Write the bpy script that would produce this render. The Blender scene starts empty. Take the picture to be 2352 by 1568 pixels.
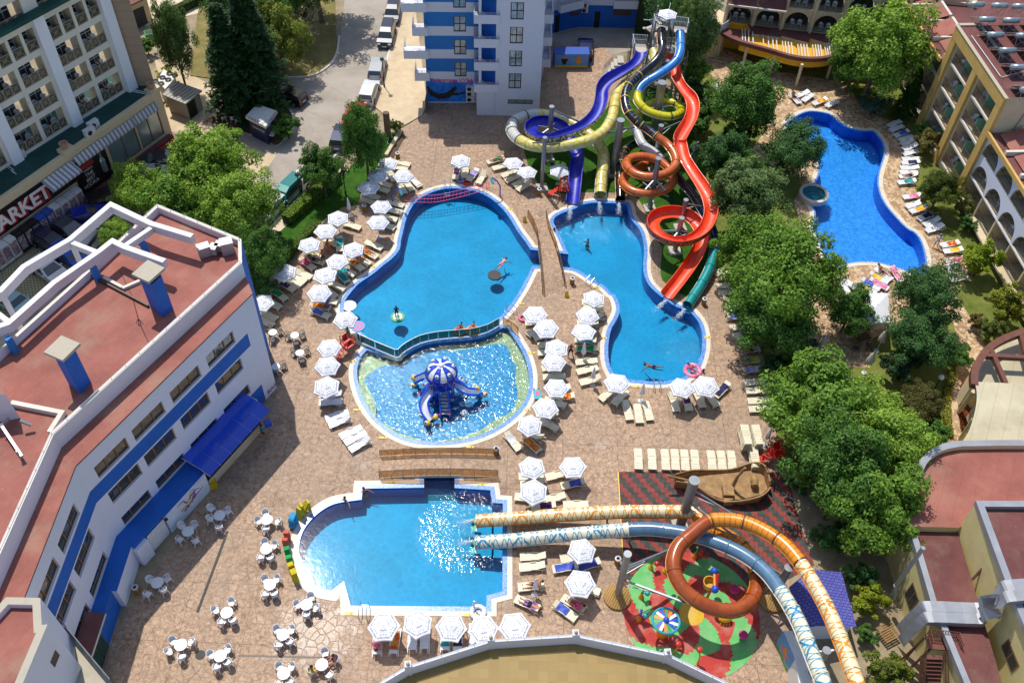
import bpy, bmesh, math, random
from mathutils import Vector, Matrix, noise
from mathutils.geometry import tessellate_polygon
rnd = random.Random(7)
SC = bpy.context.scene
COL = SC.collection
F = 2196.7; TH = .86042; RO = .039943; H = 62.
ct, st, cr, sr = math.cos(TH), math.sin(TH), math.cos(RO), math.sin(RO)
CW = (0, ct, -st)
CR = (cr, sr*st, sr*ct); CU = (-sr, cr*st, cr*ct)
OFF = {1: (0, 0), 2: (784, 0), 3: (1568, 0), 4: (0, 520.6), 5: (784, 520.6), 6: (1568, 520.6), 7: (0, 1041.2), 8: (784, 1041.2), 9: (1568, 1041.2)}
def T(n, x, y): return (OFF[n][0]+x*.3359, OFF[n][1]+y*.33594)
def ray(u, v):
 a = (u-1176)/F; b = -(v-784)/F
 return Vector([CR[i]*a+CU[i]*b+CW[i] for i in range(3)])
def P(uv, z=0.):
 d = ray(*uv); t = (z-H)/d[2]
 return Vector((d[0]*t, d[1]*t, z))
def Q(n, x, y, z=0.): return P(T(n, x, y), z)
def QL(n, pts, z=0.): return [Q(n, x, y, z) for x, y in pts]
def Zat(b, uv):
 d = ray(*uv); t = (d[0]*b[0]+d[1]*b[1])/(d[0]**2+d[1]**2)
 return H+d[2]*t
def wallpt(uv, p0, p1):
 """ray meets the vertical plane through p0,p1: distance along it and height"""
 d = ray(*uv); ex, ey = p1[0]-p0[0], p1[1]-p0[1]; L = math.hypot(ex, ey); ex /= L; ey /= L
 nx, ny = ey, -ex
 t = (nx*p0[0]+ny*p0[1])/(nx*d[0]+ny*d[1])
 x, y = d[0]*t, d[1]*t
 return ((x-p0[0])*ex+(y-p0[1])*ey, H+d[2]*t)
class MB:
 def __init__(s): s.v = []; s.f = []; s.m = []; s.mats = []; s.M = Matrix(); s.tp = {}
 def mi(s, m):
  if m not in s.mats: s.mats.append(m)
  return s.mats.index(m)
 def add(s, vs, fs, m):
  o = len(s.v); M = s.M
  s.v += [M @ Vector(p) for p in vs]
  k = s.mi(m)
  for f in fs: s.f.append([i+o for i in f]); s.m.append(k)
  return s
 def quad(s, a, b, c, d, m): return s.add([a, b, c, d], [(0, 1, 2, 3)], m)
 def box(s, c, d, m, rz=0., ry=0., rx=0.):
  x, y, z = d[0]/2, d[1]/2, d[2]/2
  R = Matrix.Translation(c) @ Matrix.Rotation(rz, 4, 'Z') @ Matrix.Rotation(ry, 4, 'Y') @ Matrix.Rotation(rx, 4, 'X')
  vs = [R @ Vector((i, j, k)) for k in (-z, z) for j in (-y, y) for i in (-x, x)]
  return s.add(vs, [(0, 2, 3, 1), (4, 5, 7, 6), (0, 1, 5, 4), (2, 6, 7, 3), (0, 4, 6, 2), (1, 3, 7, 5)], m)
 def beam(s, a, b, w, h, m, ext=0.):
  """box along a->b, top face centred on the line minus h"""
  a = Vector(a); b = Vector(b); d = (b-a).normalized(); a = a-d*ext; b = b+d*ext
  sd = d.cross(Vector((0, 0, 1)))
  sd = sd.normalized() if sd.length > 1e-4 else Vector((1, 0, 0))
  up = sd.cross(d)
  vs = []
  for p in (a, b):
   for i, j in ((-1, -1), (1, -1), (1, 1), (-1, 1)): vs.append(p+sd*(i*w/2)+up*(j*h/2))
  return s.add(vs, [(3, 2, 1, 0), (4, 5, 6, 7), (0, 1, 5, 4), (1, 2, 6, 5), (2, 3, 7, 6), (3, 0, 4, 7)], m)
 def prism(s, poly, z0, z1, m, mtop=None, bottom=False, top=True):
  poly = [(p[0], p[1]) for p in poly]
  if area(poly) < 0: poly = poly[::-1]
  n = len(poly)
  vs = [(x, y, z0) for x, y in poly]+[(x, y, z1) for x, y in poly]
  s.add(vs, [(i, (i+1) % n, n+(i+1) % n, n+i) for i in range(n)], m)
  if top: s.sheet([poly], z1, mtop or m)
  if bottom: s.sheet([poly], z0, m, flip=True)
  return s
 def sheet(s, polys, z, m, flip=False):
  pp = [[Vector((p[0], p[1], 0)) for p in q] for q in polys]
  tr = tessellate_polygon(pp); fl = [p for q in pp for p in q]
  vs = [(p.x, p.y, z) for p in fl]; fs = []
  for a, b, c in tr:
   up = (fl[b]-fl[a]).cross(fl[c]-fl[a]).z > 0
   fs.append((a, b, c) if up != flip else (a, c, b))
  return s.add(vs, fs, m)
 def strip(s, A, B, m, closed=False):
  n = len(A); vs = list(A)+list(B); k = n if closed else n-1
  return s.add(vs, [(i, (i+1) % n, n+(i+1) % n, n+i) for i in range(k)], m)
 def ribbon(s, path, w, h, m):
  """mitred rectangular bar along a path whose points are the middle of its top face"""
  path = [Vector(p) for p in path]; n = len(path); vs = []
  for i, p in enumerate(path):
   d1 = (p-path[i-1]).normalized() if i else None; d2 = (path[i+1]-p).normalized() if i < n-1 else None
   d1 = d1 or d2; d2 = d2 or d1
   n1 = Vector((-d1.y, d1.x, 0)).normalized(); n2 = Vector((-d2.y, d2.x, 0)).normalized()
   mm = (n1+n2)/max(.4, 1+n1.dot(n2))*(w/2)
   vs += [p+mm, p-mm, p-mm-Vector((0, 0, h)), p+mm-Vector((0, 0, h))]
  fs = [(0, 1, 2, 3), tuple(4*(n-1)+k for k in (3, 2, 1, 0))]
  for i in range(n-1):
   for k in range(4): a, b = 4*i+k, 4*i+(k+1) % 4; fs.append((a, a+4, b+4, b))
  return s.add(vs, fs, m)
 def tube(s, path, r, m, n=8, caps=True, closed=False):
  path = [Vector(p) for p in path]; fr = frames(path, closed); N = len(path)
  vs = []
  for i, p in enumerate(path):
   t, u, w = fr[i]; rr = r[i] if isinstance(r, (list, tuple)) else r
   for j in range(n):
    a = 2*math.pi*j/n; vs.append(p+u*(math.cos(a)*rr)+w*(math.sin(a)*rr))
  fs = []
  for i in range(N if closed else N-1):
   i2 = (i+1) % N
   for j in range(n): fs.append((i*n+j, i*n+(j+1) % n, i2*n+(j+1) % n, i2*n+j))
  if caps and not closed: fs.append(tuple(range(n))[::-1]); fs.append(tuple((N-1)*n+j for j in range(n)))
  return s.add(vs, fs, m)
 def cyl(s, a, b, r, m, n=12, r2=None): return s.tube([a, b], [r, r if r2 is None else r2], m, n)
 def lathe(s, prof, m, n=16, c=(0, 0, 0), a0=0., a1=None):
  full = a1 is None; a1 = a0+2*math.pi if full else a1; k = n if full else n+1
  vs = []
  for r, z in prof:
   for j in range(k):
    a = a0+(a1-a0)*j/n; vs.append((c[0]+r*math.cos(a), c[1]+r*math.sin(a), c[2]+z))
  fs = []
  for i in range(len(prof)-1):
   for j in range(n):
    j2 = (j+1) % k; fs.append((i*k+j, i*k+j2, (i+1)*k+j2, (i+1)*k+j))
  return s.add(vs, fs, m)
 def ball(s, c, r, m, n=10, k=6, sc=(1, 1, 1)):
  vs = []; fs = []
  for i in range(k+1):
   ph = math.pi*i/k
   for j in range(n):
    a = 2*math.pi*j/n
    vs.append((c[0]+r*sc[0]*math.sin(ph)*math.cos(a), c[1]+r*sc[1]*math.sin(ph)*math.sin(a), c[2]-r*sc[2]*math.cos(ph)))
  for i in range(k):
   for j in range(n): fs.append((i*n+j, i*n+(j+1) % n, (i+1)*n+(j+1) % n, (i+1)*n+j))
  return s.add(vs, fs, m)
 def mesh(s, name, smooth=False):
  me = bpy.data.meshes.new(name); me.from_pydata([tuple(v) for v in s.v], [], s.f)
  for m in s.mats: me.materials.append(MAT(m))
  me.polygons.foreach_set('material_index', s.m)
  if smooth: me.polygons.foreach_set('use_smooth', [True]*len(s.f))
  if s.tp:
   at = me.attributes.new('tp', 'FLOAT_VECTOR', 'POINT'); buf = [0.]*(3*len(s.v))
   for i, t in s.tp.items(): buf[3*i:3*i+3] = t
   at.data.foreach_set('vector', buf)
  me.update()
  return me
def frames(path, closed=False):
 N = len(path); out = []
 for i in range(N):
  a = path[i-1] if (i > 0 or closed) else path[i]; b = path[(i+1) % N] if (i < N-1 or closed) else path[i]
  t = (b-a); t = t.normalized() if t.length > 1e-9 else Vector((0, 0, 1))
  u = Vector((0, 0, 1)).cross(t)
  u = u.normalized() if u.length > 1e-3 else Vector((1, 0, 0))
  out.append((t, u, t.cross(u)))
 return out
def area(p): return sum(p[i][0]*p[(i+1) % len(p)][1]-p[(i+1) % len(p)][0]*p[i][1] for i in range(len(p)))/2
def smooth_path(pts, k=6, closed=False):
 """Catmull-Rom through points of any dimension"""
 pts = [Vector(p) for p in pts]; n = len(pts); out = []
 for i in range(n if closed else n-1):
  g = lambda j: pts[j % n] if closed else pts[max(0, min(n-1, j))]
  p0, p1, p2, p3 = g(i-1), g(i), g(i+1), g(i+2)
  for j in range(k):
   t = j/k
   out.append(.5*((2*p1)+(p2-p0)*t+(2*p0-5*p1+4*p2-p3)*t*t+(3*p1-p0-3*p2+p3)*t**3))
 if not closed: out.append(pts[-1])
 return out
def inset(poly, d):
 """move a closed polygon inward by d"""
 poly = [Vector((p[0], p[1])) for p in poly]; n = len(poly); sg = 1 if area(poly) > 0 else -1; out = []
 for i in range(n):
  a, b, c = poly[i-1], poly[i], poly[(i+1) % n]
  e1 = (b-a).normalized(); e2 = (c-b).normalized()
  n1 = Vector((-e1.y, e1.x))*sg; n2 = Vector((-e2.y, e2.x))*sg
  m = n1+n2; k = d/max(.35, 1+n1.dot(n2)); out.append(b+m*k)
 return out
def v3(p, z): return [Vector((q[0], q[1], z)) for q in p]
def link(o, parent=None):
 COL.objects.link(o)
 if parent is not None: o.parent = parent
 return o
def tag(o, label=None, cat=None, group=None, kind=None):
 if label: o['label'] = label
 if cat: o['category'] = cat
 if group: o['group'] = group
 if kind: o['kind'] = kind
 return o
def thing(name, label, cat, loc=(0, 0, 0), rz=0., group=None):
 o = bpy.data.objects.new(name, None); o.empty_display_size = .2; link(o)
 o.location = loc; o.rotation_euler = (0, 0, rz)
 return tag(o, label, cat, group)
def part(name, mb, parent, smooth=False, label=None, world=True):
 """world=True: mb is in world coordinates and parents are unrotated"""
 me = mb.mesh(name, smooth)
 if world and parent is not None:
  off = Vector((0, 0, 0)); q = parent
  while q is not None: off += q.location; q = q.parent
  me.transform(Matrix.Translation(-off))
 o = bpy.data.objects.new(name, me); link(o, parent)
 if label: o['label'] = label
 return o
def lpart(name, mb, parent, smooth=False, label=None): return part(name, mb, parent, smooth, label, False)
def single(name, mb, label, cat, loc=None, smooth=False, group=None, rz=0.):
 me = mb.mesh(name, smooth); o = bpy.data.objects.new(name, me); link(o)
 if loc is not None: o.location = loc; o.rotation_euler = (0, 0, rz)
 return tag(o, label, cat, group)
def structure(name, mb, smooth=False, kind='structure'):
 o = bpy.data.objects.new(name, mb.mesh(name, smooth)); link(o); o['kind'] = kind
 return o
KIDS = {}
def dup(root, loc, rz=0., label=None, group=None, scale=None):
 def kids(o): return [c for c in COL.objects if c.parent == o]
 def rec(o, par):
  if o.name not in KIDS: KIDS[o.name] = kids(o)
  c = o.copy(); COL.objects.link(c)
  if par is not None: c.parent = par
  for k in KIDS[o.name]: rec(k, c)
  return c
 r = rec(root, None); r.location = loc; r.rotation_euler = (0, 0, rz)
 if scale: r.scale = scale if isinstance(scale, (tuple, list)) else (scale,)*3
 if label: r['label'] = label
 if group: r['group'] = group
 return r
def lin(c): return c/12.92 if c <= .04045 else ((c+.055)/1.055)**2.4
def hx(h): h = h.lstrip('#'); return tuple(lin(int(h[i:i+2], 16)/255) for i in (0, 2, 4))+(1,)
DEFS = {}; MADE = {}
def MAT(n):
 if n not in MADE: MADE[n] = DEFS[n](n)
 return MADE[n]
class NT:
 def __init__(s, name):
  s.m = bpy.data.materials.new(name); s.m.use_nodes = True; s.t = s.m.node_tree; s.t.nodes.clear()
  s.o = s.n('ShaderNodeOutputMaterial'); s._c = None
 def n(s, k, **kw):
  x = s.t.nodes.new(k)
  for a, b in kw.items():
   if a == 'op': x.operation = b
   else: setattr(x, a, b)
  return x
 def l(s, a, b): s.t.links.new(a, b)
 def put(s, sock, v):
  if hasattr(v, 'is_output') or isinstance(v, bpy.types.NodeSocket): s.l(v, sock)
  else: sock.default_value = v
 def co(s, sc=(1, 1, 1), rz=0., obj=False):
  if s._c is None: s._c = s.n('ShaderNodeTexCoord')
  g = s._c.outputs['Object'] if obj else None
  if g is None:
   if not hasattr(s, '_g'): s._g = s.n('ShaderNodeNewGeometry')
   g = s._g.outputs['Position']
  mp = s.n('ShaderNodeMapping'); s.l(g, mp.inputs[0]); mp.inputs['Scale'].default_value = sc if isinstance(sc, tuple) else (sc,)*3
  mp.inputs['Rotation'].default_value = (0, 0, rz)
  return mp.outputs[0]
 def noise(s, v, scale, det=3., rough=.6, dist=0.):
  x = s.n('ShaderNodeTexNoise'); s.l(v, x.inputs['Vector']); x.inputs['Scale'].default_value = scale
  x.inputs['Detail'].default_value = det; x.inputs['Roughness'].default_value = rough; x.inputs['Distortion'].default_value = dist
  return x.outputs['Fac']
 def vor(s, v, scale, feat='DISTANCE_TO_EDGE', out='Distance', rnd=1.):
  x = s.n('ShaderNodeTexVoronoi', feature=feat); s.l(v, x.inputs['Vector']); x.inputs['Scale'].default_value = scale
  x.inputs['Randomness'].default_value = rnd
  return x.outputs[out]
 def ramp(s, f, stops, const=False):
  x = s.n('ShaderNodeValToRGB'); s.l(f, x.inputs[0]); e = x.color_ramp.elements
  if const: x.color_ramp.interpolation = 'CONSTANT'
  while len(e) < len(stops): e.new(.5)
  for i, (p, c) in enumerate(stops):
   e[i].position = p; e[i].color = hx(c) if isinstance(c, str) else ((c, c, c, 1) if not isinstance(c, tuple) else c)
  return x.outputs[0]
 def mix(s, f, a, b, mode='MIX'):
  x = s.n('ShaderNodeMix', data_type='RGBA', blend_type=mode)
  s.put(x.inputs[0], f); s.put(x.inputs[6], hx(a) if isinstance(a, str) else a); s.put(x.inputs[7], hx(b) if isinstance(b, str) else b)
  return x.outputs[2]
 def math(s, op, a, b=0., c=None):
  x = s.n('ShaderNodeMath', op=op); s.put(x.inputs[0], a); s.put(x.inputs[1], b)
  if c is not None: s.put(x.inputs[2], c)
  return x.outputs[0]
 def sep(s, v): x = s.n('ShaderNodeSeparateXYZ'); s.l(v, x.inputs[0]); return x.outputs
 def bump(s, h, st_=.3, d=.02):
  x = s.n('ShaderNodeBump'); s.l(h, x.inputs['Height']); x.inputs['Strength'].default_value = st_; x.inputs['Distance'].default_value = d
  return x.outputs[0]
 def bsdf(s, col, rough=.6, bump=None, metal=0., spec=.5, alpha=None, emit=None, coat=0.):
  b = s.n('ShaderNodeBsdfPrincipled'); s.put(b.inputs['Base Color'], hx(col) if isinstance(col, str) else col)
  s.put(b.inputs['Roughness'], rough); b.inputs['Metallic'].default_value = metal; b.inputs['Specular IOR Level'].default_value = spec
  b.inputs['Coat Weight'].default_value = coat
  if bump is not None: s.l(bump, b.inputs['Normal'])
  if alpha is not None: s.put(b.inputs['Alpha'], alpha)
  return b
 def done(s, sh): s.l(sh.outputs[0] if hasattr(sh, 'outputs') else sh, s.o.inputs[0]); return s.m
def plain(col, rough=.5, var=.12, scale=1.5, metal=0., spec=.5, bump=0., coat=0., dirt=None, dsc=.35, damt=.5, obj=False):
 def f(n):
  t = NT(n); v = t.co(obj=obj); a = hx(col) if isinstance(col, str) else col
  nz = t.noise(v, scale, 4.)
  lo = tuple(max(0, x*(1-var)) for x in a[:3])+(1,); hi = tuple(min(1, x*(1+var)) for x in a[:3])+(1,)
  c = t.mix(t.ramp(nz, [(.3, 0.), (.7, 1.)]), lo, hi)
  if dirt: c = t.mix(t.math('MULTIPLY', t.ramp(t.noise(v, dsc, 6., .65), [(.45, 0.), (.7, 1.)]), damt), c, dirt)
  bp = t.bump(t.noise(v, 40., 3.), bump, .01) if bump else None
  return t.done(t.bsdf(c, rough, bp, metal, spec, coat=coat))
 return f
def m_deck(n):
 t = NT(n); v = t.co()
 w = t.n('ShaderNodeTexNoise'); t.l(v, w.inputs['Vector']); w.inputs['Scale'].default_value = 1.2
 vv = t.n('ShaderNodeMix', data_type='VECTOR'); vv.inputs[0].default_value = .18; t.l(v, vv.inputs[4]); t.l(w.outputs['Color'], vv.inputs[5])
 v2 = vv.outputs[1]
 crack = t.vor(v2, 2.0)
 cell = t.vor(v2, 2.0, 'F1', 'Color')
 big = t.noise(v, .16, 5., .6); mid = t.noise(v, 3.4, 8., .74, .8); fine = t.noise(v, 17., 5., .75)
 base = t.ramp(mid, [(.33, '#56443a'), (.44, '#8c7059'), (.55, '#bb9a7d'), (.7, '#dcc1a2')])
 base = t.mix(.38, base, t.ramp(fine, [(.34, '#5a4638'), (.5, '#b3957a'), (.68, '#ead4b8')]))
 base = t.mix(t.math('MULTIPLY', t.ramp(big, [(.42, 0.), (.62, 1.)]), .45), base, '#94816f')
 base = t.mix(.3, base, t.ramp(t.sep(cell)[0], [(0., .42), (1., .58)]), 'SOFT_LIGHT')
 stain = t.ramp(t.noise(v, .4, 6., .7, 1.), [(.54, 0.), (.7, 1.)])
 base = t.mix(t.math('MULTIPLY', stain, .5), base, '#654f41')
 base = t.mix(t.math('MULTIPLY', t.ramp(t.noise(v, .33, 3., .6), [(.64, 0.), (.72, 1.)]), .35), base, '#b8b0a6')
 ln = t.ramp(crack, [(.0, 1.), (.022, .8), (.05, 0.)])
 ln = t.math('MULTIPLY', ln, t.ramp(t.noise(v, .9, 3.), [(.3, .35), (.6, 1.)]))
 base = t.mix(t.math('MULTIPLY', ln, .42), base, '#4d3b2f')
 br = t.n('ShaderNodeTexBrick'); t.l(v, br.inputs['Vector']); br.offset = 0.
 br.inputs['Scale'].default_value = 1.; br.inputs['Brick Width'].default_value = 4.3; br.inputs['Row Height'].default_value = 4.3
 br.inputs['Mortar Size'].default_value = .018; br.inputs['Color1'].default_value = br.inputs['Color2'].default_value = (0, 0, 0, 1); br.inputs['Mortar'].default_value = (1, 1, 1, 1)
 base = t.mix(t.math('MULTIPLY', br.outputs['Color'], .6), base, '#57443a')
 g = t.sep(v)
 d = t.math('SQRT', t.math('ADD', t.math('POWER', t.math('SUBTRACT', g[0], -12.4), 2.), t.math('POWER', t.math('SUBTRACT', g[1], 27.), 2.)))
 wet = t.math('MULTIPLY', t.ramp(t.math('ADD', t.math('MULTIPLY', d, .1), t.math('MULTIPLY', t.noise(v, 1.3, 5., .7), .9)), [(.62, 1.), (.8, 0.)]), 1.)
 base = t.mix(t.math('MULTIPLY', wet, .35), base, '#7c6350')
 rough = t.math('SUBTRACT', .62, t.math('MULTIPLY', wet, .36))
 h = t.math('ADD', t.math('MULTIPLY', t.ramp(crack, [(0., 0.), (.06, 1.)]), .5), t.math('MULTIPLY', fine, .8))
 return t.done(t.bsdf(base, rough, t.bump(h, .5, .03), spec=.35))
DEFS['deck'] = m_deck
def m_water(tint, ripple=.25, sc=1.5, caus=.25, csc=2.2, spots=(), dist=.35):
 def f(n):
  t = NT(n); v = t.co()
  nz = t.math('ADD', t.noise(v, sc, 1., .5, .6), t.math('MULTIPLY', t.noise(v, sc*3.7, 1., .5, .4), .3))
  if spots:
   g3 = t.sep(v); k = None
   for x, y, r in spots:
    d = t.math('SQRT', t.math('ADD', t.math('POWER', t.math('SUBTRACT', g3[0], x), 2.), t.math('POWER', t.math('SUBTRACT', g3[1], y), 2.)))
    e = t.math('MAXIMUM', t.math('SUBTRACT', 1., t.math('DIVIDE', d, r)), 0.); k = e if k is None else t.math('MAXIMUM', k, e)
   nz = t.math('MULTIPLY', nz, t.math('ADD', t.math('MULTIPLY', k, .7), .012))
  bp = t.bump(nz, ripple, dist)
  g = t.n('ShaderNodeBsdfGlossy'); g.inputs['Roughness'].default_value = .08; t.l(bp, g.inputs['Normal'])
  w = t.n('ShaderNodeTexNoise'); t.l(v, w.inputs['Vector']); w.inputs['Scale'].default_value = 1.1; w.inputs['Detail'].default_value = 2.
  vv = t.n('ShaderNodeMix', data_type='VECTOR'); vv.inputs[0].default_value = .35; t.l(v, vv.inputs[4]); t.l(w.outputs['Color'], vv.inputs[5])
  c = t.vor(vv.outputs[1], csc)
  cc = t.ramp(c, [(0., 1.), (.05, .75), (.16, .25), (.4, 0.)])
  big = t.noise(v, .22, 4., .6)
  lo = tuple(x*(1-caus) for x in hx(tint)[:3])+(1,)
  col = t.mix(cc, lo, tint)  # caustic light lines put into the transparent tint, so they fall on the floor
  col = t.mix(t.math('MULTIPLY', t.ramp(big, [(.35, 0.), (.7, 1.)]), .22), col, tuple(x*.8 for x in hx(tint)[:3])+(1,))
  col = t.mix(t.math('MULTIPLY', t.ramp(t.noise(v, 6., 3., .6, 1.), [(.4, 0.), (.65, 1.)]), .14), col, tuple(x*.7 for x in hx(tint)[:3])+(1,))  # light play of fine ripples put into the tint as darker noise
  tr = t.n('ShaderNodeBsdfTransparent'); t.l(col, tr.inputs[0])
  fr = t.n('ShaderNodeFresnel'); fr.inputs['IOR'].default_value = 1.33
  mx = t.n('ShaderNodeMixShader'); t.l(fr.outputs[0], mx.inputs[0]); t.l(tr.outputs[0], mx.inputs[1]); t.l(g.outputs[0], mx.inputs[2])
  return t.done(mx)
 return f
DEFS['water'] = m_water('#b4f2fc', .62, 2.6, .10, 2.4, ((-2.4, 35.2, 4.2), (3.5, 68., 4.), (7.5, 68., 4.), (11.5, 68., 3.), (15.5, 53.5, 4.)))
DEFS['water_lively'] = m_water('#e0fafd', .22, 2.8, .34, 3.6)
DEFS['water_right'] = m_water('#d2f2fd', .10, 2.5, .14, 2.6)
def m_mosaic(a, b, scale=9., mixc=None):
 def f(n):
  t = NT(n); v = t.co()
  c = t.vor(v, scale, 'F1', 'Color', .25); s = t.sep(c)[0]
  col = t.mix(t.ramp(s, [(.2, 0.), (.8, 1.)]), a, b)
  col = t.mix(t.math('MULTIPLY', t.noise(v, .8, 4.), .25), col, b)
  return t.done(t.bsdf(col, .3, spec=.5))
 return f
DEFS['mosaic_band'] = m_mosaic('#3a70c0', '#78a6dc', 13.)
DEFS['mosaic_wall'] = m_mosaic('#2a6cb8', '#2f7cc8', 9.)
DEFS['pool_floor'] = plain('#00a2d2', .5, .16, .3)
DEFS['pool_floor_right'] = m_mosaic('#3f9cf6', '#5ab4fc', 5.)
DEFS['mosaic_wall_right'] = m_mosaic('#1c5fd0', '#2f7ae0', 8.)
DEFS['pool_beach'] = plain('#dcd29c', .5, .08, 1.)
DEFS['pool_floor_kid'] = plain('#2ba6ea', .5, .06, .6)
DEFS['coping'] = plain('#d9cfbe', .5, .1, 6., dirt='#b7a48c', dsc=1.2, damt=.5)
DEFS['coping_yellow'] = plain('#e2c34a', .5, .1, 8.)
def m_ground(n):
 t = NT(n); v = t.co()
 c = t.ramp(t.noise(v, .7, 7., .7), [(.3, '#7d7058'), (.5, '#94866b'), (.7, '#a89a80')])
 return t.done(t.bsdf(c, .9, t.bump(t.noise(v, 12., 4.), .4)))
DEFS['ground'] = m_ground
def m_asphalt(n):
 t = NT(n); v = t.co()
 c = t.ramp(t.noise(v, .25, 7., .65), [(.3, '#958a7e'), (.5, '#aaa094'), (.7, '#b8aea2')])
 c = t.mix(t.math('MULTIPLY', t.noise(v, 30., 2.), .3), c, '#7c736a')
 cr = t.ramp(t.vor(v, .22), [(0., 1.), (.006, .5), (.012, 0.)])
 c = t.mix(t.math('MULTIPLY', cr, .3), c, '#75695f')
 c = t.mix(t.math('MULTIPLY', t.ramp(t.noise(v, .6, 4.), [(.66, 0.), (.72, 1.)]), .25), c, '#6b6259')
 return t.done(t.bsdf(c, .9, t.bump(t.noise(v, 60., 2.), .3, .01)))
DEFS['asphalt'] = m_asphalt
DEFS['sidewalk'] = plain('#cbb797', .85, .12, .8, bump=.2, dirt='#a89173', damt=.5)
DEFS['sidewalk_light'] = plain('#d8c8ae', .85, .1, .8, bump=.2, dirt='#b39c80', damt=.4)
DEFS['kerb'] = plain('#d9d3c8', .8, .12, 3., dirt='#a59a88')
def m_pavers(a, b, w=.25, h=.25, mort='#6d614f', ms=.02):
 def f(n):
  t = NT(n); v = t.co()
  br = t.n('ShaderNodeTexBrick'); t.l(v, br.inputs['Vector']); br.inputs['Scale'].default_value = 1.
  br.inputs['Brick Width'].default_value = w; br.inputs['Row Height'].default_value = h; br.inputs['Mortar Size'].default_value = ms
  br.inputs['Color1'].default_value = hx(a); br.inputs['Color2'].default_value = hx(b); br.inputs['Mortar'].default_value = hx(mort)
  c = t.mix(t.math('MULTIPLY', t.noise(v, 1.4, 5.), .35), br.outputs['Color'], mort)
  return t.done(t.bsdf(c, .8))
 return f
DEFS['grass_paver'] = m_pavers('#cdbf9f', '#bfb08f', .3, .3, '#7d7a52', .05)
DEFS['brick_pave'] = m_pavers('#a8906c', '#98805e', .2, .1)
def m_lawn(a, b, d, sc=1.):
 def f(n):
  t = NT(n); v = t.co()
  c = t.ramp(t.noise(v, 1.1*sc, 7., .7), [(.3, a), (.52, b), (.72, d)])
  c = t.mix(t.math('MULTIPLY', t.noise(v, 45., 2.), .5), c, a)
  return t.done(t.bsdf(c, .9, t.bump(t.noise(v, 40., 3.), .9, .05), spec=.2))
 return f
DEFS['turf'] = m_lawn('#284a12', '#3d691d', '#527f28')
DEFS['lawn'] = m_lawn('#56642a', '#7a823c', '#a2945c', .5)
DEFS['lawn_dry'] = m_lawn('#6f6a3c', '#8f8350', '#ae9a6a', .5)
DEFS['soil'] = plain('#5d4c38', .95, .25, 3., bump=.5)
def m_stone(n):
 t = NT(n); v = t.co()
 w = t.vor(v, 3.2); cell = t.vor(v, 3.2, 'F1', 'Color'); s = t.sep(cell)[0]
 c = t.ramp(s, [(.2, '#a5835f'), (.5, '#c4a27b'), (.8, '#d6bd98')])
 c = t.mix(t.math('MULTIPLY', t.noise(v, 1.1, 5.), .3), c, '#9a7f63')
 c = t.mix(t.ramp(w, [(0., .6), (.05, .35), (.09, 0.)]), c, '#75614c')
 return t.done(t.bsdf(c, .8, t.bump(w, .3, .03)))
DEFS['stone_pave'] = m_stone
def m_rubber(n):
 t = NT(n); v = t.co((1, 1, 1), math.radians(-3)); g = t.sep(v)
 row = t.math('FLOOR', t.math('DIVIDE', g[1], .42))
 x = t.math('ADD', t.math('DIVIDE', g[0], .52), t.math('MULTIPLY', row, .5))
 k = t.math('MODULO', t.math('ABSOLUTE', t.math('FLOOR', x)), 2.)
 fx = t.math('FRACT', x); fy = t.math('FRACT', t.math('DIVIDE', g[1], .42))
 j = t.math('MAXIMUM', t.math('LESS_THAN', fx, .03), t.math('LESS_THAN', fy, .04))
 nz = t.noise(v, 3., 5.)
 c = t.mix(k, t.ramp(nz, [(.3, '#7a3a34'), (.7, '#94504a')]), t.ramp(nz, [(.3, '#3a3d39'), (.7, '#555853')]))
 c = t.mix(t.math('MULTIPLY', j, .5), c, '#2a2522')
 return t.done(t.bsdf(c, .9, t.bump(t.noise(v, 60., 2.), .4, .01), spec=.2))
DEFS['rubber_mat'] = m_rubber
def m_terrace(n):
 t = NT(n); v = t.co()
 br = t.n('ShaderNodeTexBrick'); t.l(v, br.inputs['Vector']); br.offset = 0.; br.inputs['Scale'].default_value = 1.
 br.inputs['Brick Width'].default_value = .62; br.inputs['Row Height'].default_value = .62; br.inputs['Mortar Size'].default_value = .008; br.inputs['Bias'].default_value = .1
 br.inputs['Color1'].default_value = hx('#a58a4e'); br.inputs['Color2'].default_value = hx('#937940'); br.inputs['Mortar'].default_value = hx('#877040')
 c = t.mix(t.math('MULTIPLY', t.noise(v, .6, 6., .7), .6), br.outputs['Color'], '#86703c')
 return t.done(t.bsdf(c, .6))
DEFS['terrace_tile'] = m_terrace
for k, c in dict(play_red='#b0362c', play_green='#60b464', play_yellow='#cfa824', play_dkgreen='#4c9a55').items():
 DEFS[k] = plain(c, .8, .1, 1.2, bump=.2, dirt='#d8cfc0', dsc=.9, damt=.22)
DEFS['drain'] = plain('#6e6257', .6, .2, 20.)
DEFS['wall_white'] = plain('#dddfea', .8, .05, .5, dirt='#bcbdc6', dsc=.5, damt=.3)
DEFS['wall_hotel'] = plain('#e6e0d2', .85, .05, .4, dirt='#b5ad9e', dsc=.4, damt=.3)
DEFS['wall_hotel_white'] = plain('#eff1f8', .8, .04, .4)
DEFS['wall_blue'] = plain('#0f62bd', .7, .08, .6, dirt='#0a4f9e', dsc=.7, damt=.4)
DEFS['wall_blue_light'] = plain('#2278c4', .7, .08, .6)
DEFS['wall_cream'] = plain('#dcc9a4', .85, .06, .5, dirt='#b09c7c', dsc=.5, damt=.4)
DEFS['wall_ochre'] = plain('#cfa85c', .8, .08, .8, dirt='#a98346', damt=.4)
DEFS['wall_beige'] = plain('#d3c3a3', .85, .07, .5, dirt='#a5957a', dsc=.6, damt=.4)
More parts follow.
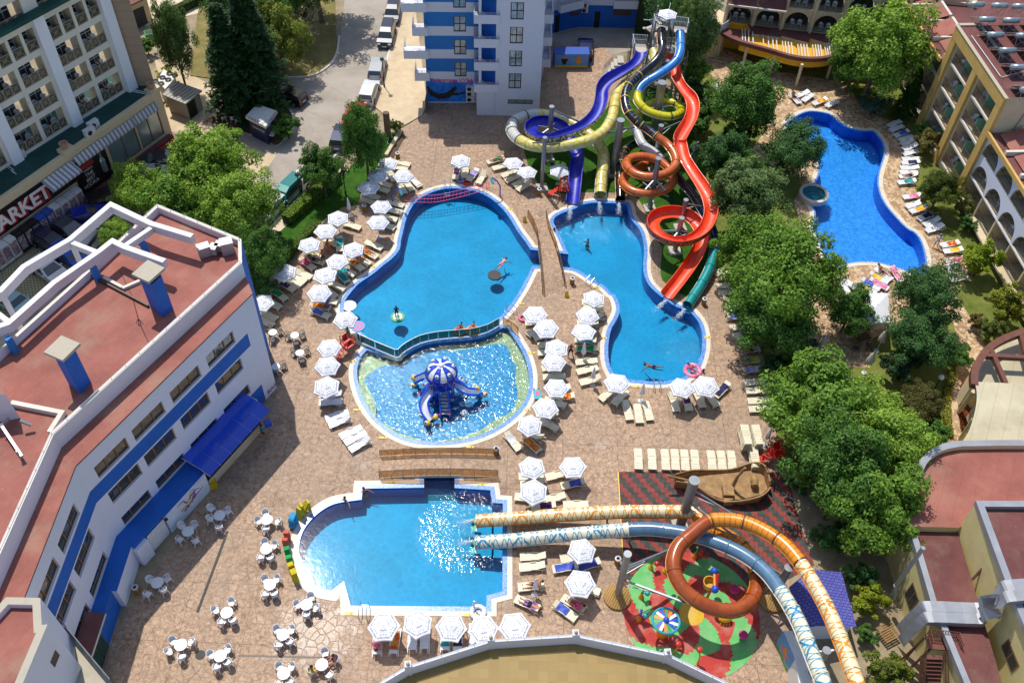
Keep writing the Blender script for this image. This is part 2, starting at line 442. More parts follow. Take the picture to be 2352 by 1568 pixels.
DEFS['wall_yellow'] = plain('#d9cb8f', .85, .07, .5, dirt='#aa9c6a', dsc=.6, damt=.35)
DEFS['yellow_paint'] = plain('#e0a81e', .75, .1, .8)
DEFS['wall_dark'] = plain('#3c3a3e', .8, .2, .8)
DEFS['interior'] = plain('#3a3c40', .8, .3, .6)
DEFS['interior_beige'] = plain('#c8bda6', .85, .12, .6)
def m_grooved(n):
 t = NT(n); v = t.co(); z = t.sep(v)[2]
 g = t.math('LESS_THAN', t.math('FRACT', t.math('DIVIDE', z, .9)), .04)
 c = t.mix(t.noise(v, .5, 4.), '#a58c76', '#b39a84'); c = t.mix(t.math('MULTIPLY', g, .6), c, '#7a6656')
 return t.done(t.bsdf(c, .85))
DEFS['wall_brown'] = m_grooved
DEFS['shutter'] = plain('#d8d9dc', .5, .05, 1.)
def m_roof(a, b, d, stain, ssc=.3):
 def f(n):
  t = NT(n); v = t.co()
  c = t.ramp(t.noise(v, .35, 6., .65), [(.3, a), (.5, b), (.7, d)])
  c = t.mix(t.math('MULTIPLY', t.ramp(t.noise(v, ssc, 5., .6), [(.52, 0.), (.72, 1.)]), .55), c, stain)
  c = t.mix(t.ramp(t.noise(v, 9., 2., .5), [(.72, 0.), (.76, .6)]), c, '#c8a494')
  s = t.math('LESS_THAN', t.math('FRACT', t.math('DIVIDE', t.sep(t.co((1, 1, 1), .45))[0], 1.05)), .03)
  c = t.mix(t.math('MULTIPLY', s, .35), c, '#5e3128')
  return t.done(t.bsdf(c, .8, t.bump(t.noise(v, 50., 2.), .2, .01)))
 return f
DEFS['roof_red'] = m_roof('#834c42', '#96594d', '#a5695b', '#9c8670')
DEFS['roof_maroon'] = m_roof('#5c3231', '#6b3d3a', '#7a4a43', '#806a5c', .4)
DEFS['roof_green'] = m_roof('#0d3b36', '#114842', '#185650', '#27483e')
DEFS['roof_beige'] = m_roof('#b0a588', '#beb396', '#c8be9f', '#958b70', .5)
DEFS['stone_cap'] = plain('#b5ad9b', .8, .15, 1.2, dirt='#8d8677', dsc=1.2)
DEFS['white_beam'] = plain('#dcd9da', .75, .06, .6, dirt='#b8aaa6', dsc=.7, damt=.3)
DEFS['cap_white'] = plain('#d9d2c6', .6, .1, 1., dirt='#a99a86', dsc=1.)
DEFS['rail_steel'] = plain('#b9bcc0', .35, .05, 2., metal=.8)
DEFS['rail_white'] = plain('#d9dde2', .4, .05, 2.)
DEFS['rail_dark'] = plain('#3b3a3c', .5, .1, 2.)
DEFS['frame_brown'] = plain('#7d5a34', .5, .12, 4.)
DEFS['frame_dark'] = plain('#4a3a30', .5, .12, 4.)
DEFS['frame_white'] = plain('#d4d6d8', .5, .05, 4.)
def m_glass(col, rough=.04, spec=.9):
 def f(n):
  t = NT(n); v = t.co()
  c = t.mix(t.noise(v, .6, 2.), col, tuple(x*.6 for x in hx(col)[:3])+(1,))
  return t.done(t.bsdf(c, rough, metal=.35, spec=spec, coat=.6))
 return f
DEFS['glass_dark'] = m_glass('#4a5054')
DEFS['glass_blue'] = m_glass('#2a6f86', .03)
DEFS['glass_green'] = plain('#7fbda6', .3, .08, 1.)
DEFS['glass_pale'] = m_glass('#9fb6b2', .2)
def m_curtain(n):
 t = NT(n); v = t.co(); s = t.sep(v)
 w = t.math('SINE', t.math('MULTIPLY', t.math('ADD', s[0], t.math('MULTIPLY', t.noise(v, 1.5, 2.), .3)), 38.))
 c = t.mix(t.math('MULTIPLY', t.math('ADD', w, 1.), .5), '#9aa4a6', '#d9dedd')
 c = t.mix(t.ramp(t.noise(v, .7, 2.), [(.45, 0.), (.55, .5)]), c, '#4b6a78')
 return t.done(t.bsdf(c, .12, spec=.7, coat=.5))
DEFS['glass_curtain'] = m_curtain
def m_clear(col, amt):
 def f(n):
  t = NT(n); tr = t.n('ShaderNodeBsdfTransparent'); tr.inputs[0].default_value = hx(col)
  g = t.bsdf(col, .08, spec=.8); mx = t.n('ShaderNodeMixShader'); mx.inputs[0].default_value = amt
  t.l(tr.outputs[0], mx.inputs[1]); t.l(g.outputs[0], mx.inputs[2]); return t.done(mx)
 return f
DEFS['panel_brown'] = m_clear('#c8a87c', .2)
DEFS['panel_green'] = m_clear('#3f6f62', .45)
DEFS['panel_smoke'] = m_clear('#4d6068', .5)
DEFS['canopy_blue'] = m_clear('#1a4fd0', .8)
DEFS['ac_white'] = plain('#d4d4d0', .5, .06, 3.)
DEFS['black'] = plain('#151416', .6, .2, 3.)
DEFS['metal'] = plain('#a9adb2', .4, .08, 2., metal=.7)
DEFS['duct'] = plain('#a4a8ae', .45, .12, .9, metal=.5, dirt='#8b7b6a', dsc=.6, damt=.3)
DEFS['sign_white'] = plain('#ece6e2', .5, .03, 2.)
DEFS['sign_red'] = plain('#b02a2a', .5, .05, 2.)
DEFS['sign_pink'] = plain('#e0567c', .5, .05, 2.)
DEFS['sign_black'] = plain('#161217', .4, .2, 1.)
DEFS['sign_yellow'] = plain('#e3c22e', .5, .05, 2.)
DEFS['sign_blue'] = plain('#2450a8', .5, .05, 2.)
DEFS['terracotta'] = plain('#b98d72', .8, .1, 3.)
DEFS['stair_brown'] = plain('#6a3f30', .6, .2, 2.)
DEFS['wood'] = plain('#8a6a3e', .7, .25, 3.)
def m_stripes(a, b, k=3.2, axis=0, rz=0.):
 def f(n):
  t = NT(n); v = t.co((1, 1, 1), rz); s = t.sep(v)[axis]
  c = t.mix(t.math('GREATER_THAN', t.math('FRACT', t.math('MULTIPLY', s, k)), .5), a, b)
  return t.done(t.bsdf(c, .8))
 return f
DEFS['awning'] = m_stripes('#8a8a90', '#cfcfd2', 2.2, 0, math.radians(-62))
def m_mural(cols, sc=.9, edge='#e8eef2', obj=False):
 def f(n):
  t = NT(n); v = t.co(obj=obj)
  c = t.ramp(t.noise(v, sc, 5., .6, 1.2), [(.2+.6*i/(len(cols)-1), x) for i, x in enumerate(cols)])
  c = t.mix(t.ramp(t.noise(v, sc*2.6, 3., .6, 2.5), [(.64, 0.), (.68, .7)]), c, edge)
  return t.done(t.bsdf(c, .7))
 return f
DEFS['mural_sea'] = m_mural(['#0d4fa8', '#1668c8', '#2a86dc', '#1f74cf'], .8, '#8fc4ee')
DEFS['mural_octopus'] = m_mural(['#a9c3dc', '#cbd7e6', '#dfe4ec', '#c2d2e4'], .5, '#e8ebf2')
DEFS['mural_sky'] = plain('#5f9ad2', .7, .1, .6)
DEFS['paint_seal'] = plain('#2a2420', .6, .4, 2.)
DEFS['paint_white'] = plain('#dfe6ec', .6, .05, 2.)
DEFS['paint_purple'] = plain('#8a5a8f', .6, .3, 2.5)
DEFS['paint_gold'] = plain('#c9a13c', .6, .3, 2.5)
DEFS['paint_orange'] = plain('#d98a4a', .6, .1, 2.)
DEFS['paint_green'] = plain('#6a9a3c', .6, .3, 1.5)
def tpn(t):
 a = t.n('ShaderNodeAttribute'); a.attribute_name = 'tp'; return t.sep(a.outputs['Vector'])
def m_slide(base, line=None, kind=None, rough=.22, b2=None, per=1., w=.09):
 def f(n):
  t = NT(n); v = t.co(); s = tpn(t)
  c = t.mix(t.ramp(t.noise(v, 1.2, 4.), [(.35, 0.), (.7, 1.)]), base, b2 or tuple(x*.82 for x in hx(base)[:3])+(1,))
  if kind == 'x':
   k = None
   for ph, sp in ((0., 1.), (.37, 1.), (.0, 2.7)):
    z = t.math('PINGPONG', t.math('ADD', t.math('DIVIDE', s[0], per*sp), ph), .5)   # 0..0.5
    z = t.math('MULTIPLY', z, 2.)
    ang = t.math('MULTIPLY', t.math('PINGPONG', s[1], .5), 2.)
    d = t.math('ABSOLUTE', t.math('SUBTRACT', z, t.math('ADD', t.math('MULTIPLY', ang, .9), t.math('MULTIPLY', t.noise(v, 1.3, 1.), .22))))
    m = t.math('LESS_THAN', d, w)
    k = m if k is None else t.math('MAXIMUM', k, m)
   c = t.mix(k, c, line)
  if kind == 'ring':
   m = t.math('LESS_THAN', t.math('FRACT', t.math('DIVIDE', s[0], per)), w); c = t.mix(m, c, line)
  if kind == 'vein':
   m = t.ramp(t.vor(t.co((1, 1, 1)), 1.1), [(0., 1.), (.05, .6), (.1, 0.)]); c = t.mix(m, c, line)
  if kind == 'dash':
   m = t.math('LESS_THAN', t.math('FRACT', t.math('DIVIDE', s[0], per)), w)
   hue = t.n('ShaderNodeTexWhiteNoise', noise_dimensions='2D'); cv = t.n('ShaderNodeCombineXYZ')
   t.l(t.math('FLOOR', t.math('DIVIDE', s[0], per)), cv.inputs[0]); t.l(t.math('FLOOR', t.math('MULTIPLY', s[1], 7.)), cv.inputs[1]); t.l(cv.outputs[0], hue.inputs['Vector'])
   cc = t.ramp(hue.outputs['Value'], [(0., '#161619'), (.4, '#8a3038'), (.52, '#2b8a5a'), (.66, '#2a62b0'), (.8, '#b9a23a'), (.9, '#161619')], True)
   c = t.mix(m, c, cc)
  c = t.mix(t.math('MULTIPLY', t.ramp(t.noise(v, 3., 6., .7), [(.6, 0.), (.75, 1.)]), .18), c, '#d9d2c8')
  return t.done(t.bsdf(c, t.math('ADD', rough, t.math('MULTIPLY', t.noise(v, 2.5, 4.), .15)), spec=.55, coat=.25))
 return f
DEFS['s_blue_dark'] = m_slide('#1c1e9c', b2='#2c38bc', rough=.34)
DEFS['s_blue_out'] = m_slide('#cfc79a', '#23232e', 'x', per=.62, w=.1)
DEFS['s_yellow'] = m_slide('#e2d98c', '#cdb22a', 'vein')
DEFS['s_white'] = m_slide('#d8d9d2', '#4b4b50', 'ring', per=.34, w=.09)
DEFS['s_black'] = m_slide('#15151a', None, rough=.14, b2='#222228')
DEFS['s_black_dash'] = m_slide('#15161b', None, 'dash', per=.42, w=.16, rough=.16)
DEFS['s_orange'] = m_slide('#b4531f', None, b2='#cc6d2e', rough=.2)
DEFS['s_brown'] = m_slide('#a85320', None, b2='#924012', rough=.16)
DEFS['s_brown_edge'] = plain('#d9822a', .3, .08, 3.)
DEFS['s_azure'] = m_slide('#2f7fd6', None, b2='#3a8ce0')
DEFS['s_yel'] = m_slide('#c9c012', None, b2='#d6cc20')
DEFS['s_yel_ring'] = m_slide('#c9c012', '#2c2b10', 'ring', per=.42, w=.09)
DEFS['s_plain_white'] = m_slide('#d5d6d8', None, b2='#c2c4c8')
DEFS['s_violet'] = m_slide('#4a2630', None, b2='#2a1a22')
DEFS['s_navy'] = m_slide('#123a74', None, b2='#0d2c5c')
DEFS['s_teal'] = m_slide('#128a8c', None, b2='#1a9a9a')
DEFS['s_red'] = m_slide('#e03a12', None, b2='#ee5424', rough=.36)
DEFS['s_red_out'] = m_slide('#8e2413', '#b26a2a', 'x', per=.8, w=.06)
DEFS['s_cream_orange'] = m_slide('#ebdfb2', '#dc8a1c', 'x', per=1.0, w=.07)
DEFS['s_cream_blue'] = m_slide('#e6e2c4', '#2486b0', 'x', per=1.0, w=.07)
DEFS['s_steel'] = m_slide('#5c809c', None, b2='#466a88', rough=.18)
DEFS['s_amber'] = m_slide('#ee941e', '#5a3c12', 'ring', per=.4, w=.08)
DEFS['s_amber_plain'] = m_slide('#d07a1c', None)
DEFS['s_edge_white'] = plain('#d8d6cc', .4, .05, 2.)
DEFS['galv'] = plain('#8f9499', .42, .14, 1.2, metal=.75)
DEFS['concrete'] = plain('#b9b2a6', .85, .1, 1.5)
def m_foam(n):
 t = NT(n); v = t.co(); tr = t.n('ShaderNodeBsdfTransparent'); b = t.bsdf('#eef6fa', .5)
 mx = t.n('ShaderNodeMixShader'); t.l(t.ramp(t.noise(v, 6., 6., .75), [(.42, 0.), (.62, .95)]), mx.inputs[0]); t.l(tr.outputs[0], mx.inputs[1]); t.l(b.outputs[0], mx.inputs[2]); return t.done(mx)
DEFS['foam'] = m_foam
DEFS['rail_taupe'] = plain('#a09684', .6, .08, 3.); DEFS['rail_fill'] = m_clear('#8f8676', .35)
DEFS['tank'] = plain('#a3b3b8', .3, .15, 1.5, metal=.6)
DEFS['globe'] = plain('#d9c9a0', .3, .05, 3.)
DEFS['slat'] = m_stripes('#b08d52', '#8f6d38', 6., 0, .5)
DEFS['plastic_cream'] = plain('#d9d1b6', .45, .06, 2.)
DEFS['plastic_white'] = plain('#dfe0e2', .4, .05, 2.)
DEFS['plastic_grey'] = plain('#b9bcc0', .45, .05, 2.)
DEFS['canopy_white'] = plain('#e4e5ea', .75, .04, 1., bump=.1)
DEFS['print_grey'] = plain('#8a8d98', .8, .1, 3.)
DEFS['canopy_stripe'] = plain('#c9c3b8', .8, .12, 3.)
DEFS['bark'] = plain('#6b5a48', .9, .3, 4., bump=.6)
DEFS['bark_grey'] = plain('#8c8274', .9, .2, 4.)
DEFS['hedge_core'] = plain('#26361a', .95, .3, 4.)
DEFS['float_black'] = plain('#14151a', .5, .1, 2.)
DEFS['float_pink'] = plain('#e05a8c', .4, .05, 2.)
DEFS['float_orange'] = plain('#d8701c', .4, .1, 4.)
DEFS['oct_blue'] = plain('#1f4fd0', .3, .12, 1.5, coat=.3)
DEFS['oct_light'] = plain('#4a92dc', .3, .08, 1.5, coat=.3)
DEFS['oct_deep'] = plain('#1226a0', .3, .1, 1.5, coat=.3)
DEFS['toy_red'] = plain('#cf2a1e', .35, .06, 2., coat=.3)
DEFS['toy_yellow'] = plain('#dcb41a', .35, .08, 2., coat=.3)
DEFS['toy_blue'] = plain('#1e4fc0', .35, .08, 2., coat=.3)
DEFS['toy_green'] = plain('#2f9a4a', .35, .08, 2., coat=.3)
DEFS['toy_pink'] = plain('#c8287c', .4, .06, 2., coat=.3)
DEFS['toy_orange'] = plain('#d8861c', .35, .08, 2., coat=.3)
DEFS['toy_teal'] = plain('#2a9cae', .35, .08, 2., coat=.3)
DEFS['foam_cyan'] = plain('#2a94c0', .85, .15, 3., bump=.4)
DEFS['foam_coral'] = plain('#c8604c', .85, .15, 3., bump=.4)
DEFS['foam_yellow'] = plain('#c9b31c', .85, .15, 3., bump=.4)
DEFS['foam_green'] = plain('#1f9a50', .85, .15, 3., bump=.4)
DEFS['ship_wood'] = plain('#9c7a4e', .7, .3, 2.5, bump=.5, dirt='#6a4c2e', dsc=1.5)
DEFS['roof_purple'] = m_pavers('#5a5cae', '#6a6cc0', .3, .22, '#3a3a7a', .03)
DEFS['foam_solid'] = plain('#e8f0f4', .3, .03, 3.)
DEFS['slat_bin'] = m_stripes('#b8862c', '#6a4a1c', 14., 0, .6)
DEFS['lamp_grey'] = plain('#4a545c', .3, .1, 2.)
DEFS['water_jac'] = m_water('#a8e6e4', .3, 4., .2, 4.)
DEFS['kiosk_blue'] = plain('#1c2450', .5, .1, 2.)
DEFS['shed_wall'] = m_stripes('#8d897c', '#a29e90', 5., 0, .6)
DEFS['shed_roof'] = m_stripes('#b4b2a8', '#8a877c', 2.2, 0, .5)
DEFS['glass_fridge'] = m_mural(['#6a7a84', '#b8c4c8', '#8a5a50', '#4a6a9a', '#c0c8cc'], 3., '#d8dee0')
DEFS['jac_floor'] = plain('#4cc4dc', .5, .1, 2.)
DEFS['tyre'] = plain('#1a1a1b', .8, .2, 4.)
DEFS['rim'] = plain('#a8abb0', .35, .1, 3., metal=.7)
DEFS['lamp_red'] = plain('#8a1518', .25, .1, 3.)
DEFS['lamp_clear'] = plain('#d4d8dc', .15, .05, 3.)
DEFS['hair_dark'] = plain('#241a14', .7, .2, 8.)
DEFS['hair_grey'] = plain('#8a8680', .7, .2, 8.)
def cur(pts, k=5): return [Vector((p[0], p[1], 0)) for p in smooth_path(pts, k)]
def curc(pts, k=5): return [Vector((p[0], p[1], 0)) for p in smooth_path(pts, k, True)]
def DL(pts, z=0.): return [P(p, z) for p in pts]
Z5 = lambda x, y: ((1880+x/2.177)/1.6327, (500+y/2.177)/1.6327)     # slide zoom
main_o = cur(DL([(821, 778), (797, 757), (777, 736), (771, 714), (773, 694), (780.4, 679), (794.8, 660.6), (813, 642), (845.6, 620), (866, 603), (885.6, 587.7), (900.6, 570.7), (904, 551), (910, 527), (917, 500.5), (932, 470), (952, 450), (979, 435), (1012, 425), (1046, 422.6), (1079.6, 426), (1113, 435), (1140, 450), (1163.6, 470), (1183.7, 494), (1204, 527), (1222, 541+10), (1230, 563)]))
main_o += DL([(1262, 563)])
main_o += DL([(1262, 622)])
main_o += cur(DL([(1235, 624), (1220, 655), (1207, 678), (1187, 709), (1170, 728), (1158, 742)]))
wall_l = cur(QL(5, [(1110, 660), (1050, 695), (985, 728), (880, 752), (760, 762), (640, 775), (540, 798), (460, 838), (400, 880), (370, 893), (150, 800), (112, 775)]))   # divider line
def shift(L, d):
 out = []
 for i in range(len(L)):
  t = (L[min(i+1, len(L)-1)]-L[max(i-1, 0)]).normalized(); out.append(L[i]+Vector((t.y, -t.x, 0))*d)
 return out
main_o += shift(wall_l, -.34)[1:-1]
kid_o = cur(QL(5, [(1165, 655), (1215, 720), (1290, 840), (1330, 950), (1342, 1050), (1330, 1150), (1290, 1240), (1220, 1320), (1130, 1390), (1020, 1450), (880, 1495), (760, 1515), (620, 1520), (480, 1505), (370, 1468), (270, 1408), (180, 1325), (110, 1222), (70, 1120), (50, 1020), (58, 940), (85, 870), (140, 812)]))
kid_o += shift(wall_l, .34)[::-1][1:-1]
slide_a = cur(DL([Z5(*p) for p in [(462, 935), (425, 850), (390, 785), (366, 720), (385, 670), (430, 635), (490, 608), (560, 585), (640, 548), (745, 530), (880, 532), (980, 538), (1050, 548), (1085, 590), (1110, 680), (1160, 745), (1195, 800), (1217, 880), (1226, 960), (1220, 1060), (1222, 1130), (1245, 1200), (1290, 1255), (1350, 1305), (1450, 1372), (1540, 1405), (1600, 1440), (1650, 1500)]]+[T(6, *p) for p in [(110, 585), (150, 630), (180, 700), (190, 780), (185, 860), (160, 950), (120, 1010), (60, 1055), (-10, 1085)]]+[T(5, *p) for p in [(2180, 1105), (2060, 1098), (1940, 1085), (1850, 1060), (1800, 1000), (1775, 930), (1768, 850), (1775, 760), (1795, 680), (1830, 620), (1850, 560), (1832, 495)]]+[Z5(*p) for p in [(850, 1330), (790, 1272), (700, 1222), (630, 1175), (570, 1145), (510, 1138)]]))
k1 = next(i for i, p in enumerate(main_o) if abs(p.x-P((1262, 563)).x) < 1e-4);
main_o = main_o[:k1]+slide_a+main_o[k1+2:]
bot_o = QL(8, [(88, 187), (502, 180), (502, 60), (838, 60), (838, 185), (1075, 200), (1088, 285), (1168, 290), (1170, 990), (1062, 1018), (1062, 1112), (-5, 1105), (-8, 965)])
bot_o += cur(QL(7, [(2310, 1010), (2240, 1000), (2160, 980), (2080, 930), (2020, 850), (1990, 760), (1978, 680), (1985, 590), (2020, 500), (2080, 420), (2160, 350), (2250, 300), (2334, 278)]))[1:]
bot_o += QL(8, [(80, 268)])
right_o = curc(QL(3, [(835, 745), (1000, 760), (1060, 800), (1130, 850), (1220, 876), (1310, 880), (1360, 920), (1400, 980), (1415, 1050), (1400, 1110), (1378, 1180), (1370, 1260), (1390, 1340), (1430, 1410), (1500, 1490), (1560, 1550)])+QL(6, [(1600, 20), (1655, 80), (1692, 180), (1700, 270), (1682, 350), (1655, 375), (1560, 340), (1450, 300), (1330, 270), (1240, 265), (1150, 275), (1080, 300), (1000, 300), (930, 180), (880, 60)])+QL(3, [(850, 1568), (868, 1450), (800, 1330), (860, 1260), (900, 1130), (830, 1000), (700, 900), (690, 825)]))
POOLS = {'main_pool': (main_o, -.10, -1.25, 'water', 'pool_floor', 'mosaic_wall'), 'octopus_pool': (kid_o, -.10, -.5, 'water_lively', 'pool_floor_kid', 'mosaic_wall'),
   'lower_pool': (bot_o, -.10, -1.25, 'water', 'pool_floor', 'mosaic_wall'),
   'resort_pool': (right_o, -.12, -1.4, 'water_right', 'pool_floor_right', 'mosaic_wall_right')}
def near(p, poly):
 best = 1e9
 for i in range(len(poly)):
  ax, ay = poly[i-1][0], poly[i-1][1]; dx, dy = poly[i][0]-ax, poly[i][1]-ay; L = dx*dx+dy*dy
  t = max(0., min(1., ((p[0]-ax)*dx+(p[1]-ay)*dy)/L)) if L > 1e-9 else 0.
  best = min(best, math.hypot(p[0]-ax-dx*t, p[1]-ay-dy*t))
 return best
def inside(p, poly):
 c = False
 for i in range(len(poly)):
  a, b = poly[i-1], poly[i]
  if (a[1] > p[1]) != (b[1] > p[1]) and p[0] < (b[0]-a[0])*(p[1]-a[1])/(b[1]-a[1])+a[0]: c = not c
 return c
def clean_inset(o, d): return [p for p in inset(o, d) if near(p, o) > d*.96 and inside(p, o)]
def cut_sheet(mb, outer, hs, z, m):
 from mathutils.geometry import delaunay_2d_cdt
 vs = []; es = []
 for L in [outer]+hs:
  k = len(vs); n = len(L); vs += [Vector((p[0], p[1])) for p in L]; es += [(k+i, k+(i+1) % n) for i in range(n)]
 V, E, Fc, *_ = delaunay_2d_cdt(vs, es, [], 0, 1e-5)
 fs = []
 for f in Fc:
  c = sum((V[i] for i in f), Vector((0, 0)))/len(f)
  if inside(c, outer) and not any(inside(c, h) for h in hs): fs.append(f)
 mb.add([(p.x, p.y, z) for p in V], fs, m)
for nm, (o, zw, zf, mw, mf, mwall) in POOLS.items():
 cw, bw = (.36, .34) if nm != 'resort_pool' else (.42, .16)
 a = clean_inset(o, cw); b = clean_inset(o, cw+bw); dz = .004 if nm == 'octopus_pool' else 0.
 mb = MB(); cut_sheet(mb, o, [a], .024+dz/4, 'coping'); cut_sheet(mb, a, [b], .030+dz, 'mosaic_band')
 for L, z0, z1, m in ((o, -.08, .024, 'coping'), (b, .030, zf, mwall)): mb.strip(v3(L, z1), v3(L, z0), m, True)
 if nm == 'octopus_pool':
  mb.sheet([b], zf, 'pool_beach')
  blue = curc(QL(5, [(175, 1000), (270, 940), (400, 925), (480, 880), (560, 835), (680, 830), (780, 830), (900, 815), (1040, 790), (1120, 795), (1165, 840), (1180, 900), (1215, 960), (1205, 1050), (1225, 1130), (1200, 1230), (1150, 1290), (1060, 1330), (960, 1400), (820, 1450), (640, 1480), (560, 1475), (480, 1450), (380, 1420), (300, 1365), (225, 1320), (205, 1200), (165, 1110), (140, 1050)], zf), 4)
  blue = inset(blue, .22); mb.sheet([blue], zf+.012, mf)
  stepp = cur(QL(5, [(96, 1050), (150, 1080), (205, 1140), (235, 1220), (232, 1290), (220, 1335)]), 5)
  side = cur(QL(5, [(220, 1335), (165, 1270), (120, 1190), (98, 1110)]), 5)
  mb.prism(stepp+side[1:-1], zf, -.16, 'pool_beach')
 else: mb.sheet([b], zf, mf)
 structure(nm, mb)
 wm = MB(); wm.sheet([b], zw, mw); structure('water', wm)
holes = [v[0] for v in POOLS.values()]
holes_deck = [holes[i] for i in range(3)]
g = MB()
R_ = 320.
cut_sheet(g, [(-R_, -120), (R_, -120), (R_, 520), (-R_, 520)], holes, -.02, 'ground')
structure('ground', g)
deck_o = DL([(300, 1640), (230, 1500), (640, 880), (590, 740), (575, 700), (640, 640), (700, 570), (760, 500), (800, 462)])+QL(2, [(60, 1380), (130, 1250), (330, 1100), (440, 930), (410, 885), (560, 785), (600, 690), (1400, 690), (1380, 300), (1800, 330), (1960, 480), (1790, 760), (1500, 1000), (1250, 1090)])+DL([Z5(*p) for p in [(330, 440), (560, 505), (640, 480), (1040, 490), (1060, 540), (1200, 640), (1290, 900), (1270, 1100), (1290, 1180), (1500, 1320), (1620, 1300), (1790, 1000)]])+DL([(1660, 610), (1700, 700), (1770, 860), (1790, 1060), (1830, 1560), (1760, 1680)])
d = MB(); cut_sheet(d, deck_o, holes_deck, 0., 'deck'); structure('pool_deck', d)
def region(name, polys, z, m, h=0., side=None, kind='structure'):
 mb = MB()
 for p in polys:
  if h: mb.prism(p, z-.05, z+h, side or m, m)
  else: mb.sheet([p], z, m)
 return structure(name, mb, kind=kind)
road_p = QL(2, [(445, -40), (235, 680), (160, 850), (-60, 1120)])+QL(1, [(1960, 1440), (1800, 1568), (1500, 1900), (-700, 2600), (-700, 1500), (700, 1200), (1100, 950), (1350, 800), (1500, 640), (1900, 535), (2100, 528), (2230, 470), (2310, 370), (2334, 200), (2390, -300)])+QL(2, [(560, -300)])
region('road', [road_p], -.012, 'asphalt')
walk_p = QL(2, [(445, -40), (240, 660), (215, 720), (400, 880), (555, 790), (585, 700), (500, 0), (500, -100)])
region('pavement', [walk_p], 0., 'sidewalk', .1)
kb = MB()
for L in (QL(2, [(445, -40), (240, 660), (215, 725)]), QL(2, [(215, 725), (60, 960), (-80, 1110)])+QL(1, [(1975, 1435), (1840, 1568)]), cur(QL(1, [(1900, 535), (2100, 528), (2200, 490), (2270, 430), (2305, 360), (2320, 250)])), cur(QL(1, [(1690, 575), (1760, 640), (1900, 690), (1980, 750), (2010, 830), (1990, 910), (1940, 960)]))):
 for i in range(len(L)-1): kb.beam(L[i]+Vector((0, 0, .05)), L[i+1]+Vector((0, 0, .05)), .22, .2, 'kerb')
structure('kerb', kb)
region('verge', [QL(1, [(1975, 1440), (2334, 1090), (2500, 1300), (2330, 1420), (2100, 1620), (1700, 1900), (1600, 1850)])], -.006, 'sidewalk_light')
region('artificial_lawn_strip', [QL(1, [(1850, 1640), (2150, 1370), (2334, 1230)])+QL(2, [(60, 1140), (260, 960), (330, 905), (380, 900), (310, 1060), (190, 1200), (110, 1400), (0, 1420)])+QL(4, [(2150, 0), (2000, 120), (1900, 260), (1800, 420), (1700, 480), (1700, 150)])], .004, 'turf')
region('planting_bed', [QL(2, [(330, 1050), (415, 885), (438, 930), (350, 1090)])], .006, 'soil', .06)
region('planting_bed', [QL(1, [(1900, 535), (2100, 528), (2230, 470), (2300, 370), (2290, 0), (1500, -300), (1350, 100), (1300, 520), (1600, 560)])], 0., 'lawn_dry', .08)
region('forecourt', [QL(1, [(1000, 180), (1400, 80), (1500, -60), (900, -60), (900, 100)])], -.004, 'sidewalk_light')
region('pavement', [QL(1, [(1010, 390), (1150, 420), (1400, 560), (1500, 640), (1380, 850), (1800, 1040), (1890, 1060), (1700, 1330), (1450, 1200), (1290, 900), (1165, 900), (1120, 700), (1060, 420)])], -.006, 'sidewalk')
region('planting_bed', [cur(QL(1, [(1380, 850), (1560, 720), (1690, 600), (1800, 660), (1930, 700), (2000, 780), (2010, 840), (1960, 930), (1890, 1000), (1820, 960), (1640, 900)]), 4)], 0., 'soil', .1, 'kerb')
region('parking', [QL(4, [(-200, 900), (900, -200), (500, -300), (-500, 500)])], -.002, 'grass_paver')
region('forecourt', [QL(1, [(600, 1568), (800, 1250), (1290, 950), (1165, 900), (0, 1600)])], -.004, 'brick_pave')
lawn_p = DL([Z5(*p) for p in [(180, 130), (240, 320), (330, 450), (560, 510), (640, 480), (1040, 485), (1120, 540), (1190, 640), (1230, 760)]])+cur(DL([Z5(*p) for p in [(1270, 880), (1310, 940), (1300, 1100), (1315, 1195), (1400, 1260), (1500, 1330), (1560, 1350)]]))+DL([Z5(*p) for p in [(1700, 1000), (1740, 640), (1640, 200)]])+QL(3, [(70, 900), (-100, 600)])+QL(2, [(1950, 560), (1800, 760), (1500, 1000)])
region('artificial_lawn', [lawn_p], .006, 'turf')
region('yard', [QL(2, [(1380, 300), (1440, 230), (1520, 200), (2000, 190), (2010, 340), (1840, 380), (1400, 380)])], -.004, 'asphalt')
lawn_r = MB(); cut_sheet(lawn_r, QL(3, [(-50, 900), (60, 300), (500, 100), (1100, 300), (1700, 600), (2100, 1100), (2500, 1700)])+QL(6, [(2400, 1100), (2000, 1700), (600, 1700), (250, 900), (120, 200)]), [holes[3]], -.016, 'lawn'); structure('lawn', lawn_r)
cut = MB()
path_o = QL(3, [(230, 560), (120, 400), (-20, 330), (280, 330), (600, 480), (1080, 560), (1160, 640), (1260, 760), (1420, 830), (1600, 1050), (1590, 1300), (1640, 1400), (1800, 1560)])+QL(6, [(1740, 60), (1900, 200), (1940, 330), (1870, 470), (1930, 560), (2040, 740), (2080, 850), (1960, 1000), (1900, 1200), (1910, 1480), (1830, 1500), (1780, 1300), (1830, 1040), (1900, 900), (1850, 640), (1750, 640), (1300, 760), (1280, 960), (850, 960), (860, 700), (700, 500), (900, 200), (840, 60)])+QL(3, [(800, 1500), (760, 1380), (830, 1230), (450, 1060), (560, 900), (330, 700)])
cut_sheet(cut, path_o, [holes[3]], -.004, 'stone_pave'); structure('stone_path', cut)
region('rubber_play_mat', [QL(8, [(1893, 123), (1935, 1000)])+QL(9, [(500, 950), (720, 860), (900, 760), (830, 560), (760, 330), (720, 126)])], .006, 'rubber_mat')
yl = MB(); yl.box(Vector((0, 0, 0)), (.001, .001, .001), 'coping_yellow')
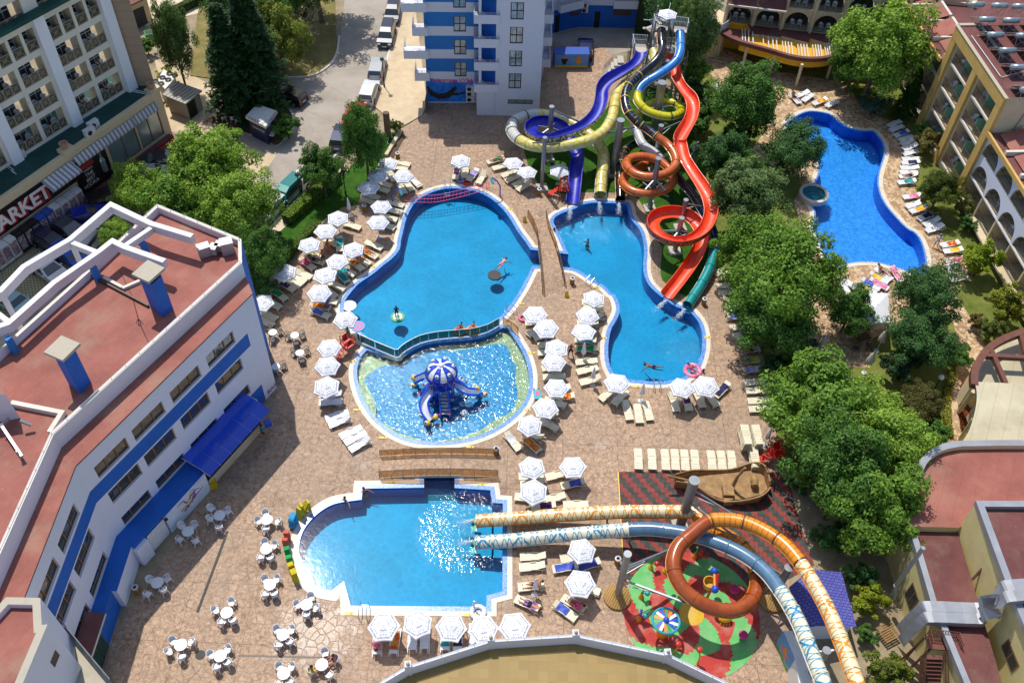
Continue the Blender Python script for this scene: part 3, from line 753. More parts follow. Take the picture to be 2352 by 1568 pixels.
a, b = Q(8, 1893, 123), Q(8, 1925, 700); yl = MB(); yl.beam(a+Vector((0, 0, .012)), b+Vector((0, 0, .012)), .07, .02, 'coping_yellow'); structure('mat_edge_line', yl)
PC = Vector((13.14, 29.23, 0)); PR = 4.71
pm = MB(); NR, NA = 22, 120
for i in range(NR):
 for j in range(NA):
  r0, r1 = PR*i/NR, PR*(i+1)/NR; a0, a1 = 2*math.pi*j/NA, 2*math.pi*(j+1)/NA; r = (r0+r1)/2; a = (a0+a1)/2
  if r < .75: m = 'play_yellow'
  else:
   ring = 0 if r < PR*.62 else 1
   sw = a+(.32*r if ring == 0 else .32*r+.45)
   m = ('play_red', 'play_green')[int(math.floor(sw/(2*math.pi)*8)) % 2]
  p = lambda r, a: (PC.x+r*math.cos(a), PC.y+r*math.sin(a), .02)
  pm.quad(p(r0, a0), p(r1, a0), p(r1, a1), p(r0, a1), m)
structure('splash_pad', pm)
dm = MB(); dm.beam(Q(7, 1630, 1380, .004), Q(7, 2200, 1392, .004), .12, .012, 'drain'); structure('drain_channel', dm)
class Fr:
 """upright wall frame: u along, o outwards, z up"""
 def __init__(s, p, e):
  L = math.hypot(e[0], e[1]); s.p = (p[0], p[1]); s.e = (e[0]/L, e[1]/L); s.n = (s.e[1], -s.e[0])
 def __call__(s, u, o, z): return Vector((s.p[0]+s.e[0]*u+s.n[0]*o, s.p[1]+s.e[1]*u+s.n[1]*o, z))
 def px(s, n, x, y, o=0.):
  a = s(0, o, 0); b = s(1, o, 0)
  return wallpt(T(n, x, y), a, b)
 def rot(s): return math.atan2(s.e[1], s.e[0])
 def box(s, mb, u0, u1, o0, o1, z0, z1, m):
  return mb.add([s(u, o, z) for z in (z0, z1) for o in (o1, o0) for u in (u0, u1)], [(0, 2, 3, 1), (4, 5, 7, 6), (0, 1, 5, 4), (2, 6, 7, 3), (0, 4, 6, 2), (1, 3, 7, 5)], m)
def facade(mb, fr, u0, u1, z0, z1, ops, mf, cu=(), cz=(), depth=.25, rev='wall_white', o=0., back=None):
 us = sorted(set([u0, u1]+[x for x in cu if u0 < x < u1]+[q for w in ops for q in w[:2] if u0 < q < u1]))
 zs = sorted(set([z0, z1]+[x for x in cz if z0 < x < z1]+[q for w in ops for q in w[2:4] if z0 < q < z1]))
 for i in range(len(us)-1):
  for j in range(len(zs)-1):
   u = (us[i]+us[i+1])/2; z = (zs[j]+zs[j+1])/2
   if any(a < u < b and c < z < d for a, b, c, d, *_ in ops): continue
   mb.quad(fr(us[i], o, zs[j]), fr(us[i+1], o, zs[j]), fr(us[i+1], o, zs[j+1]), fr(us[i], o, zs[j+1]), mf(u, z) if callable(mf) else mf)
 for a, b, c, d, *r in ops:
  dp = r[0] if r else depth; k = o-dp
  R = [fr(a, o, c), fr(b, o, c), fr(b, o, d), fr(a, o, d)]; S = [fr(a, k, c), fr(b, k, c), fr(b, k, d), fr(a, k, d)]
  for i in range(4): mb.quad(R[i], S[i], S[(i+1) % 4], R[(i+1) % 4], rev)
  if back: mb.quad(S[0], S[1], S[2], S[3], back)
def window(par, fr, a, b, c, d, o, cols=3, rows=1, fm='frame_brown', gm='glass_dark', t=.09, split=None):
 f = MB()
 for u in [a+t/2]+[a+(b-a)*i/cols for i in range(1, cols)]+[b-t/2]: fr.box(f, u-t/2, u+t/2, o-.02, o+.05, c, d, fm)
 for z in [c+t/2]+([c+(d-c)*i/rows for i in range(1, rows)] if split is None else [split])+[d-t/2]: fr.box(f, a, b, o-.015, o+.045, z-t/2, z+t/2, fm)
 w = part('window', f, par)
 g = MB(); g.quad(fr(a, o, c), fr(b, o, c), fr(b, o, d), fr(a, o, d), gm); part('pane', g, w)
 return w
def text_mesh(txt, h, m, fr, u, z, o=.03, squeeze=1., align='LEFT', slant=0., bold=0., font=None):
 cv = bpy.data.curves.new('t', 'FONT'); cv.body = txt; cv.size = 1.; cv.align_x = align; cv.offset = bold; cv.shear = slant; cv.resolution_u = 3; cv.extrude = 0.
 ob = bpy.data.objects.new('t', cv); COL.objects.link(ob)
 me = ob.to_mesh()
 vs = [v.co.copy() for v in me.vertices]; fs = [tuple(p.vertices) for p in me.polygons]
 ob.to_mesh_clear(); bpy.data.objects.remove(ob); bpy.data.curves.remove(cv)
 mb = MB(); mb.add([fr(u+p.x*h*squeeze/.72, o, z+p.y*h/.72) for p in vs], fs, m); return mb
def railing(mb, pts, h, m, r=.02, posts=1.2, rails=2, closed=False):
 for i in range(len(pts)-1):
  a, b = Vector(pts[i]), Vector(pts[i+1]); L = (b-a).length; n = max(1, round(L/posts))
  for k in range(rails): dz = Vector((0, 0, h*(k+1)/rails)); mb.cyl(a+dz, b+dz, r, m, 5)
  for k in range(n+1):
   p = a.lerp(b, k/n); mb.cyl(p, p+Vector((0, 0, h)), r, m, 5)
def wallpoly(mb, L, z0, z1, m, th=.22, cap=None, closed=True):
 """low wall of thickness th inside polyline L"""
 n = len(L);
 if closed:
  I = inset(L, th); A = v3(L, z0); B = v3(L, z1); C = v3(I, z1); D = v3(I, z0)
  if area(L) < 0: A, B, C, D = A[::-1], B[::-1], C[::-1], D[::-1]
  mb.strip(A, B, m, True); mb.strip(B, C, cap or m, True); mb.strip(C, D, m, True)
 return mb
B0 = (-26.44, 32.91); FA = Fr(B0, (7.39, 14.32)); UA = -.9
b2 = FA(UA, 0, 0); FB = Fr((b2.x-.02, b2.y-20), (.02, 20))       # second facet, u=20 at the bend
bar = thing('bar_building', 'white and blue building with maroon flat roof, pool bar and wooden windows', 'building', (-24, 40, 0))
ZE, ZP, ZR = 11.2, 12.65, 12.05
wb = MB()
opsA = [(u0, u1, z0, z1) for z0, z1 in ((8.38, 9.65), (5.27, 6.6), (2.32, 3.45)) for u0, u1 in ((10.72, 13.62), (7.04, 9.93), (3.41, 6.27))]+[(.05, 2.85, 8.38, 9.65)]+[(0.0, 2.6, 5.27, 6.6), (.0, 2.5, 2.32, 3.45)]
opsA = [q for q in opsA if q[0] > .01 or q[2] > 7]
opsA += [(-.1+.15, 2.85, 5.27, 6.6), (.05, 2.7, 2.32, 3.45)]
mfA = lambda u, z: 'wall_blue' if u < 14.85 and (6.75 < z < 8.14 or z < 2.02) else 'wall_white'
facade(wb, FA, UA, 16.25, 0, ZE, opsA, mfA, (14.85,), (6.75, 8.14, 2.02))
opsB = [(u0, u1, z0, z1) for z0, z1 in ((8.38, 9.65), (5.27, 6.6), (2.32, 3.45)) for u0, u1 in ((15.35, 18.3), (11.6, 14.6), (7.6, 10.6), (3.6, 6.6))]
facade(wb, FB, 0, 20, 0, ZE, opsB, lambda u, z: 'wall_blue' if (6.75 < z < 8.14 or z < 2.02) else 'wall_white', (), (6.75, 8.14, 2.02))
g0 = FA(16.25, 0, 0); g1 = P(T(4, 1655, 245), ZP); g2 = P(T(4, 1650, 85), ZP)
for a, b, z in ((g0, g1, ZP), (g1, g2, ZP)):
 zz = ZE if a is g0 else ZP
 wb.quad((a.x, a.y, 0), (b.x, b.y, 0), (b.x, b.y, zz), (a.x, a.y, zz), 'wall_blue')
ZC = lambda x, y: (x/2.45/1.6327, (720+y/2.45)/1.6327)
far = P(ZC(1445, 115), ZP); lef = P(ZC(830, 690), ZP); lef2 = P(ZC(160, 1290), ZP); lef3 = P(ZC(-300, 1720), ZP)
iA0 = FA(-.35, -1.7, 0); iB0 = FB(0, -1.75, 0)
roofL = [g1, g2, far, lef, lef2, lef3, Vector((iB0.x-9, iB0.y, 0)), iB0, iA0]
roofL = [Vector((p[0], p[1])) for p in roofL]
n = len(roofL)
for i in range(n):
 a, b = roofL[i], roofL[(i+1) % n]; z0 = ZE-.05 if i in (6, 7, 8) else 0
 if i != 0: wb.quad((b.x, b.y, z0), (a.x, a.y, z0), (a.x, a.y, ZP), (b.x, b.y, ZP), 'wall_white')
part('wall', wb, bar)
for q in opsA: window(bar, FA, *q, -.2)
for q in opsB: window(bar, FB, *q, -.2)
rb = MB()
inn = inset(roofL, .25); rb.sheet([inn], ZR, 'roof_red')
led = [FA(16.25, .06, 0), FA(UA, .06, 0), FB(0, .06, 0), Vector((iB0.x, iB0.y, 0)), iA0, g1]
rb.prism([(p[0], p[1]) for p in led], ZE-.12, ZE, 'frame_dark', 'roof_red')
part('roof', rb, bar)
pb = MB(); a = v3(roofL, ZP); b = v3(inn, ZP); c = v3(inn, ZR)
pb.strip(a[::-1], b[::-1], 'cap_white', True) if area(roofL) > 0 else pb.strip(a, b, 'cap_white', True)
pb.strip(b[::-1], c[::-1], 'wall_white', True) if area(roofL) > 0 else pb.strip(b, c, 'wall_white', True)
part('parapet', pb, bar)
rl = MB()
md = inset(roofL, .14)
railing(rl, [Vector((p.x, p.y, ZP)) for p in md[7:]]+[Vector((md[0].x, md[0].y, ZP))], .16, 'rail_white', .022, 1.3, 1)
railing(rl, [Vector((p.x, p.y, ZP)) for p in md[1:4]], .2, 'rail_white', .022, 1.3, 1)
part('roof_railing', rl, bar)
dd = MB()
q = [P(T(4, x, y), ZR+.5) for x, y in ((1395, 160), (1450, 175), (1475, 130), (1545, 140))]
dd.box(q[0], (.9, .7, .9), 'duct', .5); dd.beam(q[1], q[2], .55, .6, 'duct'); dd.beam(q[2], q[3], .6, .6, 'duct'); dd.box(q[3]+Vector((.1, 0, .1)), (.9, .8, 1.1), 'duct', .4)
part('ventilation_duct', dd, bar)
for base in (((1025, 540), (1118, 622), (1185, 560)), ((470, 1075), (550, 1142), (625, 1065))):
 A_, B_, C_ = [P(T(4, *p), ZR) for p in base]; D_ = A_+C_-B_
 cm = MB(); cm.prism([(p.x, p.y) for p in (A_, B_, C_, D_)], ZR, ZR+3.3, 'wall_blue', top=False)
 cc = (A_+C_)/2; e1 = (C_-B_).normalized(); ch = part('chimney', cm, bar)
 ca = MB(); ca.box(cc+Vector((0, 0, 3.5)), (1.55, 1.5, .22), 'stone_cap', math.atan2(e1.y, e1.x)); ca.box(cc+Vector((0, 0, 3.33)), (.9, .9, .16), 'stone_cap', math.atan2(e1.y, e1.x)); part('chimney_cap', ca, ch)
ZB = 14.2
outer = [P(ZC(*p), ZB) for p in ((-500, 1150), (0, 905), (215, 680), (640, 430), (1015, 110), (1385, 285), (1765, 400))]
inner = [P(ZC(*p), ZB) for p in ((-500, 1480), (0, 1225), (75, 1200), (490, 830), (910, 540), (1030, 445), (1140, 500), (1510, 630))]
bm = MB()
for L in (outer, inner):
 bm.ribbon(L, .42, .7, 'white_beam')
for a, b in (((660, 455), (890, 545)), ((1385, 320), (1150, 480)), ((-20, 1110), (70, 1180))):
 bm.beam(P(ZC(*a), ZB-.1)-Vector((0, 0, .3)), P(ZC(*b), ZB-.1)-Vector((0, 0, .3)), .36, .5, 'white_beam')
for p in outer[1:4:2]: bm.cyl((p.x, p.y, 0), (p.x, p.y, ZB-.7), .2, 'white_beam', 8)
perg = part('roof_beams', bm, bar)
for base, top in (((905, 810), (860, 690)), ((145, 1470), (75, 1330)), ((1360, 600), (1300, 480)), ((1390, 700), (1350, 650))):
 p = P(ZC(*base), ZR); k = MB(); k.box(p+Vector((0, 0, (ZB-.7-ZR)/2)), (.42, .32, ZB-.7-ZR), 'wall_blue_light', 1.1); part('post', k, bar)
dv = MB()
for L in (((800, 760), (1370, 1060)), ((960, 800), (1130, 890)), ((1130, 900), (1290, 830))):
 dv.beam(P(ZC(*L[0]), ZR)+Vector((0, 0, .12)), P(ZC(*L[1]), ZR)+Vector((0, 0, .12)), .12 if L[0][0] == 800 else .22, .24, 'frame_dark' if L[0][0] == 800 else 'cap_white')
L = [Q(4, x, y, ZR) for x, y in ((90, 1222), (435, 1290), (350, 1425))]
part('roof_kerb', dv, bar)
dv = MB(); dv.ribbon([p+Vector((0, 0, .4)) for p in L], .3, .4, 'cap_white'); part('dividing_wall', dv, bar)
ct_ = MB(); p0, p1, p2 = Q(4, 955, 660, ZR), Q(4, 815, 290, ZR+2.1), Q(4, 1015, 790, ZR)
ct_.cyl(p0+Vector((0, 0, .3)), P(T(4, 905, 480), ZR), .02, 'rail_dark', 4); ct_.cyl(P(T(4, 905, 480), ZR), P(T(4, 820, 300), ZR), .02, 'rail_dark', 4); ct_.cyl(p0+Vector((0, 0, .3)), p2, .02, 'rail_dark', 4)
for k in range(4): ct_.cyl(p0+Vector((.25*math.cos(k*1.57), .25*math.sin(k*1.57), 0)), p0+Vector((0, 0, .45)), .02, 'rail_dark', 4)
part('aerial', ct_, bar)
stb = MB()
s0 = [Q(4, x, y, 14.6) for x, y in ((-200, 900), (0, 1085), (35, 1140), (-200, 1180))]
stb.prism([(p.x, p.y) for p in s0], ZR, 14.6, 'wall_white', 'roof_red')
part('stair_head', stb, bar)
gf = MB()
for a, b in (((0, 1365), (60, 1310)), ((15, 1365), (150, 1568)), ((135, 1325), (215, 1355))): gf.beam(Q(4, *a, ZR+.9), Q(4, *b, ZR+.5), .16, .16, 'metal')
gf.cyl(Q(4, 150, 1590, ZR), Q(4, 150, 1590, ZR)+Vector((0, 0, .9)), .06, 'metal', 6)
part('roof_frame', gf, bar)
gfm = MB(); ZG = 2.3
FA.box(gfm, 1.95, 6.15, 0, 1.78, 0, ZG-.02, 'mural_octopus'); FA.box(gfm, 1.93, 6.17, 0, 1.79, ZG-.02, ZG, 'wall_blue')
FA.box(gfm, -.9, 1.95, 0, 1.6, ZG-.25, ZG+.004, 'wall_blue'); FA.box(gfm, -1.0, .1, 0, 1.9, 0, ZG-.26, 'wall_white')
FA.box(gfm, 6.17, 12.4, 0, .3, 2.0, 2.29, 'wall_blue'); FA.box(gfm, 12.35, 13.3, .02, .9, 0, 2.35, 'wall_white')
FB.box(gfm, 16.0, 19.6, 0, 1.25, 0, ZG-.02, 'wall_white'); FB.box(gfm, 16.0, 19.9, 0, 1.26, ZG-.02, ZG, 'wall_blue'); FB.box(gfm, 9.5, 16.0, 0, .9, 0, 2.3, 'wall_blue')
part('ground_floor', gfm, bar)
sh = MB()
for k in range(16): FA.box(sh, .2, 1.85, 1.66, 1.70+.02*(k % 2), .06+k*.125, .06+(k+1)*.125, 'shutter')
part('roller_shutter', sh, bar)
mp = MB()
rr = random.Random(3)
for k in range(9):
 u, z = 3.0+rr.uniform(-.1, 1.4), .7+rr.uniform(0, .7); pts = [FA(u, 1.80, z)]; a = rr.uniform(-.6, 1.4)
 for s in range(7):
  a += rr.uniform(-.7, .7); u += .2*math.cos(a); z += .14*math.sin(a); pts.append(FA(min(5.9, max(2.1, u)), 1.80, min(2.15, max(.15, z))))
 mp.tube(pts, [.07*(1-i/9) for i in range(8)], 'paint_purple' if k % 3 else 'paint_gold', 5)
part('mural_drawing', mp, bar)
ck = MB(); FA.box(ck, 6.3, 12.3, 1.35, 1.66, 0, 1.05, 'wall_beige'); FA.box(ck, 6.2, 12.35, 1.3, 1.75, 1.05, 1.12, 'frame_dark'); part('bar_counter', ck, bar)
cn = MB()
for k in range(6):
 u0, u1 = 6.0+k*1.15, 6.0+(k+1)*1.15-.02
 pr = [(0.02, 3.15), (.8, 3.1), (1.7, 2.95), (2.55, 2.62)]
 for i in range(3): cn.quad(FA(u0, pr[i][0], pr[i][1]), FA(u0, pr[i+1][0], pr[i+1][1]), FA(u1, pr[i+1][0], pr[i+1][1]), FA(u1, pr[i][0], pr[i][1]), 'canopy_blue')
 cn.cyl(FA(u0, 0, 3.1), FA(u0, 1.7, 2.91), .025, 'rail_white', 5); cn.cyl(FA(u0, 1.7, 2.91), FA(u0, 2.55, 2.58), .025, 'rail_white', 5)
part('bar_canopy', cn, bar)
part('lettering', text_mesh('POOL BAR', .42, 'paint_purple', FA, 13.2, .35, .05, 1.15), bar)
aw = MB(); aw.quad(FB(8.4, .0, 3.0), FB(8.4, 1.2, 2.75), FB(14.2, 1.2, 2.75), FB(14.2, 0, 3.0), 'roof_maroon'); FB.box(aw, 8.4, 14.2, 1.18, 1.24, 2.65, 2.77, 'cap_white'); part('door_awning', aw, bar)
dg = MB(); FB.box(dg, 8.6, 13.2, .9, .96, .05, 2.3, 'frame_dark');
for k in range(5): FB.box(dg, 8.7+k*.9, 9.5+k*.9, .955, .985, .15, 2.2, 'panel_green')
part('glass_door', dg, bar)
lm = MB(); lm.ball(FA(1.9, 1.95, 2.15), .13, 'black'); part('wall_lamp', lm, bar)
wing = thing('corner_wing', 'white wing with maroon roof and metal parapet caps in the bottom left corner', 'building', (-29, 20, 0))
WZ = 11.9
wl = [Q(7, x, y, WZ) for x, y in ((-900, 1000), (-60, 1090), (40, 980), (275, 985), (285, 1170), (325, 1165), (100, 1700), (-900, 1700))]
wl = [Vector((p.x, p.y)) for p in wl]
k = MB(); k.prism(wl, 0, WZ-.5, 'wall_white', top=False); part('wall', k, wing)
k = MB(); wi = inset(wl, .42); k.sheet([wi], WZ-.45, 'roof_red'); part('roof', k, wing)
k = MB(); wallpoly(k, wl, WZ-.5, WZ, 'wall_white', .42, 'stone_cap'); part('parapet', k, wing)
k = MB(); ed = (wl[6]-wl[5]).normalized(); FW = Fr(wl[5] if ed.y < 0 else wl[6], (ed.x, ed.y)); nrm = FW.n
FW = Fr((wl[6].x, wl[6].y), (wl[5].x-wl[6].x, wl[5].y-wl[6].y)); uu, zz = FW.px(7, 375, 1400)
FW.box(k, uu-.35, uu+.35, -.02, .03, zz-.35, zz+.35, 'frame_dark'); part('window', k, wing)
k = MB(); bl = [Q(7, x, y, 6.5) for x, y in ((430, 1160), (770, 1568), (900, 1800), (300, 1700), (250, 1200))]; k.prism([(p.x, p.y) for p in bl], 0, 6., 'wall_white', 'stone_cap'); part('terrace', k, wing)
k = MB()
for i in range(1):
 A_, B_ = bl[0], bl[1]
 for j in range(6):
  p, q = A_.lerp(B_, j/6), A_.lerp(B_, (j+.95)/6); k.quad((p.x, p.y, 6.), (q.x, q.y, 6.), (q.x, q.y, 7.1), (p.x, p.y, 7.1), 'panel_smoke'); k.cyl((p.x, p.y, 6.), (p.x, p.y, 7.12), .03, 'rail_steel', 5)
 k.cyl((A_.x, A_.y, 7.12), (B_.x, B_.y, 7.12), .035, 'rail_steel', 5)
part('glass_railing', k, wing)
hotel = thing('hotel_building', 'white balconied hotel with brown end wall and market below a green roof', 'building', (-42, 76, 0))
FH = Fr((-45.17, 69.02), (6.14, 10.27)); ZB_ = 5.38
FK = Fr((-36.0, 79.8), (6.5, 12.0))               # market front, u <= 0
hw = MB(); ops = []; bal = []
for bay in range(-3, 1):
 for fl in range(6):
  z = 5.72+fl*2.7
  if fl == 3:
   for k in range(4): ops.append((12-5.65+bay*6.85+k*1.44+.06, 12-5.65+bay*6.85+k*1.44+1.2, z, z+2.05, 1.3))
  else:
   for k in range(2): ops.append((12-5.75+bay*6.85+k*2.9, 12-5.75+bay*6.85+k*2.9+2.5, z, z+2.1, 1.3))
  for k in range(len(ops)-(4 if fl == 3 else 2), len(ops)): bal.append((bay, fl, ops[k]))
facade(hw, FH, -21, 13.05, ZB_-.3, 26, ops, 'wall_hotel', depth=1.3, rev='interior_beige')
for bay in range(-3, 2):
 u = 5.05+bay*6.85; FH.box(hw, u, u+1.1, 0, .45, ZB_-.3, 17.0, 'wall_hotel_white')
FH.box(hw, -21, 13.1, .0, .9, 16.9, 17.25, 'roof_green')
e0 = FH(13.05, 0, 0); e1 = P(T(1, 1062, 590), ZB_); ed = Vector((e1.x-e0.x, e1.y-e0.y, 0)); e1 = e0+ed
hw.quad((e0.x, e0.y, ZB_-.3), (e1.x, e1.y, ZB_-.3), (e1.x, e1.y, 26), (e0.x, e0.y, 26), 'wall_brown')
a = e1+Vector((-9, 12, 0)); hw.add([(e1.x, e1.y, 0), (a.x, a.y, 0), (a.x, a.y, 26), (e1.x, e1.y, 26)], [(0, 1, 2, 3)], 'wall_brown')
part('wall', hw, hotel)
hr = MB(); hr.quad(FH(-21, 0, 26), FH(13.05, 0, 26), FH(13.05, -14, 26), FH(-21, -14, 26), 'roof_green'); part('roof', hr, hotel)
def rail_mesh(w, npan):
 m = MB()
 for z in (.05, .95): m.box((w/2, 0, z), (w, .05, .06), 'rail_taupe')
 for i in range(npan):
  a, b = w*i/npan+.03, w*(i+1)/npan-.03; c = (a+b)/2
  for x in (a, b): m.box((x, 0, .5), (.05, .045, .9), 'rail_taupe')
  m.beam((a, 0, .1), (b, 0, .9), .03, .04, 'rail_taupe'); m.beam((a, 0, .9), (b, 0, .1), .035, .03, 'rail_taupe')
  for s in (-1, 1):
   m.beam((c, 0, .5+s*.22), (c+.2, 0, .5), .03, .03, 'rail_taupe'); m.beam((c, 0, .5+s*.22), (c-.2, 0, .5), .03, .03, 'rail_taupe')
  m.box((c, .012, .5), (b-a, .012, .86), 'rail_fill')
 return m
RW = {2.5: rail_mesh(2.5, 3).mesh('railing'), 1.14: rail_mesh(1.14, 1).mesh('railing')}
HB = []
for bay, fl, (a, b, c, d, dp) in bal:
 cen = FH((a+b)/2, 0, c+.5); px_ = None
 if fl > 4 or bay < -2: continue
 w = 2.5 if b-a > 2 else 1.14
 o = bpy.data.objects.new('railing', RW[w]); link(o, hotel); p = FH(a, -.06, c)-Vector(hotel.location); o.location = p; o.rotation_euler = (0, 0, FH.rot())
 window(hotel, FH, a+.02, b-.02 if w < 2 else b-.55, c+.02, d-.02, -1.27, 3 if w > 2 else 2, 2, 'frame_white', 'glass_dark', .06)
 HB.append((bay, fl, a, b, c))
kb_ = MB()
kl = [FK(.0, 0, 0), FK(-45, 0, 0), FK(-45, -14, 0), FK(-.6, -6, 0)]
shop = [(-7.7, -4.1, .6, 3.7, .12), (-3.9, -.9, .6, 3.7, .12)]
facade(kb_, FK, -45, 0, 0, ZB_, shop, 'wall_cream', rev='wall_cream')
k0, k3 = FK(0, 0, 0), FK(.8, -3.5, 0)
kb_.quad((k0.x, k0.y, 0), (k3.x, k3.y, 0), (k3.x, k3.y, ZB_+.3), (k0.x, k0.y, ZB_+.3), 'wall_brown')
FK.box(kb_, -45, 0, -.3, .12, ZB_-.15, ZB_+.12, 'wall_cream')
for u in (-.1, -11.2, -21.3, -27.0): FK.box(kb_, u-1.1, u+.15, -.75, .2, ZB_-.1, ZB_+.42, 'wall_cream')
part('market_front', kb_, hotel)
gr = MB(); gr.add([FK(-45, -.25, ZB_+.02), FK(0, -.25, ZB_+.02), FK(.8, -3.6, ZB_+.02), FK(.2, -6, ZB_+.02), FK(-45, -9, ZB_+.02)], [(0, 1, 2, 3, 4)], 'roof_green'); part('green_roof', gr, hotel)
for (a, b, c, d, dp) in shop:
 w = window(hotel, FK, a, b, c, d, -.1, 2, 1, 'frame_brown', 'glass_pale', .1)
sg = MB(); FK.box(sg, -27.5, -12.1, .0, .12, 2.3, 4.55, 'sign_black'); s_ = part('market_sign', sg, hotel)
tm = MB()
part('lettering', text_mesh('SUPERMARKET', 1.45, 'sign_white', FK, -27.6, 2.75, .14, .95, bold=.03), s_)
part('letter_edges', text_mesh('SUPERMARKET', 1.5, 'sign_red', FK, -27.72, 2.62, .13, .95, bold=.045), s_)
ad = MB(); FK.box(ad, -12.05, -8.1, .0, .12, .35, 4.0, 'sign_black'); a_ = part('vodka_advert', ad, hotel)
for tx, z in (('THE', 2.0), ('BEST', 1.45), ('VODKA', .9)): part('lettering', text_mesh(tx, .4, 'sign_white', FK, -10.6 if tx != 'VODKA' else -10.75, z, .14, .95, 'CENTER'), a_)
part('lettering', text_mesh('VODKA', .26, 'sign_white', FK, -10.6, 2.6, .15, .9, 'CENTER'), a_)
lb = MB(); FK.box(lb, -11.45, -9.75, .12, .135, 2.95, 3.4, 'sign_red'); part('label_plate', lb, a_)
bt = MB(); bt.M = Matrix.Translation(FK(-8.85, .13, 1.4)); bt.lathe([(.02, 0), (.3, 0), (.3, 1.2), (.12, 1.6), (.1, 2.2), (.02, 2.2)], 'glass_pale', 10); part('bottle_picture', bt, a_)
for u0, u1, z, o in ((-15.4, -11.9, 4.6, 1.25), (-11.6, -8.0, 4.7, .5), (-7.9, -4.2, 4.6, .4), (-4.1, -1.0, 4.6, .4), (-27.5, -24.5, 4.6, 1.0)):
 aw = MB(); aw.quad(FK(u0, .1, z), FK(u0, o, z-.62), FK(u1, o, z-.62), FK(u1, .1, z), 'awning'); aw.quad(FK(u0, o, z-.62), FK(u0, o, z-.85), FK(u1, o, z-.85), FK(u1, o, z-.62), 'awning'); part('awning', aw, hotel)
st_ = MB(); FK.box(st_, -12, -.5, .05, 1.2, 0, .18, 'sign_red'); FK.box(st_, -12, -.5, .05, .7, .18, .34, 'roof_maroon'); part('step', st_, hotel)
for u in (-.65, -11.7, -21.8, -27.5):
 k = MB(); k.M = Matrix.Translation(FK(u, -.3, ZB_+.42)); k.lathe([(.02, 0), (.2, 0), (.22, .1), (.34, .22), (.38, .5), (.42, .56), (.3, .56), (.25, .4), (.02, .38)], 'terracotta', 14)
 o = part('urn', k, None); tag(o, {-.65: 'stone urn on the parapet at the end of the market roof', -11.7: 'stone urn beside two air conditioners on market parapet', -21.8: 'stone urn on parapet above the market sign letters', -27.5: 'stone urn on market parapet at left picture edge'}[u], 'urn', 'urns on the market parapet')
def ac_unit(parent, loc, rz, w=.85, h=.6, d=.35):
 k = MB(); k.M = Matrix.Translation(loc) @ Matrix.Rotation(rz, 4, 'Z'); k.box((0, 0, h/2), (w, d, h), 'ac_white')
 o = part('air_conditioner', k, parent)
 f = MB(); f.M = k.M; f.M = k.M @ Matrix.Translation((-.12, -d/2-.005, h/2)) @ Matrix.Rotation(math.pi/2, 4, 'X'); f.lathe([(.02, .01), (.2, .0), (.24, .015)], 'black', 14); part('fan', f, o)
 return o
for x, y, lab in ((620, 925, 'white air conditioner box, nearer of the pair on market roof'), (645, 875, 'white air conditioner box, farther of the pair on market roof'), (140, 1085, 'white air conditioner standing below balconies at left edge')):
 o = ac_unit(None, Q(1, x, y, ZB_+.02), FH.rot(), 1.1, .8, .45); tag(o, lab, 'air conditioner')
ub = MB()
for a, b in (((880, 620), (1030, 650)), ((890, 610), (1040, 640)), ((0, 1105), (110, 1190)), ((10, 1095), (95, 1165)), ((20, 1110), (90, 1180))): ub.beam(Q(1, *a, ZB_+.1), Q(1, *b, ZB_+.1), .07, .07, 'rail_white')
part('pole_bundle', ub, hotel)
tower = thing('apartment_tower', 'tall white and blue tower with concrete balconies and an otter mural', 'building', (-4, 88, 0))
FT = Fr((-2.80, 85.14), (4.7, .18)); FM = Fr((-10.17, 86.95), (5.45, .30)); TZ = 15.0
tw = MB(); wins = []
for i in range(6): wins.append((*FT.px(2, 1143, 605-0)[:1], FT.px(2, 1228, 605)[0], 3.41+2.65*i, 5.25+2.65*i))
wins = [w for w in wins if w[3] < TZ]
low = [(*[FT.px(2, 1138, 715)[0], FT.px(2, 1308, 715)[0]], FT.px(2, 1138, 712)[1], FT.px(2, 1138, 680)[1])]
facade(tw, FT, 0, 4.72, 0, TZ, wins+low, 'wall_white', depth=.12)
r0, r1 = FT(4.72, 0, 0), FT(4.72, -14, 0); tw.quad((r0.x, r0.y, 0), (r1.x, r1.y, 0), (r1.x, r1.y, TZ), (r0.x, r0.y, TZ), 'wall_white')
wm_ = [(FM.px(2, 775, 525)[0], FM.px(2, 857, 525)[0], z+2.65*i, z+2.65*i+1.75) for i in range(5) for z in (FM.px(2, 775, 525)[1],)]
zb0, zb1 = FM.px(2, 600, 490)[1], FM.px(2, 600, 400)[1]
def mfM(u, z):
 k = (z-zb0) % 2.65
 return 'wall_blue_light' if z > zb0 and k < zb1-zb0 else 'wall_white'
cz = [zb0+2.65*i for i in range(6)]+[zb1+2.65*i for i in range(6)]
facade(tw, FM, 0, 5.6, 0, TZ, [w for w in wm_ if w[3] < TZ], mfM, (), cz, depth=.12)
l0, l1 = FM(0, 0, 0), FM(-.3, -12, 0); tw.quad((l1.x, l1.y, 0), (l0.x, l0.y, 0), (l0.x, l0.y, TZ), (l1.x, l1.y, TZ), 'wall_white')
q0, q1 = FM(5.6, 0, 0), FT(0, 0, 0)
tw.quad((q0.x, q0.y, 0), (q1.x, q1.y, 0), (q1.x, q1.y, TZ), (q0.x, q0.y, TZ), 'wall_blue')
FT.box(tw, -1.95, 0.02, -2.2, -.02, 0, FT.px(2, 1053, 630)[1], 'wall_white')
part('wall', tw, tower)
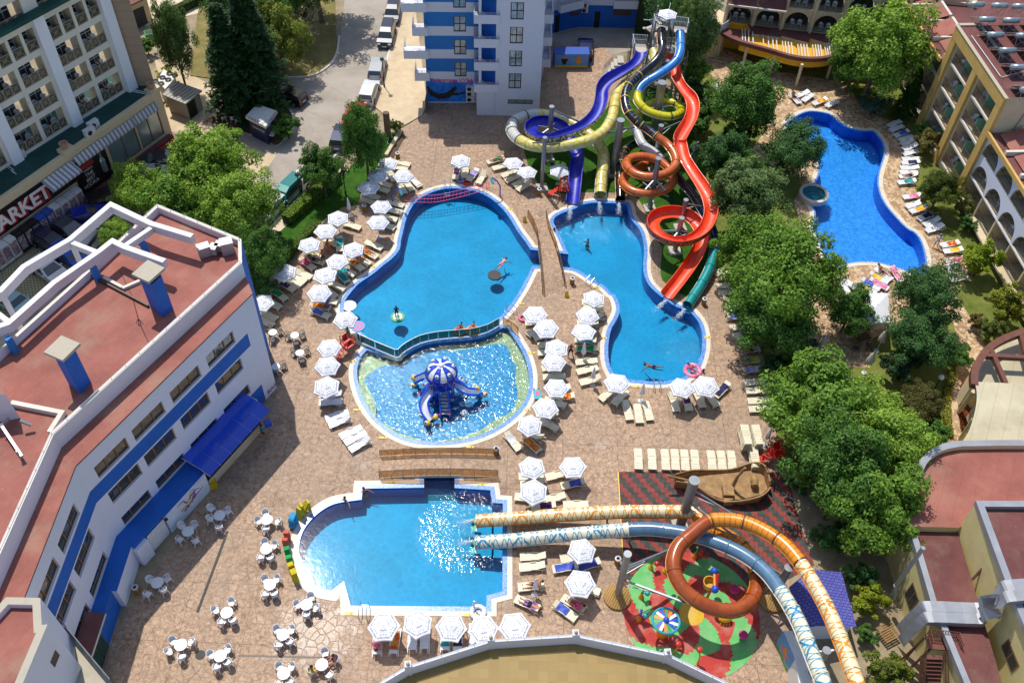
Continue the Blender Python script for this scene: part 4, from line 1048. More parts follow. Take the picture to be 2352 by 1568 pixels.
tr_ = MB(); tr_.add([(p.x, p.y, TZ) for p in (FM(0, 0, 0), FM(5.6, 0, 0), FT(0, 0, 0), FT(4.72, 0, 0), FT(4.72, -14, 0), FM(-.3, -12, 0))], [(0, 1, 2, 3, 4, 5)], 'stone_cap'); part('roof', tr_, tower)
for w in wins: window(tower, FT, *w, -.1, 2, 2, 'frame_dark', 'glass_curtain', .09)
for w in low: window(tower, FT, *w, -.1, 3, 1, 'frame_dark', 'glass_pale', .07)
for w in wm_:
 if w[3] < TZ: window(tower, FM, *w, -.1, 2, 2, 'frame_dark', 'glass_curtain', .09)
def balcony(fr, u0, u1, o0, o1, z, par, h=.95):
 k = MB(); fr.box(k, u0, u1, o0, o1, z, z+.15, 'wall_white')
 for a, b, c, d in ((u0, u1, o1-.1, o1), (u0, u0+.1, o0, o1-.101), (u1-.1, u1, o0, o1-.101)): fr.box(k, a, b, c, d, z+.151, z+h, 'wall_white')
 o = part('balcony', k, par)
 r = MB(); L = [fr(u0+.05, o0, z+h), fr(u0+.05, o1-.05, z+h), fr(u1-.05, o1-.05, z+h), fr(u1-.05, o0, z+h)]; railing(r, L, .28, 'rail_steel', .02, .9, 2); part('railing', r, o)
 return o
zb = FT.px(2, 1000, 635, .25)[1]
for i in range(5):
 balcony(FT, FT.px(2, 908, 600, .25)[0], FT.px(2, 1075, 600, .25)[0]-.0, -2., .25, zb+2.65*i, tower)
 k = MB(); u = FT.px(2, 948, 500, .05)[0]; FT.box(k, u-.14, u+.14, -.25, .02, zb+2.65*i+.96, zb+2.65*(i+1), 'wall_white'); part('pillar', k, tower)
zb = FM.px(2, 560, 555, .5)[1]
for i in range(5):
 balcony(FM, (-1.2, -2.2)[i % 2], .35, -1.6, .5, zb+2.65*i, tower)
for y in (598, 632, 670): u, z = FM.px(2, 882, y+16); ac_unit(tower, FM(u, .2, z), FM.rot(), .9, .62, .35)
mu = MB(); a, b = FM.px(2, 583, 690), FM.px(2, 862, 565); FM.box(mu, a[0], b[0], .0, .02, .15, b[1], 'mural_sea')
for cx, cz_, r in ((.55, 0, .5), (1.35, .1, .32), (3.3, .05, .3), (5.0, 0, .35)):
 mu.M = Matrix.Translation(FM(a[0]+cx*.95, .022, b[1]+cz_)) @ Matrix.Rotation(FM.rot(), 4, 'Z') @ Matrix.Rotation(math.pi/2, 4, 'X'); mu.lathe([(.0, 0), (r*.8, 0), (r, -.004)], 'mural_sea', 14); mu.M = Matrix()
m_ = part('mural', mu, tower)
ot = MB()
body = [FM.px(2, x, y) for x, y in ((585, 590), (620, 640), (670, 660), (730, 650), (760, 620), (785, 595))]
ot.tube([FM(u, .03, z) for u, z in body], [.12, .32, .4, .42, .3, .22], 'paint_seal', 6)
ot.tube([FM(*(lambda q: (q[0], .03, q[1]))(FM.px(2, x, y))) for x, y in ((730, 640), (790, 645), (850, 630))], [.2, .16, .12], 'paint_seal', 6)
for v in ot.v:
 k = (v.x-FM.p[0])*FM.n[0]+(v.y-FM.p[1])*FM.n[1];
 d = k-(.025+.02*max(0, min(1, (k+.4)/.8))); v.x -= FM.n[0]*d; v.y -= FM.n[1]*d
part('mural_animal', ot, m_)
u, z = FM.px(2, 622, 560); part('lettering', text_mesh('Аквапарк КУБАН', .42, 'sign_pink', FM, u, z, .03, 1.0, bold=.03), tower)
fence_ = MB(); a, b = Q(2, 575, 780), Q(2, 592, 690);
railing(fence_, [a, b], 1.6, 'rail_steel', .03, .4, 2); fence_.quad(a, b, b+Vector((0, 0, 1.6)), a+Vector((0, 0, 1.6)), 'panel_smoke')
fo = part('fence', fence_, None); tag(fo, 'grey mesh fence panel beside the tower mural wall', 'fence')
rear = thing('rear_wing', 'blue ground floor wing with white balconies behind the tower', 'building', (8, 104, 0))
FRA = Fr((3.53, 101.79), (1.83, .93)); FRB = Fr((5.36, 102.72), (1.4, .48)); FRC = Fr((6.76, 103.2), (6.2, .24))
rw = MB()
facade(rw, FRA, -.3, 2.05, 0, 9, [], lambda u, z: 'wall_blue' if z < 2.9 else 'wall_white', (), (2.9,))
facade(rw, FRB, 0, 1.48, 0, 9, [], lambda u, z: 'wall_blue' if z < 2.9 else 'wall_white', (), (2.9,))
facade(rw, FRC, 0, 12, 0, 9, [(FRC.px(2, 1725, 185)[0], FRC.px(2, 1762, 185)[0], .02, 2.1, .1)], lambda u, z: 'wall_blue' if z < 2.9 else 'wall_white', (), (2.9,), rev='black', back='black')
k0 = FRA(-.3, 0, 0); k1 = FT(4.72, -4, 0)
rw.quad((k1.x, k1.y, 0), (k0.x, k0.y, 0), (k0.x, k0.y, 9), (k1.x, k1.y, 9), 'wall_white')
part('wall', rw, rear)
k = MB(); k.add([FRA(-.3, 0, 9), FRB(0, 0, 9), FRC(0, 0, 9), FRC(12, 0, 9), FRC(12, -10, 9), FRA(-.3, -10, 9)], [(0, 1, 2, 3, 4, 5)], 'stone_cap'); part('roof', k, rear)
for i in range(2): balcony(FRA, .1, 3.2, -.2, 1.0, 3.0+2.65*i, rear)
for i in range(2): balcony(FRC, 3.5, 9.0, -.2, .9, 3.0+2.65*i, rear)
for fr, x0, x1, y0, y1 in ((FRB, 1565, 1625, 80, 112), (FRC, 1860, 1985, 75, 105)):
 k = MB(); a = fr.px(2, x0, y1); b = fr.px(2, x1, y0); fr.box(k, a[0], b[0], 0, .03, a[1], b[1], 'frame_dark'); part('window', k, rear)
k = MB(); FRA.box(k, .0, .6, 0, .04, .02, 2.2, 'black'); part('door', k, rear)
for z in (2.1, 2.75): ac_unit(rear, FRC(.25, .2, z), FRC.rot(), .75, .55, .3)
FS = Fr((FT(4.72, 0, 0).x, FT(4.72, 0, 0).y), (FT(4.72, -14, 0).x-FT(4.72, 0, 0).x, FT(4.72, -14, 0).y-FT(4.72, 0, 0).y))
for i in range(4): balcony(FS, 5.5, 8.6, -.1, 1.3, 2.4+2.65*i, tower)
ZU = lambda x, y: ((2640+x/1.68)/1.6327, (y/1.68)/1.6327)
ub_ = thing('arcade_hotel_wing', 'cream hotel wing with two rows of arched balconies above a yellow pergola terrace', 'building', (31, 101, 0))
g0, g1 = P(ZU(155, 140), 3.3), P(ZU(690, 205), 3.3); FU = Fr(g0, (g1.x-g0.x, g1.y-g0.y))
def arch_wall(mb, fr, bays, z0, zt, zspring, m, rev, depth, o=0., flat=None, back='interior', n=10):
 """wall strip z0..zt with round-headed openings (u0,u1); depth of the recess behind"""
 for (ua, ub, oa, ob) in bays:          # ua..ub wall extent, oa..ob opening
  if oa > ua: mb.quad(fr(ua, o, z0), fr(oa, o, z0), fr(oa, o, zt), fr(ua, o, zt), m)
  if ub > ob: mb.quad(fr(ob, o, z0), fr(ub, o, z0), fr(ub, o, zt), fr(ob, o, zt), m)
  c, r = (oa+ob)/2, (ob-oa)/2; rz = min(r, zt-zspring-.08); arc = [(c-r*math.cos(math.pi*i/n), zspring+rz*math.sin(math.pi*i/n)) for i in range(n+1)]
  for i in range(n):
   (a, za), (b, zb) = arc[i], arc[i+1]
   mb.quad(fr(a, o, za), fr(b, o, zb), fr(b, o, zt), fr(a, o, zt), m)
   mb.quad(fr(a, o, za), fr(a, o-.3, za), fr(b, o-.3, zb), fr(b, o, zb), rev)
  for u in (oa, ob): mb.quad(fr(u, o, z0), fr(u, o-depth, z0), fr(u, o-depth, zspring), fr(u, o, zspring), rev)
  mb.quad(fr(oa, o, z0), fr(ob, o, z0), fr(ob, o-depth, z0), fr(oa, o-depth, z0), 'interior_beige')
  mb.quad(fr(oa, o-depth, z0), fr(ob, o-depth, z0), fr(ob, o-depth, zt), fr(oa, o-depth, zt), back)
  mb.quad(fr(oa, o-depth, zt-.02), fr(ob, o-depth, zt-.02), fr(ob, o-.3, zt-.02), fr(oa, o-.3, zt-.02), rev)
def bar_rail(fr, u0, u1, o, z, h=.95, m='rail_dark', step=.14):
 k = MB(); fr.box(k, u0, u1, o-.02, o+.02, z+h-.04, z+h, m); fr.box(k, u0, u1, o-.015, o+.015, z+.08, z+.11, m)
 n = max(2, int((u1-u0)/step))
 for i in range(n+1): u = u0+(u1-u0)*i/n; fr.box(k, u-.01, u+.01, o-.01, o+.01, z+.05, z+h, m)
 return k
wu = MB(); B = [(-.55+3.22*i, -.55+3.22*(i+1), -.55+3.22*i+.3, -.55+3.22*(i+1)-.3) for i in range(8)]
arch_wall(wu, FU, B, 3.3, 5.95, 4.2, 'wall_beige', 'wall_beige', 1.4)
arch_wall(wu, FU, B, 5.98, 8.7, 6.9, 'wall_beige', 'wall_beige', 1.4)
FU.box(wu, -.55, 25.2, -6, .0, 8.7, 9.2, 'wall_beige')
FU.box(wu, -.55, 25.2, -.5, -.02, 0, 3.28, 'yellow_paint')
for i in range(9): FU.box(wu, -.55+3.22*i-.14, -.55+3.22*i+.14, .0, .35, 3.3, 9.3, 'wall_beige')
wu.quad(FU(-.55, -6, 0), FU(-.55, 0, 0), FU(-.55, 0, 9.2), FU(-.55, -6, 9.2), 'wall_beige')
part('wall', wu, ub_)
dr = MB(); c = P(ZU(60, 190), 3.3)+Vector((-1.2, 2.4, 0)); dr.lathe([(3.2, -3.3), (3.2, -.2)], 'wall_yellow', 20, c, math.pi, 2*math.pi); part('drum_wall', dr, ub_)
bb = MB(); bb.lathe([(0, -.2), (3.35, -.2), (3.35, .0), (0, .0)], 'wall_beige', 24, c); o = part('round_balcony', bb, ub_)
k = MB(); k.lathe([(3.25, .0), (3.25, .85), (3.3, .85), (3.3, 0)], 'rail_white', 30, c); part('railing', k, o)
for b in B[:7]:
 for z in (3.3, 5.98): part('railing', bar_rail(FU, b[2], b[3], -.12, z, .95), ub_); window(ub_, FU, b[2]+.1, b[3]-.1, z+.05, z+2.1, -1.36, 3, 2, 'frame_dark', 'glass_dark', .06)
rf = MB()
for u0, u1 in ((-.4, 2.6), (2.9, 5.8)):
 rf.quad(FU(u0, 1.3, 6.15), FU(u1, 1.3, 6.15), FU(u1, -.1, 7.3), FU(u0, -.1, 7.3), 'roof_maroon'); FU.box(rf, u0-.1, u1+.1, 1.28, 1.42, 6.0, 6.2, 'cap_white')
 FU.box(rf, u0, u1, .02, 1.27, 5.97, 6.02, 'wall_beige')
part('canopy_roof', rf, ub_)
tc = thing('pergola_terrace', 'curved yellow pergola terrace with maroon rim on cream columns', 'pergola', (30, 96, 0))
rim = cur([P(ZU(*q), 3.3) for q in ((118, 165), (125, 205), (200, 245), (285, 272), (440, 315), (540, 345), (640, 362), (730, 362), (800, 350), (870, 322), (935, 296))], 5)
rim = [Vector((p.x, p.y, 3.3)) for p in rim]
k = MB(); k.ribbon(rim, .4, .45, 'roof_maroon'); part('rim', k, tc)
k = MB(); ste = [P(ZU(*q), 3.28) for q in ((302, 215), (480, 238), (490, 228), (658, 272), (668, 245), (850, 292))]; step_ = [FU(2.2, .02, 3.28)]+ste+[FU(12.6, .02, 3.28)]
k.prism([(p.x, p.y) for p in step_], 2.9, 3.28, 'wall_beige', 'roof_maroon'); part('terrace_roof', k, tc)
k = MB(); k.prism([(p.x, p.y) for p in [FU(-.8, 1.2, 0), FU(2.9, 1.3, 0), rim[12], rim[8], rim[3], rim[0]]], 3.0, 3.25, 'roof_maroon', 'roof_maroon'); part('side_roof', k, tc)
k = MB(); low_ = [Vector((p.x, p.y, 2.05)) for p in rim[12:46]]; up_ = [Vector((p.x, p.y, 2.84)) for p in rim[12:46]]
k.strip(low_, [p+Vector((0, .0, .8)) for p in low_], 'yellow_paint');
part('valance', k, tc)
k = MB(); aw_ = [Vector((p.x, p.y, 3.0)) for p in smooth_path([ste[0], ste[2], ste[4], ste[5]], 11)]; rl_ = [Vector((p.x, p.y, 2.75)) for p in rim[12:46]]; k.strip(rl_, aw_, 'yellow_paint'); part('yellow_awning', k, tc)
for i in range(26):
 t_ = 13+i*1.25; p = rim[int(t_)]; k = MB(); q = Vector((p.x+.25, p.y+2.6, 3.22)); k.beam(p+Vector((0, .2, -.12)), q, .12, .2, 'cap_white' if i % 4 else 'wall_beige');
 part('rafter', k, tc)
for bse in ((85, 350), (240, 430), (410, 475), (578, 545), (775, 490)):
 p = P(ZU(*bse)); k = MB(); k.cyl(p, p+Vector((0, 0, 2.85)), .17, 'wall_beige', 12); part('column', k, tc)
rbg = thing('balcony_hotel_wing', 'ochre and cream hotel wing with recessed balconies and green glass screens', 'building', (46, 78, 0))
FR_ = Fr((42.7, 86.5), (1.05, -11.2))
wr = MB(); FL = [.8, 3.4, 6.05, 8.75]
bays2 = [(1.5, 5.9), (7.0, 11.5)]
opsR = [(a, b, z, (FL+[10.85])[i+1]-.16, 1.9) for a, b in bays2 for i, z in enumerate(FL)]
facade(wr, FR_, .4, 12.3, 0, 12.1, opsR, lambda u, z: 'wall_ochre' if z > 10.85 else 'wall_cream', (), (10.85,), depth=1.9, rev='wall_cream', back='interior_beige')
for u0, u1 in ((.35, 1.3), (5.85, 6.75), (11.45, 12.35)): FR_.box(wr, u0, u1, .01, .32, 0, 10.85, 'wall_ochre')
FR_.box(wr, .35, 12.35, .01, .34, 10.86, 12.1, 'wall_ochre')
e_ = FR_(12.3, 0, 0); wr.quad(e_, FR_(12.3, -30, 0), FR_(12.3, -30, 12.1), FR_(12.3, 0, 12.1), 'wall_beige')
wr.quad(FR_(.4, -30, 0), FR_(.4, 0, 0), FR_(.4, 0, 12.1), FR_(.4, -30, 12.1), 'wall_beige')
BF = [(.4-3.25*(i+1), .4-3.25*i, .4-3.25*(i+1)+.3, .4-3.25*i-.3) for i in range(4)]
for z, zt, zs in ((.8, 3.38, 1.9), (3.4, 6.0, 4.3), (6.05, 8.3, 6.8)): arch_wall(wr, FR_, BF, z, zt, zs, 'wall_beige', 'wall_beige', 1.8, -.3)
BN = [(12.32+3.25*i, 12.32+3.25*(i+1), 12.32+3.25*i+.2, 12.32+3.25*(i+1)-.2) for i in range(7)]
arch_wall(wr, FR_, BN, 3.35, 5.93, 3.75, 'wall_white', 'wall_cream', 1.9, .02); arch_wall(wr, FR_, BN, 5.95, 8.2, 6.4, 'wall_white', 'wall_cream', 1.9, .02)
for b in BN: FR_.box(wr, b[0]-.1, b[0]+.1, -1.8, .02, .9, 3.3, 'wall_cream'); FR_.box(wr, b[0]+.1, b[1]-.1, -1.9, -1.85, .9, 3.3, 'interior_beige')
FR_.box(wr, 12.32, 35, -1.84, .6, .7, .9, 'wall_beige'); FR_.box(wr, 12.32, 35, -1.84, .06, 3.18, 3.34, 'wall_white')
part('wall', wr, rbg)
k = MB(); k.add([FR_(.1, .4, 12.13), FR_(12.5, .4, 12.13), FR_(12.5, .05, 12.13), FR_(.1, .05, 12.13)], [(0, 1, 2, 3)], 'stone_cap'); FR_.box(k, .1, .5, -2.2, .04, 12.02, 12.2, 'stone_cap'); FR_.box(k, .5, 6, -2.2, -2.0, 12.02, 12.2, 'stone_cap')
part('parapet_cap', k, rbg)
k = MB(); k.add([FR_(.4, .05, 12.06), FR_(12.3, .05, 12.06), FR_(12.3, -30, 12.06), FR_(.4, -30, 12.06)], [(0, 1, 2, 3)], 'roof_maroon')
k.add([FR_(-16, .4, 8.3), FR_(.38, .4, 8.3), FR_(.38, -30, 9.3), FR_(-16, -30, 9.3)], [(0, 1, 2, 3)], 'roof_maroon'); k.add([FR_(12.32, .2, 8.22), FR_(36, .2, 8.22), FR_(36, -30, 8.22), FR_(12.32, -30, 8.22)], [(0, 1, 2, 3)], 'roof_maroon')
part('roof', k, rbg)
k = MB(); FR_.box(k, -16, .34, .4, .62, 8.0, 8.42, 'wall_ochre'); part('eaves_beam', k, rbg); k = MB(); FR_.box(k, 12.36, 36, .2, .42, 7.95, 8.4, 'wall_ochre'); part('eaves_beam', k, rbg)
for i in range(5):
 u = .2-3.2*i; k = MB(); k.quad(FR_(u-2.9, -.4, 8.45), FR_(u-.2, -.4, 8.45), FR_(u-.2, -2.6, 9.2), FR_(u-2.9, -2.6, 9.2), 'roof_red'); FR_.box(k, u-.2, u+.05, -2.8, .2, 8.3, 8.75, 'cap_white'); FR_.box(k, u-3, u-.21, -2.9, -2.62, 8.8, 9.25, 'cap_white'); part('roof_bay', k, rbg)
for i in range(4):
 u = 12.6+3.25*i; k = MB(); k.quad(FR_(u+.2, -.6, 8.4), FR_(u+2.9, -.6, 8.4), FR_(u+2.9, -2.6, 9.0), FR_(u+.2, -2.6, 9.0), 'roof_red'); FR_.box(k, u+2.9, u+3.2, -2.8, .1, 8.24, 8.7, 'cap_white'); FR_.box(k, u, u+2.89, -2.9, -2.62, 8.6, 9.05, 'cap_white'); part('roof_bay', k, rbg)
RB = []
for a, b in bays2:
 for z in FL:
  part('railing', bar_rail(FR_, a, b, -.06, z, .95, 'stair_brown', .16), rbg)
  k = MB(); FR_.box(k, (a+b)/2+.1, (a+b)/2+.14, -1.85, -.1, z+.05, z+1.6, 'glass_green'); part('glass_screen', k, rbg)
  k = MB(); FR_.box(k, a, b, -.04, .12, z-.17, z+.03, 'cap_white'); part('slab_edge', k, rbg)
  window(rbg, FR_, a+.2, b-.2, z+.03, z+2.1, -1.86, 4, 1, 'frame_dark', 'glass_dark', .08); RB.append((a, z))
for b in BN[:5]:
 for z in (.9, 3.35, 5.95): part('railing', bar_rail(FR_, b[2], b[3], -.1, z, .95, 'rail_dark', .16), rbg); window(rbg, FR_, b[2]+.3, b[3]-.3, z+.03, z+2., -1.82, 2, 1, 'frame_dark', 'glass_dark', .08)
for b in BF[:3]:
 for z in (3.4, 6.05): part('railing', bar_rail(FR_, b[2], b[3], -.4, z, .95, 'rail_dark', .2), rbg)
sh_ = thing('solar_heater', 'x', 'solar heater', (0, 0, 0))
k = MB(); k.cyl((-.75, 0, 1.0), (.75, 0, 1.0), .27, 'tank', 14); lpart('tank', k, sh_, True)
k = MB(); k.quad((-.8, -1.7, .25), (.8, -1.7, .25), (.8, -.1, .95), (-.8, -.1, .95), 'glass_dark'); k.box((0, -1.7, .23), (1.66, .05, .05), 'metal'); k.box((0, -.1, .93), (1.66, .05, .05), 'metal'); lpart('collector', k, sh_)
k = MB()
for x in (-.6, .6):
 k.cyl((x, .3, 0), (x, 0, .9), .025, 'metal', 5); k.cyl((x, -.6, 0), (x, 0, .9), .025, 'metal', 5); k.cyl((x, .3, 0), (-x, 0, .8), .02, 'metal', 5); k.cyl((x, -1.6, 0), (x, -1.6, .25), .025, 'metal', 5)
lpart('stand', k, sh_)
ZR1 = lambda x, y: ((3340+x/1.6)/1.6327, (y/1.6)/1.6327)
hp = [(515, 28, 0, 0), (655, 35, 0, 1), (780, 40, 0, 2), (580, 118, 1, 0), (725, 124, 1, 1), (860, 130, 1, 2), (630, 210, 2, 0), (800, 216, 2, 1), (702, 304, 3, 0), (860, 310, 3, 1), (770, 405, 4, 0), (830, 540, 5, 0)]
RN = ['first', 'second', 'third', 'fourth', 'fifth', 'sixth']
for i, (x, y, rw_, cl) in enumerate(hp):
 lab = 'silver solar water heater, %s from the roof edge in the %s row from the top' % (RN[cl], RN[rw_])
 loc = P(ZR1(x, y), 13.06); loc.z = 12.07
 if i == 0: sh_.location = loc; sh_.rotation_euler = (0, 0, 3.19); sh_['label'] = lab; sh_['group'] = 'solar water heaters on the right roof'
 else: dup(sh_, loc, 3.19, lab)
k = MB()
for a, b in (((485, 215), (660, 460)), ((665, 465), (830, 420)), ((520, 215), (600, 215))): k.cyl(P(ZR1(*a), 12.2), P(ZR1(*b), 12.2), .04, 'ac_white', 6)
part('roof_pipe', k, rbg)
k = MB(); a = P(ZR1(775, 635), 10.5); k.cyl(FR_(12.33, -2.3, 10.3), FR_(12.36, -2.0, 8.5), .07, 'metal', 8); part('flue', k, rbg)
ZN = lambda x, y: ((3200+x/1.2797)/1.6327, (1200+y/1.2797)/1.6327)
ZM = lambda x, y: ((3200+x/1.2437)/1.6327, (1840+y/1.2437)/1.6327)
cv_ = thing('curved_pavilion', 'pavilion with curved beige roof and open maroon ring of beams', 'building', (38, 44, 0))
zc = 4.6
edge = cur([P(ZN(*q), zc) for q in ((583, 295), (592, 345), (590, 400), (575, 470), (550, 540), (515, 592))], 4)
bl_ = edge+[P(ZN(820, 596), zc), P(ZN(1300, 596), zc), P(ZN(1300, 310), zc), P(ZN(819, 305), zc)]
k = MB(); k.prism([(p.x, p.y) for p in bl_], zc-.25, zc, 'roof_green', 'roof_beige'); part('roof', k, cv_)
k = MB(); wl_ = inset([(p.x, p.y) for p in bl_], .9); k.prism(wl_, 0, zc-.26, 'wall_cream', top=False); part('wall', k, cv_)
ring = cur([P(ZN(*q), zc) for q in ((583, 310), (582, 255), (600, 205), (635, 150), (680, 112), (740, 80), (819, 52), (900, 30), (1000, 20))], 4)
k = MB(); k.ribbon([Vector((p.x, p.y, zc+.05)) for p in ring], .55, .5, 'stair_brown'); part('ring_beam', k, cv_)
k = MB(); k.ribbon([P(ZN(640, 165), zc+.04), P(ZN(830, 175), zc+.04), P(ZN(1000, 185), zc+.04)], .35, .4, 'stair_brown'); part('cross_beam', k, cv_)
for a, b in (((665, 140), (735, 300)), ((805, 60), (835, 170))): k = MB(); k.ribbon([P(ZN(*a), zc+.03), P(ZN(*b), zc+.03)], .35, .4, 'stair_brown'); part('diagonal_beam', k, cv_)
lowr = cur([P(ZN(*q), 3.2) for q in ((575, 300), (570, 240), (610, 190), (660, 140), (740, 100), (830, 70))], 4)+[P(ZN(1300, 60), 3.2), P(ZN(1300, 330), 3.2)]
k = MB(); k.prism([(p.x, p.y) for p in lowr], 0, 3.2, 'wall_cream', 'roof_beige'); part('lower_roof', k, cv_)
for b, t_ in (((512, 432), (575, 345)), ((520, 560), (575, 480))):
 p = P(ZN(*b), .3); q = P(ZN(*t_), zc-.4); k = MB(); k.cyl((p.x, p.y, 0), (q.x, q.y, zc-.3), .17, 'wall_beige', 10); part('column', k, cv_)
ann = thing('kitchen_block', 'cream annexe with maroon flat roofs, grey parapet caps and steel ducts', 'building', (31, 31, 0))
zr = 4.35; zp = 4.75
arcp = cur([P(ZN(*q), 5.4) for q in ((300, 760), (330, 690), (365, 650), (420, 615), (500, 597), (560, 594), (700, 592), (820, 592), (1300, 592))], 4)
k = MB(); big = [(p.x, p.y) for p in arcp]+[(p.x, p.y) for p in (P(ZN(1300, 1000), 5.0), P(ZM(575, 150), 5.0), P(ZM(490, 170), 5.0), P(ZM(262, 165), 5.0))]
k.prism(big, 0, 5.0, 'wall_yellow', 'roof_red'); part('main_roof', k, ann)
k = MB(); ap = [Vector((p.x, p.y, 5.45)) for p in arcp]; k.ribbon(ap, .45, .44, 'wall_cream'); k.ribbon([p+Vector((0, 0, .05)) for p in ap], .5, .05, 'duct'); part('curved_parapet', k, ann)
b1 = [P(ZM(*q), zp) for q in ((255, 150), (490, 155), (600, 525), (730, 960), (560, 960), (375, 512))]
k = MB(); k.prism([(p.x, p.y) for p in b1], 0, zr, 'wall_yellow', 'roof_maroon'); part('low_roof', k, ann)
k = MB(); L1 = [b1[4], b1[5], b1[0]+Vector((.2, 0, 0)), b1[1]-Vector((.05, 0, 0))]; k.ribbon(L1, .4, zp-zr+.02, 'duct'); part('parapet_cap', k, ann)
pb_ = P(ZM(490, 180), zr); zb2 = Zat(pb_, ZM(578, 55));
b2_ = [P(ZM(*q), zb2) for q in ((575, 52), (1100, 60), (1100, 1200), (930, 900), (725, 415))]
k = MB(); k.prism([(p.x, p.y) for p in b2_], 0, zb2-.4, 'wall_yellow', 'roof_maroon'); part('tall_block', k, ann)
k = MB(); k.ribbon([b2_[3], b2_[4], b2_[0]+Vector((.22, -.1, 0)), b2_[1]], .45, .42, 'duct'); part('tall_parapet_cap', k, ann)
d_ = MB()
for off in (0, 1):
 f_ = lambda x, y, z: P(ZM(x+8*off, y+50*off), z)
 path = [f_(225, 640, 1.9), f_(330, 535, 5.1), f_(605, 545, 5.1), f_(700, 440, zb2+.5), f_(1000, 420, zb2+.5)]
 d_.ribbon(smooth_path([path[0], path[0].lerp(path[1], .85), path[1].lerp(path[2], .12), path[1].lerp(path[2], .88), path[2].lerp(path[3], .15), path[2].lerp(path[3], .85), path[3].lerp(path[4], .15), path[4]], 3), .72, .5, 'duct')
 for t_ in (.3, .65):
  p = path[0].lerp(path[1], t_);
 part('steel_duct', d_, ann); d_ = MB()
k = MB(); a, b = P(ZM(190, 455), 2.6), P(ZM(350, 280), 7.6); k.cyl(P(ZM(188, 500), 1.6), P(ZM(200, 440), 3.), .17, 'duct', 10); k.cyl(P(ZM(200, 440), 3.), Vector((P(ZM(200, 440), 3.).x, P(ZM(200, 440), 3.).y, 8.2)), .14, 'metal', 10); part('flue_pipe', k, ann)
k = MB(); k.cyl(P(ZM(555, 412), zr+.1), P(ZM(645, 315), 6.2), .09, 'roof_maroon', 8); part('drain_pipe', k, ann)
FL1 = Fr((b1[0].x, b1[0].y), (b1[5].x-b1[0].x, b1[5].y-b1[0].y)); a = FL1.px(9, 1480, 1010); b = FL1.px(9, 1520, 1150);
k = MB(); u0, u1 = sorted((a[0], FL1.px(9, 1520, 1150)[0])); FL1.box(k, u0, u0+1.3, -.02, .05, 1.2, 2.9, 'frame_brown'); FL1.box(k, u0+.1, u0+.6, .05, .06, 1.3, 2.8, 'glass_dark'); FL1.box(k, u0+.7, u0+1.2, .05, .06, 1.3, 2.8, 'glass_dark'); part('window', k, ann)
FL2 = Fr((b2_[4].x, b2_[4].y), (b2_[3].x-b2_[4].x, b2_[3].y-b2_[4].y)); a = FL2.px(9, 2150, 1345); b = FL2.px(9, 2300, 1320)
k = MB(); u0 = min(a[0], b[0]); zz = (a[1]+b[1])/2; FL2.box(k, u0, u0+1.7, .0, .05, zz-.55, zz+.55, 'frame_brown'); FL2.box(k, u0+.1, u0+.8, .05, .06, zz-.45, zz+.45, 'glass_dark'); FL2.box(k, u0+.9, u0+1.6, .05, .06, zz-.45, zz+.45, 'glass_dark'); part('window', k, ann)
fs = thing('fire_stairs', 'brown steel fire stairs with barred railings against the cream annexe', 'stairs', tuple(P(ZM(360, 800))))
tp = [P(ZM(*q), 4.0) for q in ((335, 675), (470, 690), (490, 745), (350, 735))]
k = MB(); k.prism([(p.x, p.y) for p in tp], 3.9, 4.0, 'stair_brown', bottom=True); part('landing', k, fs)
k = MB()
for i in range(12):
 t_ = i/12; p = P(ZM(365, 775), 3.9).lerp(P(ZM(345, 990), 1.2), t_); q = P(ZM(390, 775), 3.9).lerp(P(ZM(385, 990), 1.2), t_);
 c = (p+q)/2; k.box(c, (1.0, .28, .05), 'stair_brown')
for xs in ((318, 330), (400, 412)): k.beam(P(ZM(xs[0], 770), 3.9), P(ZM(xs[0]-15, 990), 1.1), .06, .22, 'stair_brown')
part('stair_flight', k, fs)
for nm, L in (('railing', [tp[0], tp[1], tp[2]]), ('railing', [tp[3], tp[0]]), ('railing', [P(ZM(318, 770), 3.9), P(ZM(303, 990), 1.1)]), ('railing', [P(ZM(415, 770), 3.9), P(ZM(420, 990), 1.1)])):
 k = MB(); railing(k, L, 1.0, 'stair_brown', .025, .16, 2); part(nm, k, fs)
k = MB(); k.beam(P(ZM(335, 680), 3.9), P(ZM(200, 810), .2), .08, .25, 'stair_brown'); k.beam(P(ZM(360, 735), 3.9), P(ZM(240, 850), .2), .08, .25, 'stair_brown'); part('stringer', k, fs)
for p in tp[:3]: k = MB(); k.cyl((p.x, p.y, 0), (p.x, p.y, 3.9), .06, 'stair_brown', 6); part('post', k, fs)
ter = thing('terrace_roof', 'tan tiled roof terrace with white parapet, rail and globe lamp posts', 'terrace', (3, 22, 0))
zt = 4.1; pl = [T(8, x, y) for x, y in ((-60, 1760), (270, 1572), (455, 1462), (1020, 1282), (1600, 1246), (2228, 1378))]+[T(9, 310, 1580), T(9, 700, 1800)]
plw = [P(p, zt) for p in pl]; flo = 3.1
k = MB(); k.prism([(p.x, p.y) for p in plw]+[(plw[-1].x, 0), (plw[0].x-3, 0)], 0, flo, 'wall_white', 'terrace_tile'); part('floor', k, ter)
k = MB(); k.ribbon(plw, .16, zt-flo+.02, 'wall_white'); part('parapet', k, ter)
k = MB(); L = [p+Vector((0, .0, .02)) for p in plw]
for i in range(len(L)-1):
 for dz in (.12, .24): k.cyl(L[i]+Vector((0, 0, dz)), L[i+1]+Vector((0, 0, dz)), .022, 'rail_white', 5)
 n_ = max(1, round((L[i+1]-L[i]).length/1.1))
 for j in range(n_+1): p = L[i].lerp(L[i+1], j/n_); k.cyl(p, p+Vector((0, 0, .25)), .018, 'rail_white', 5)
part('railing', k, ter)
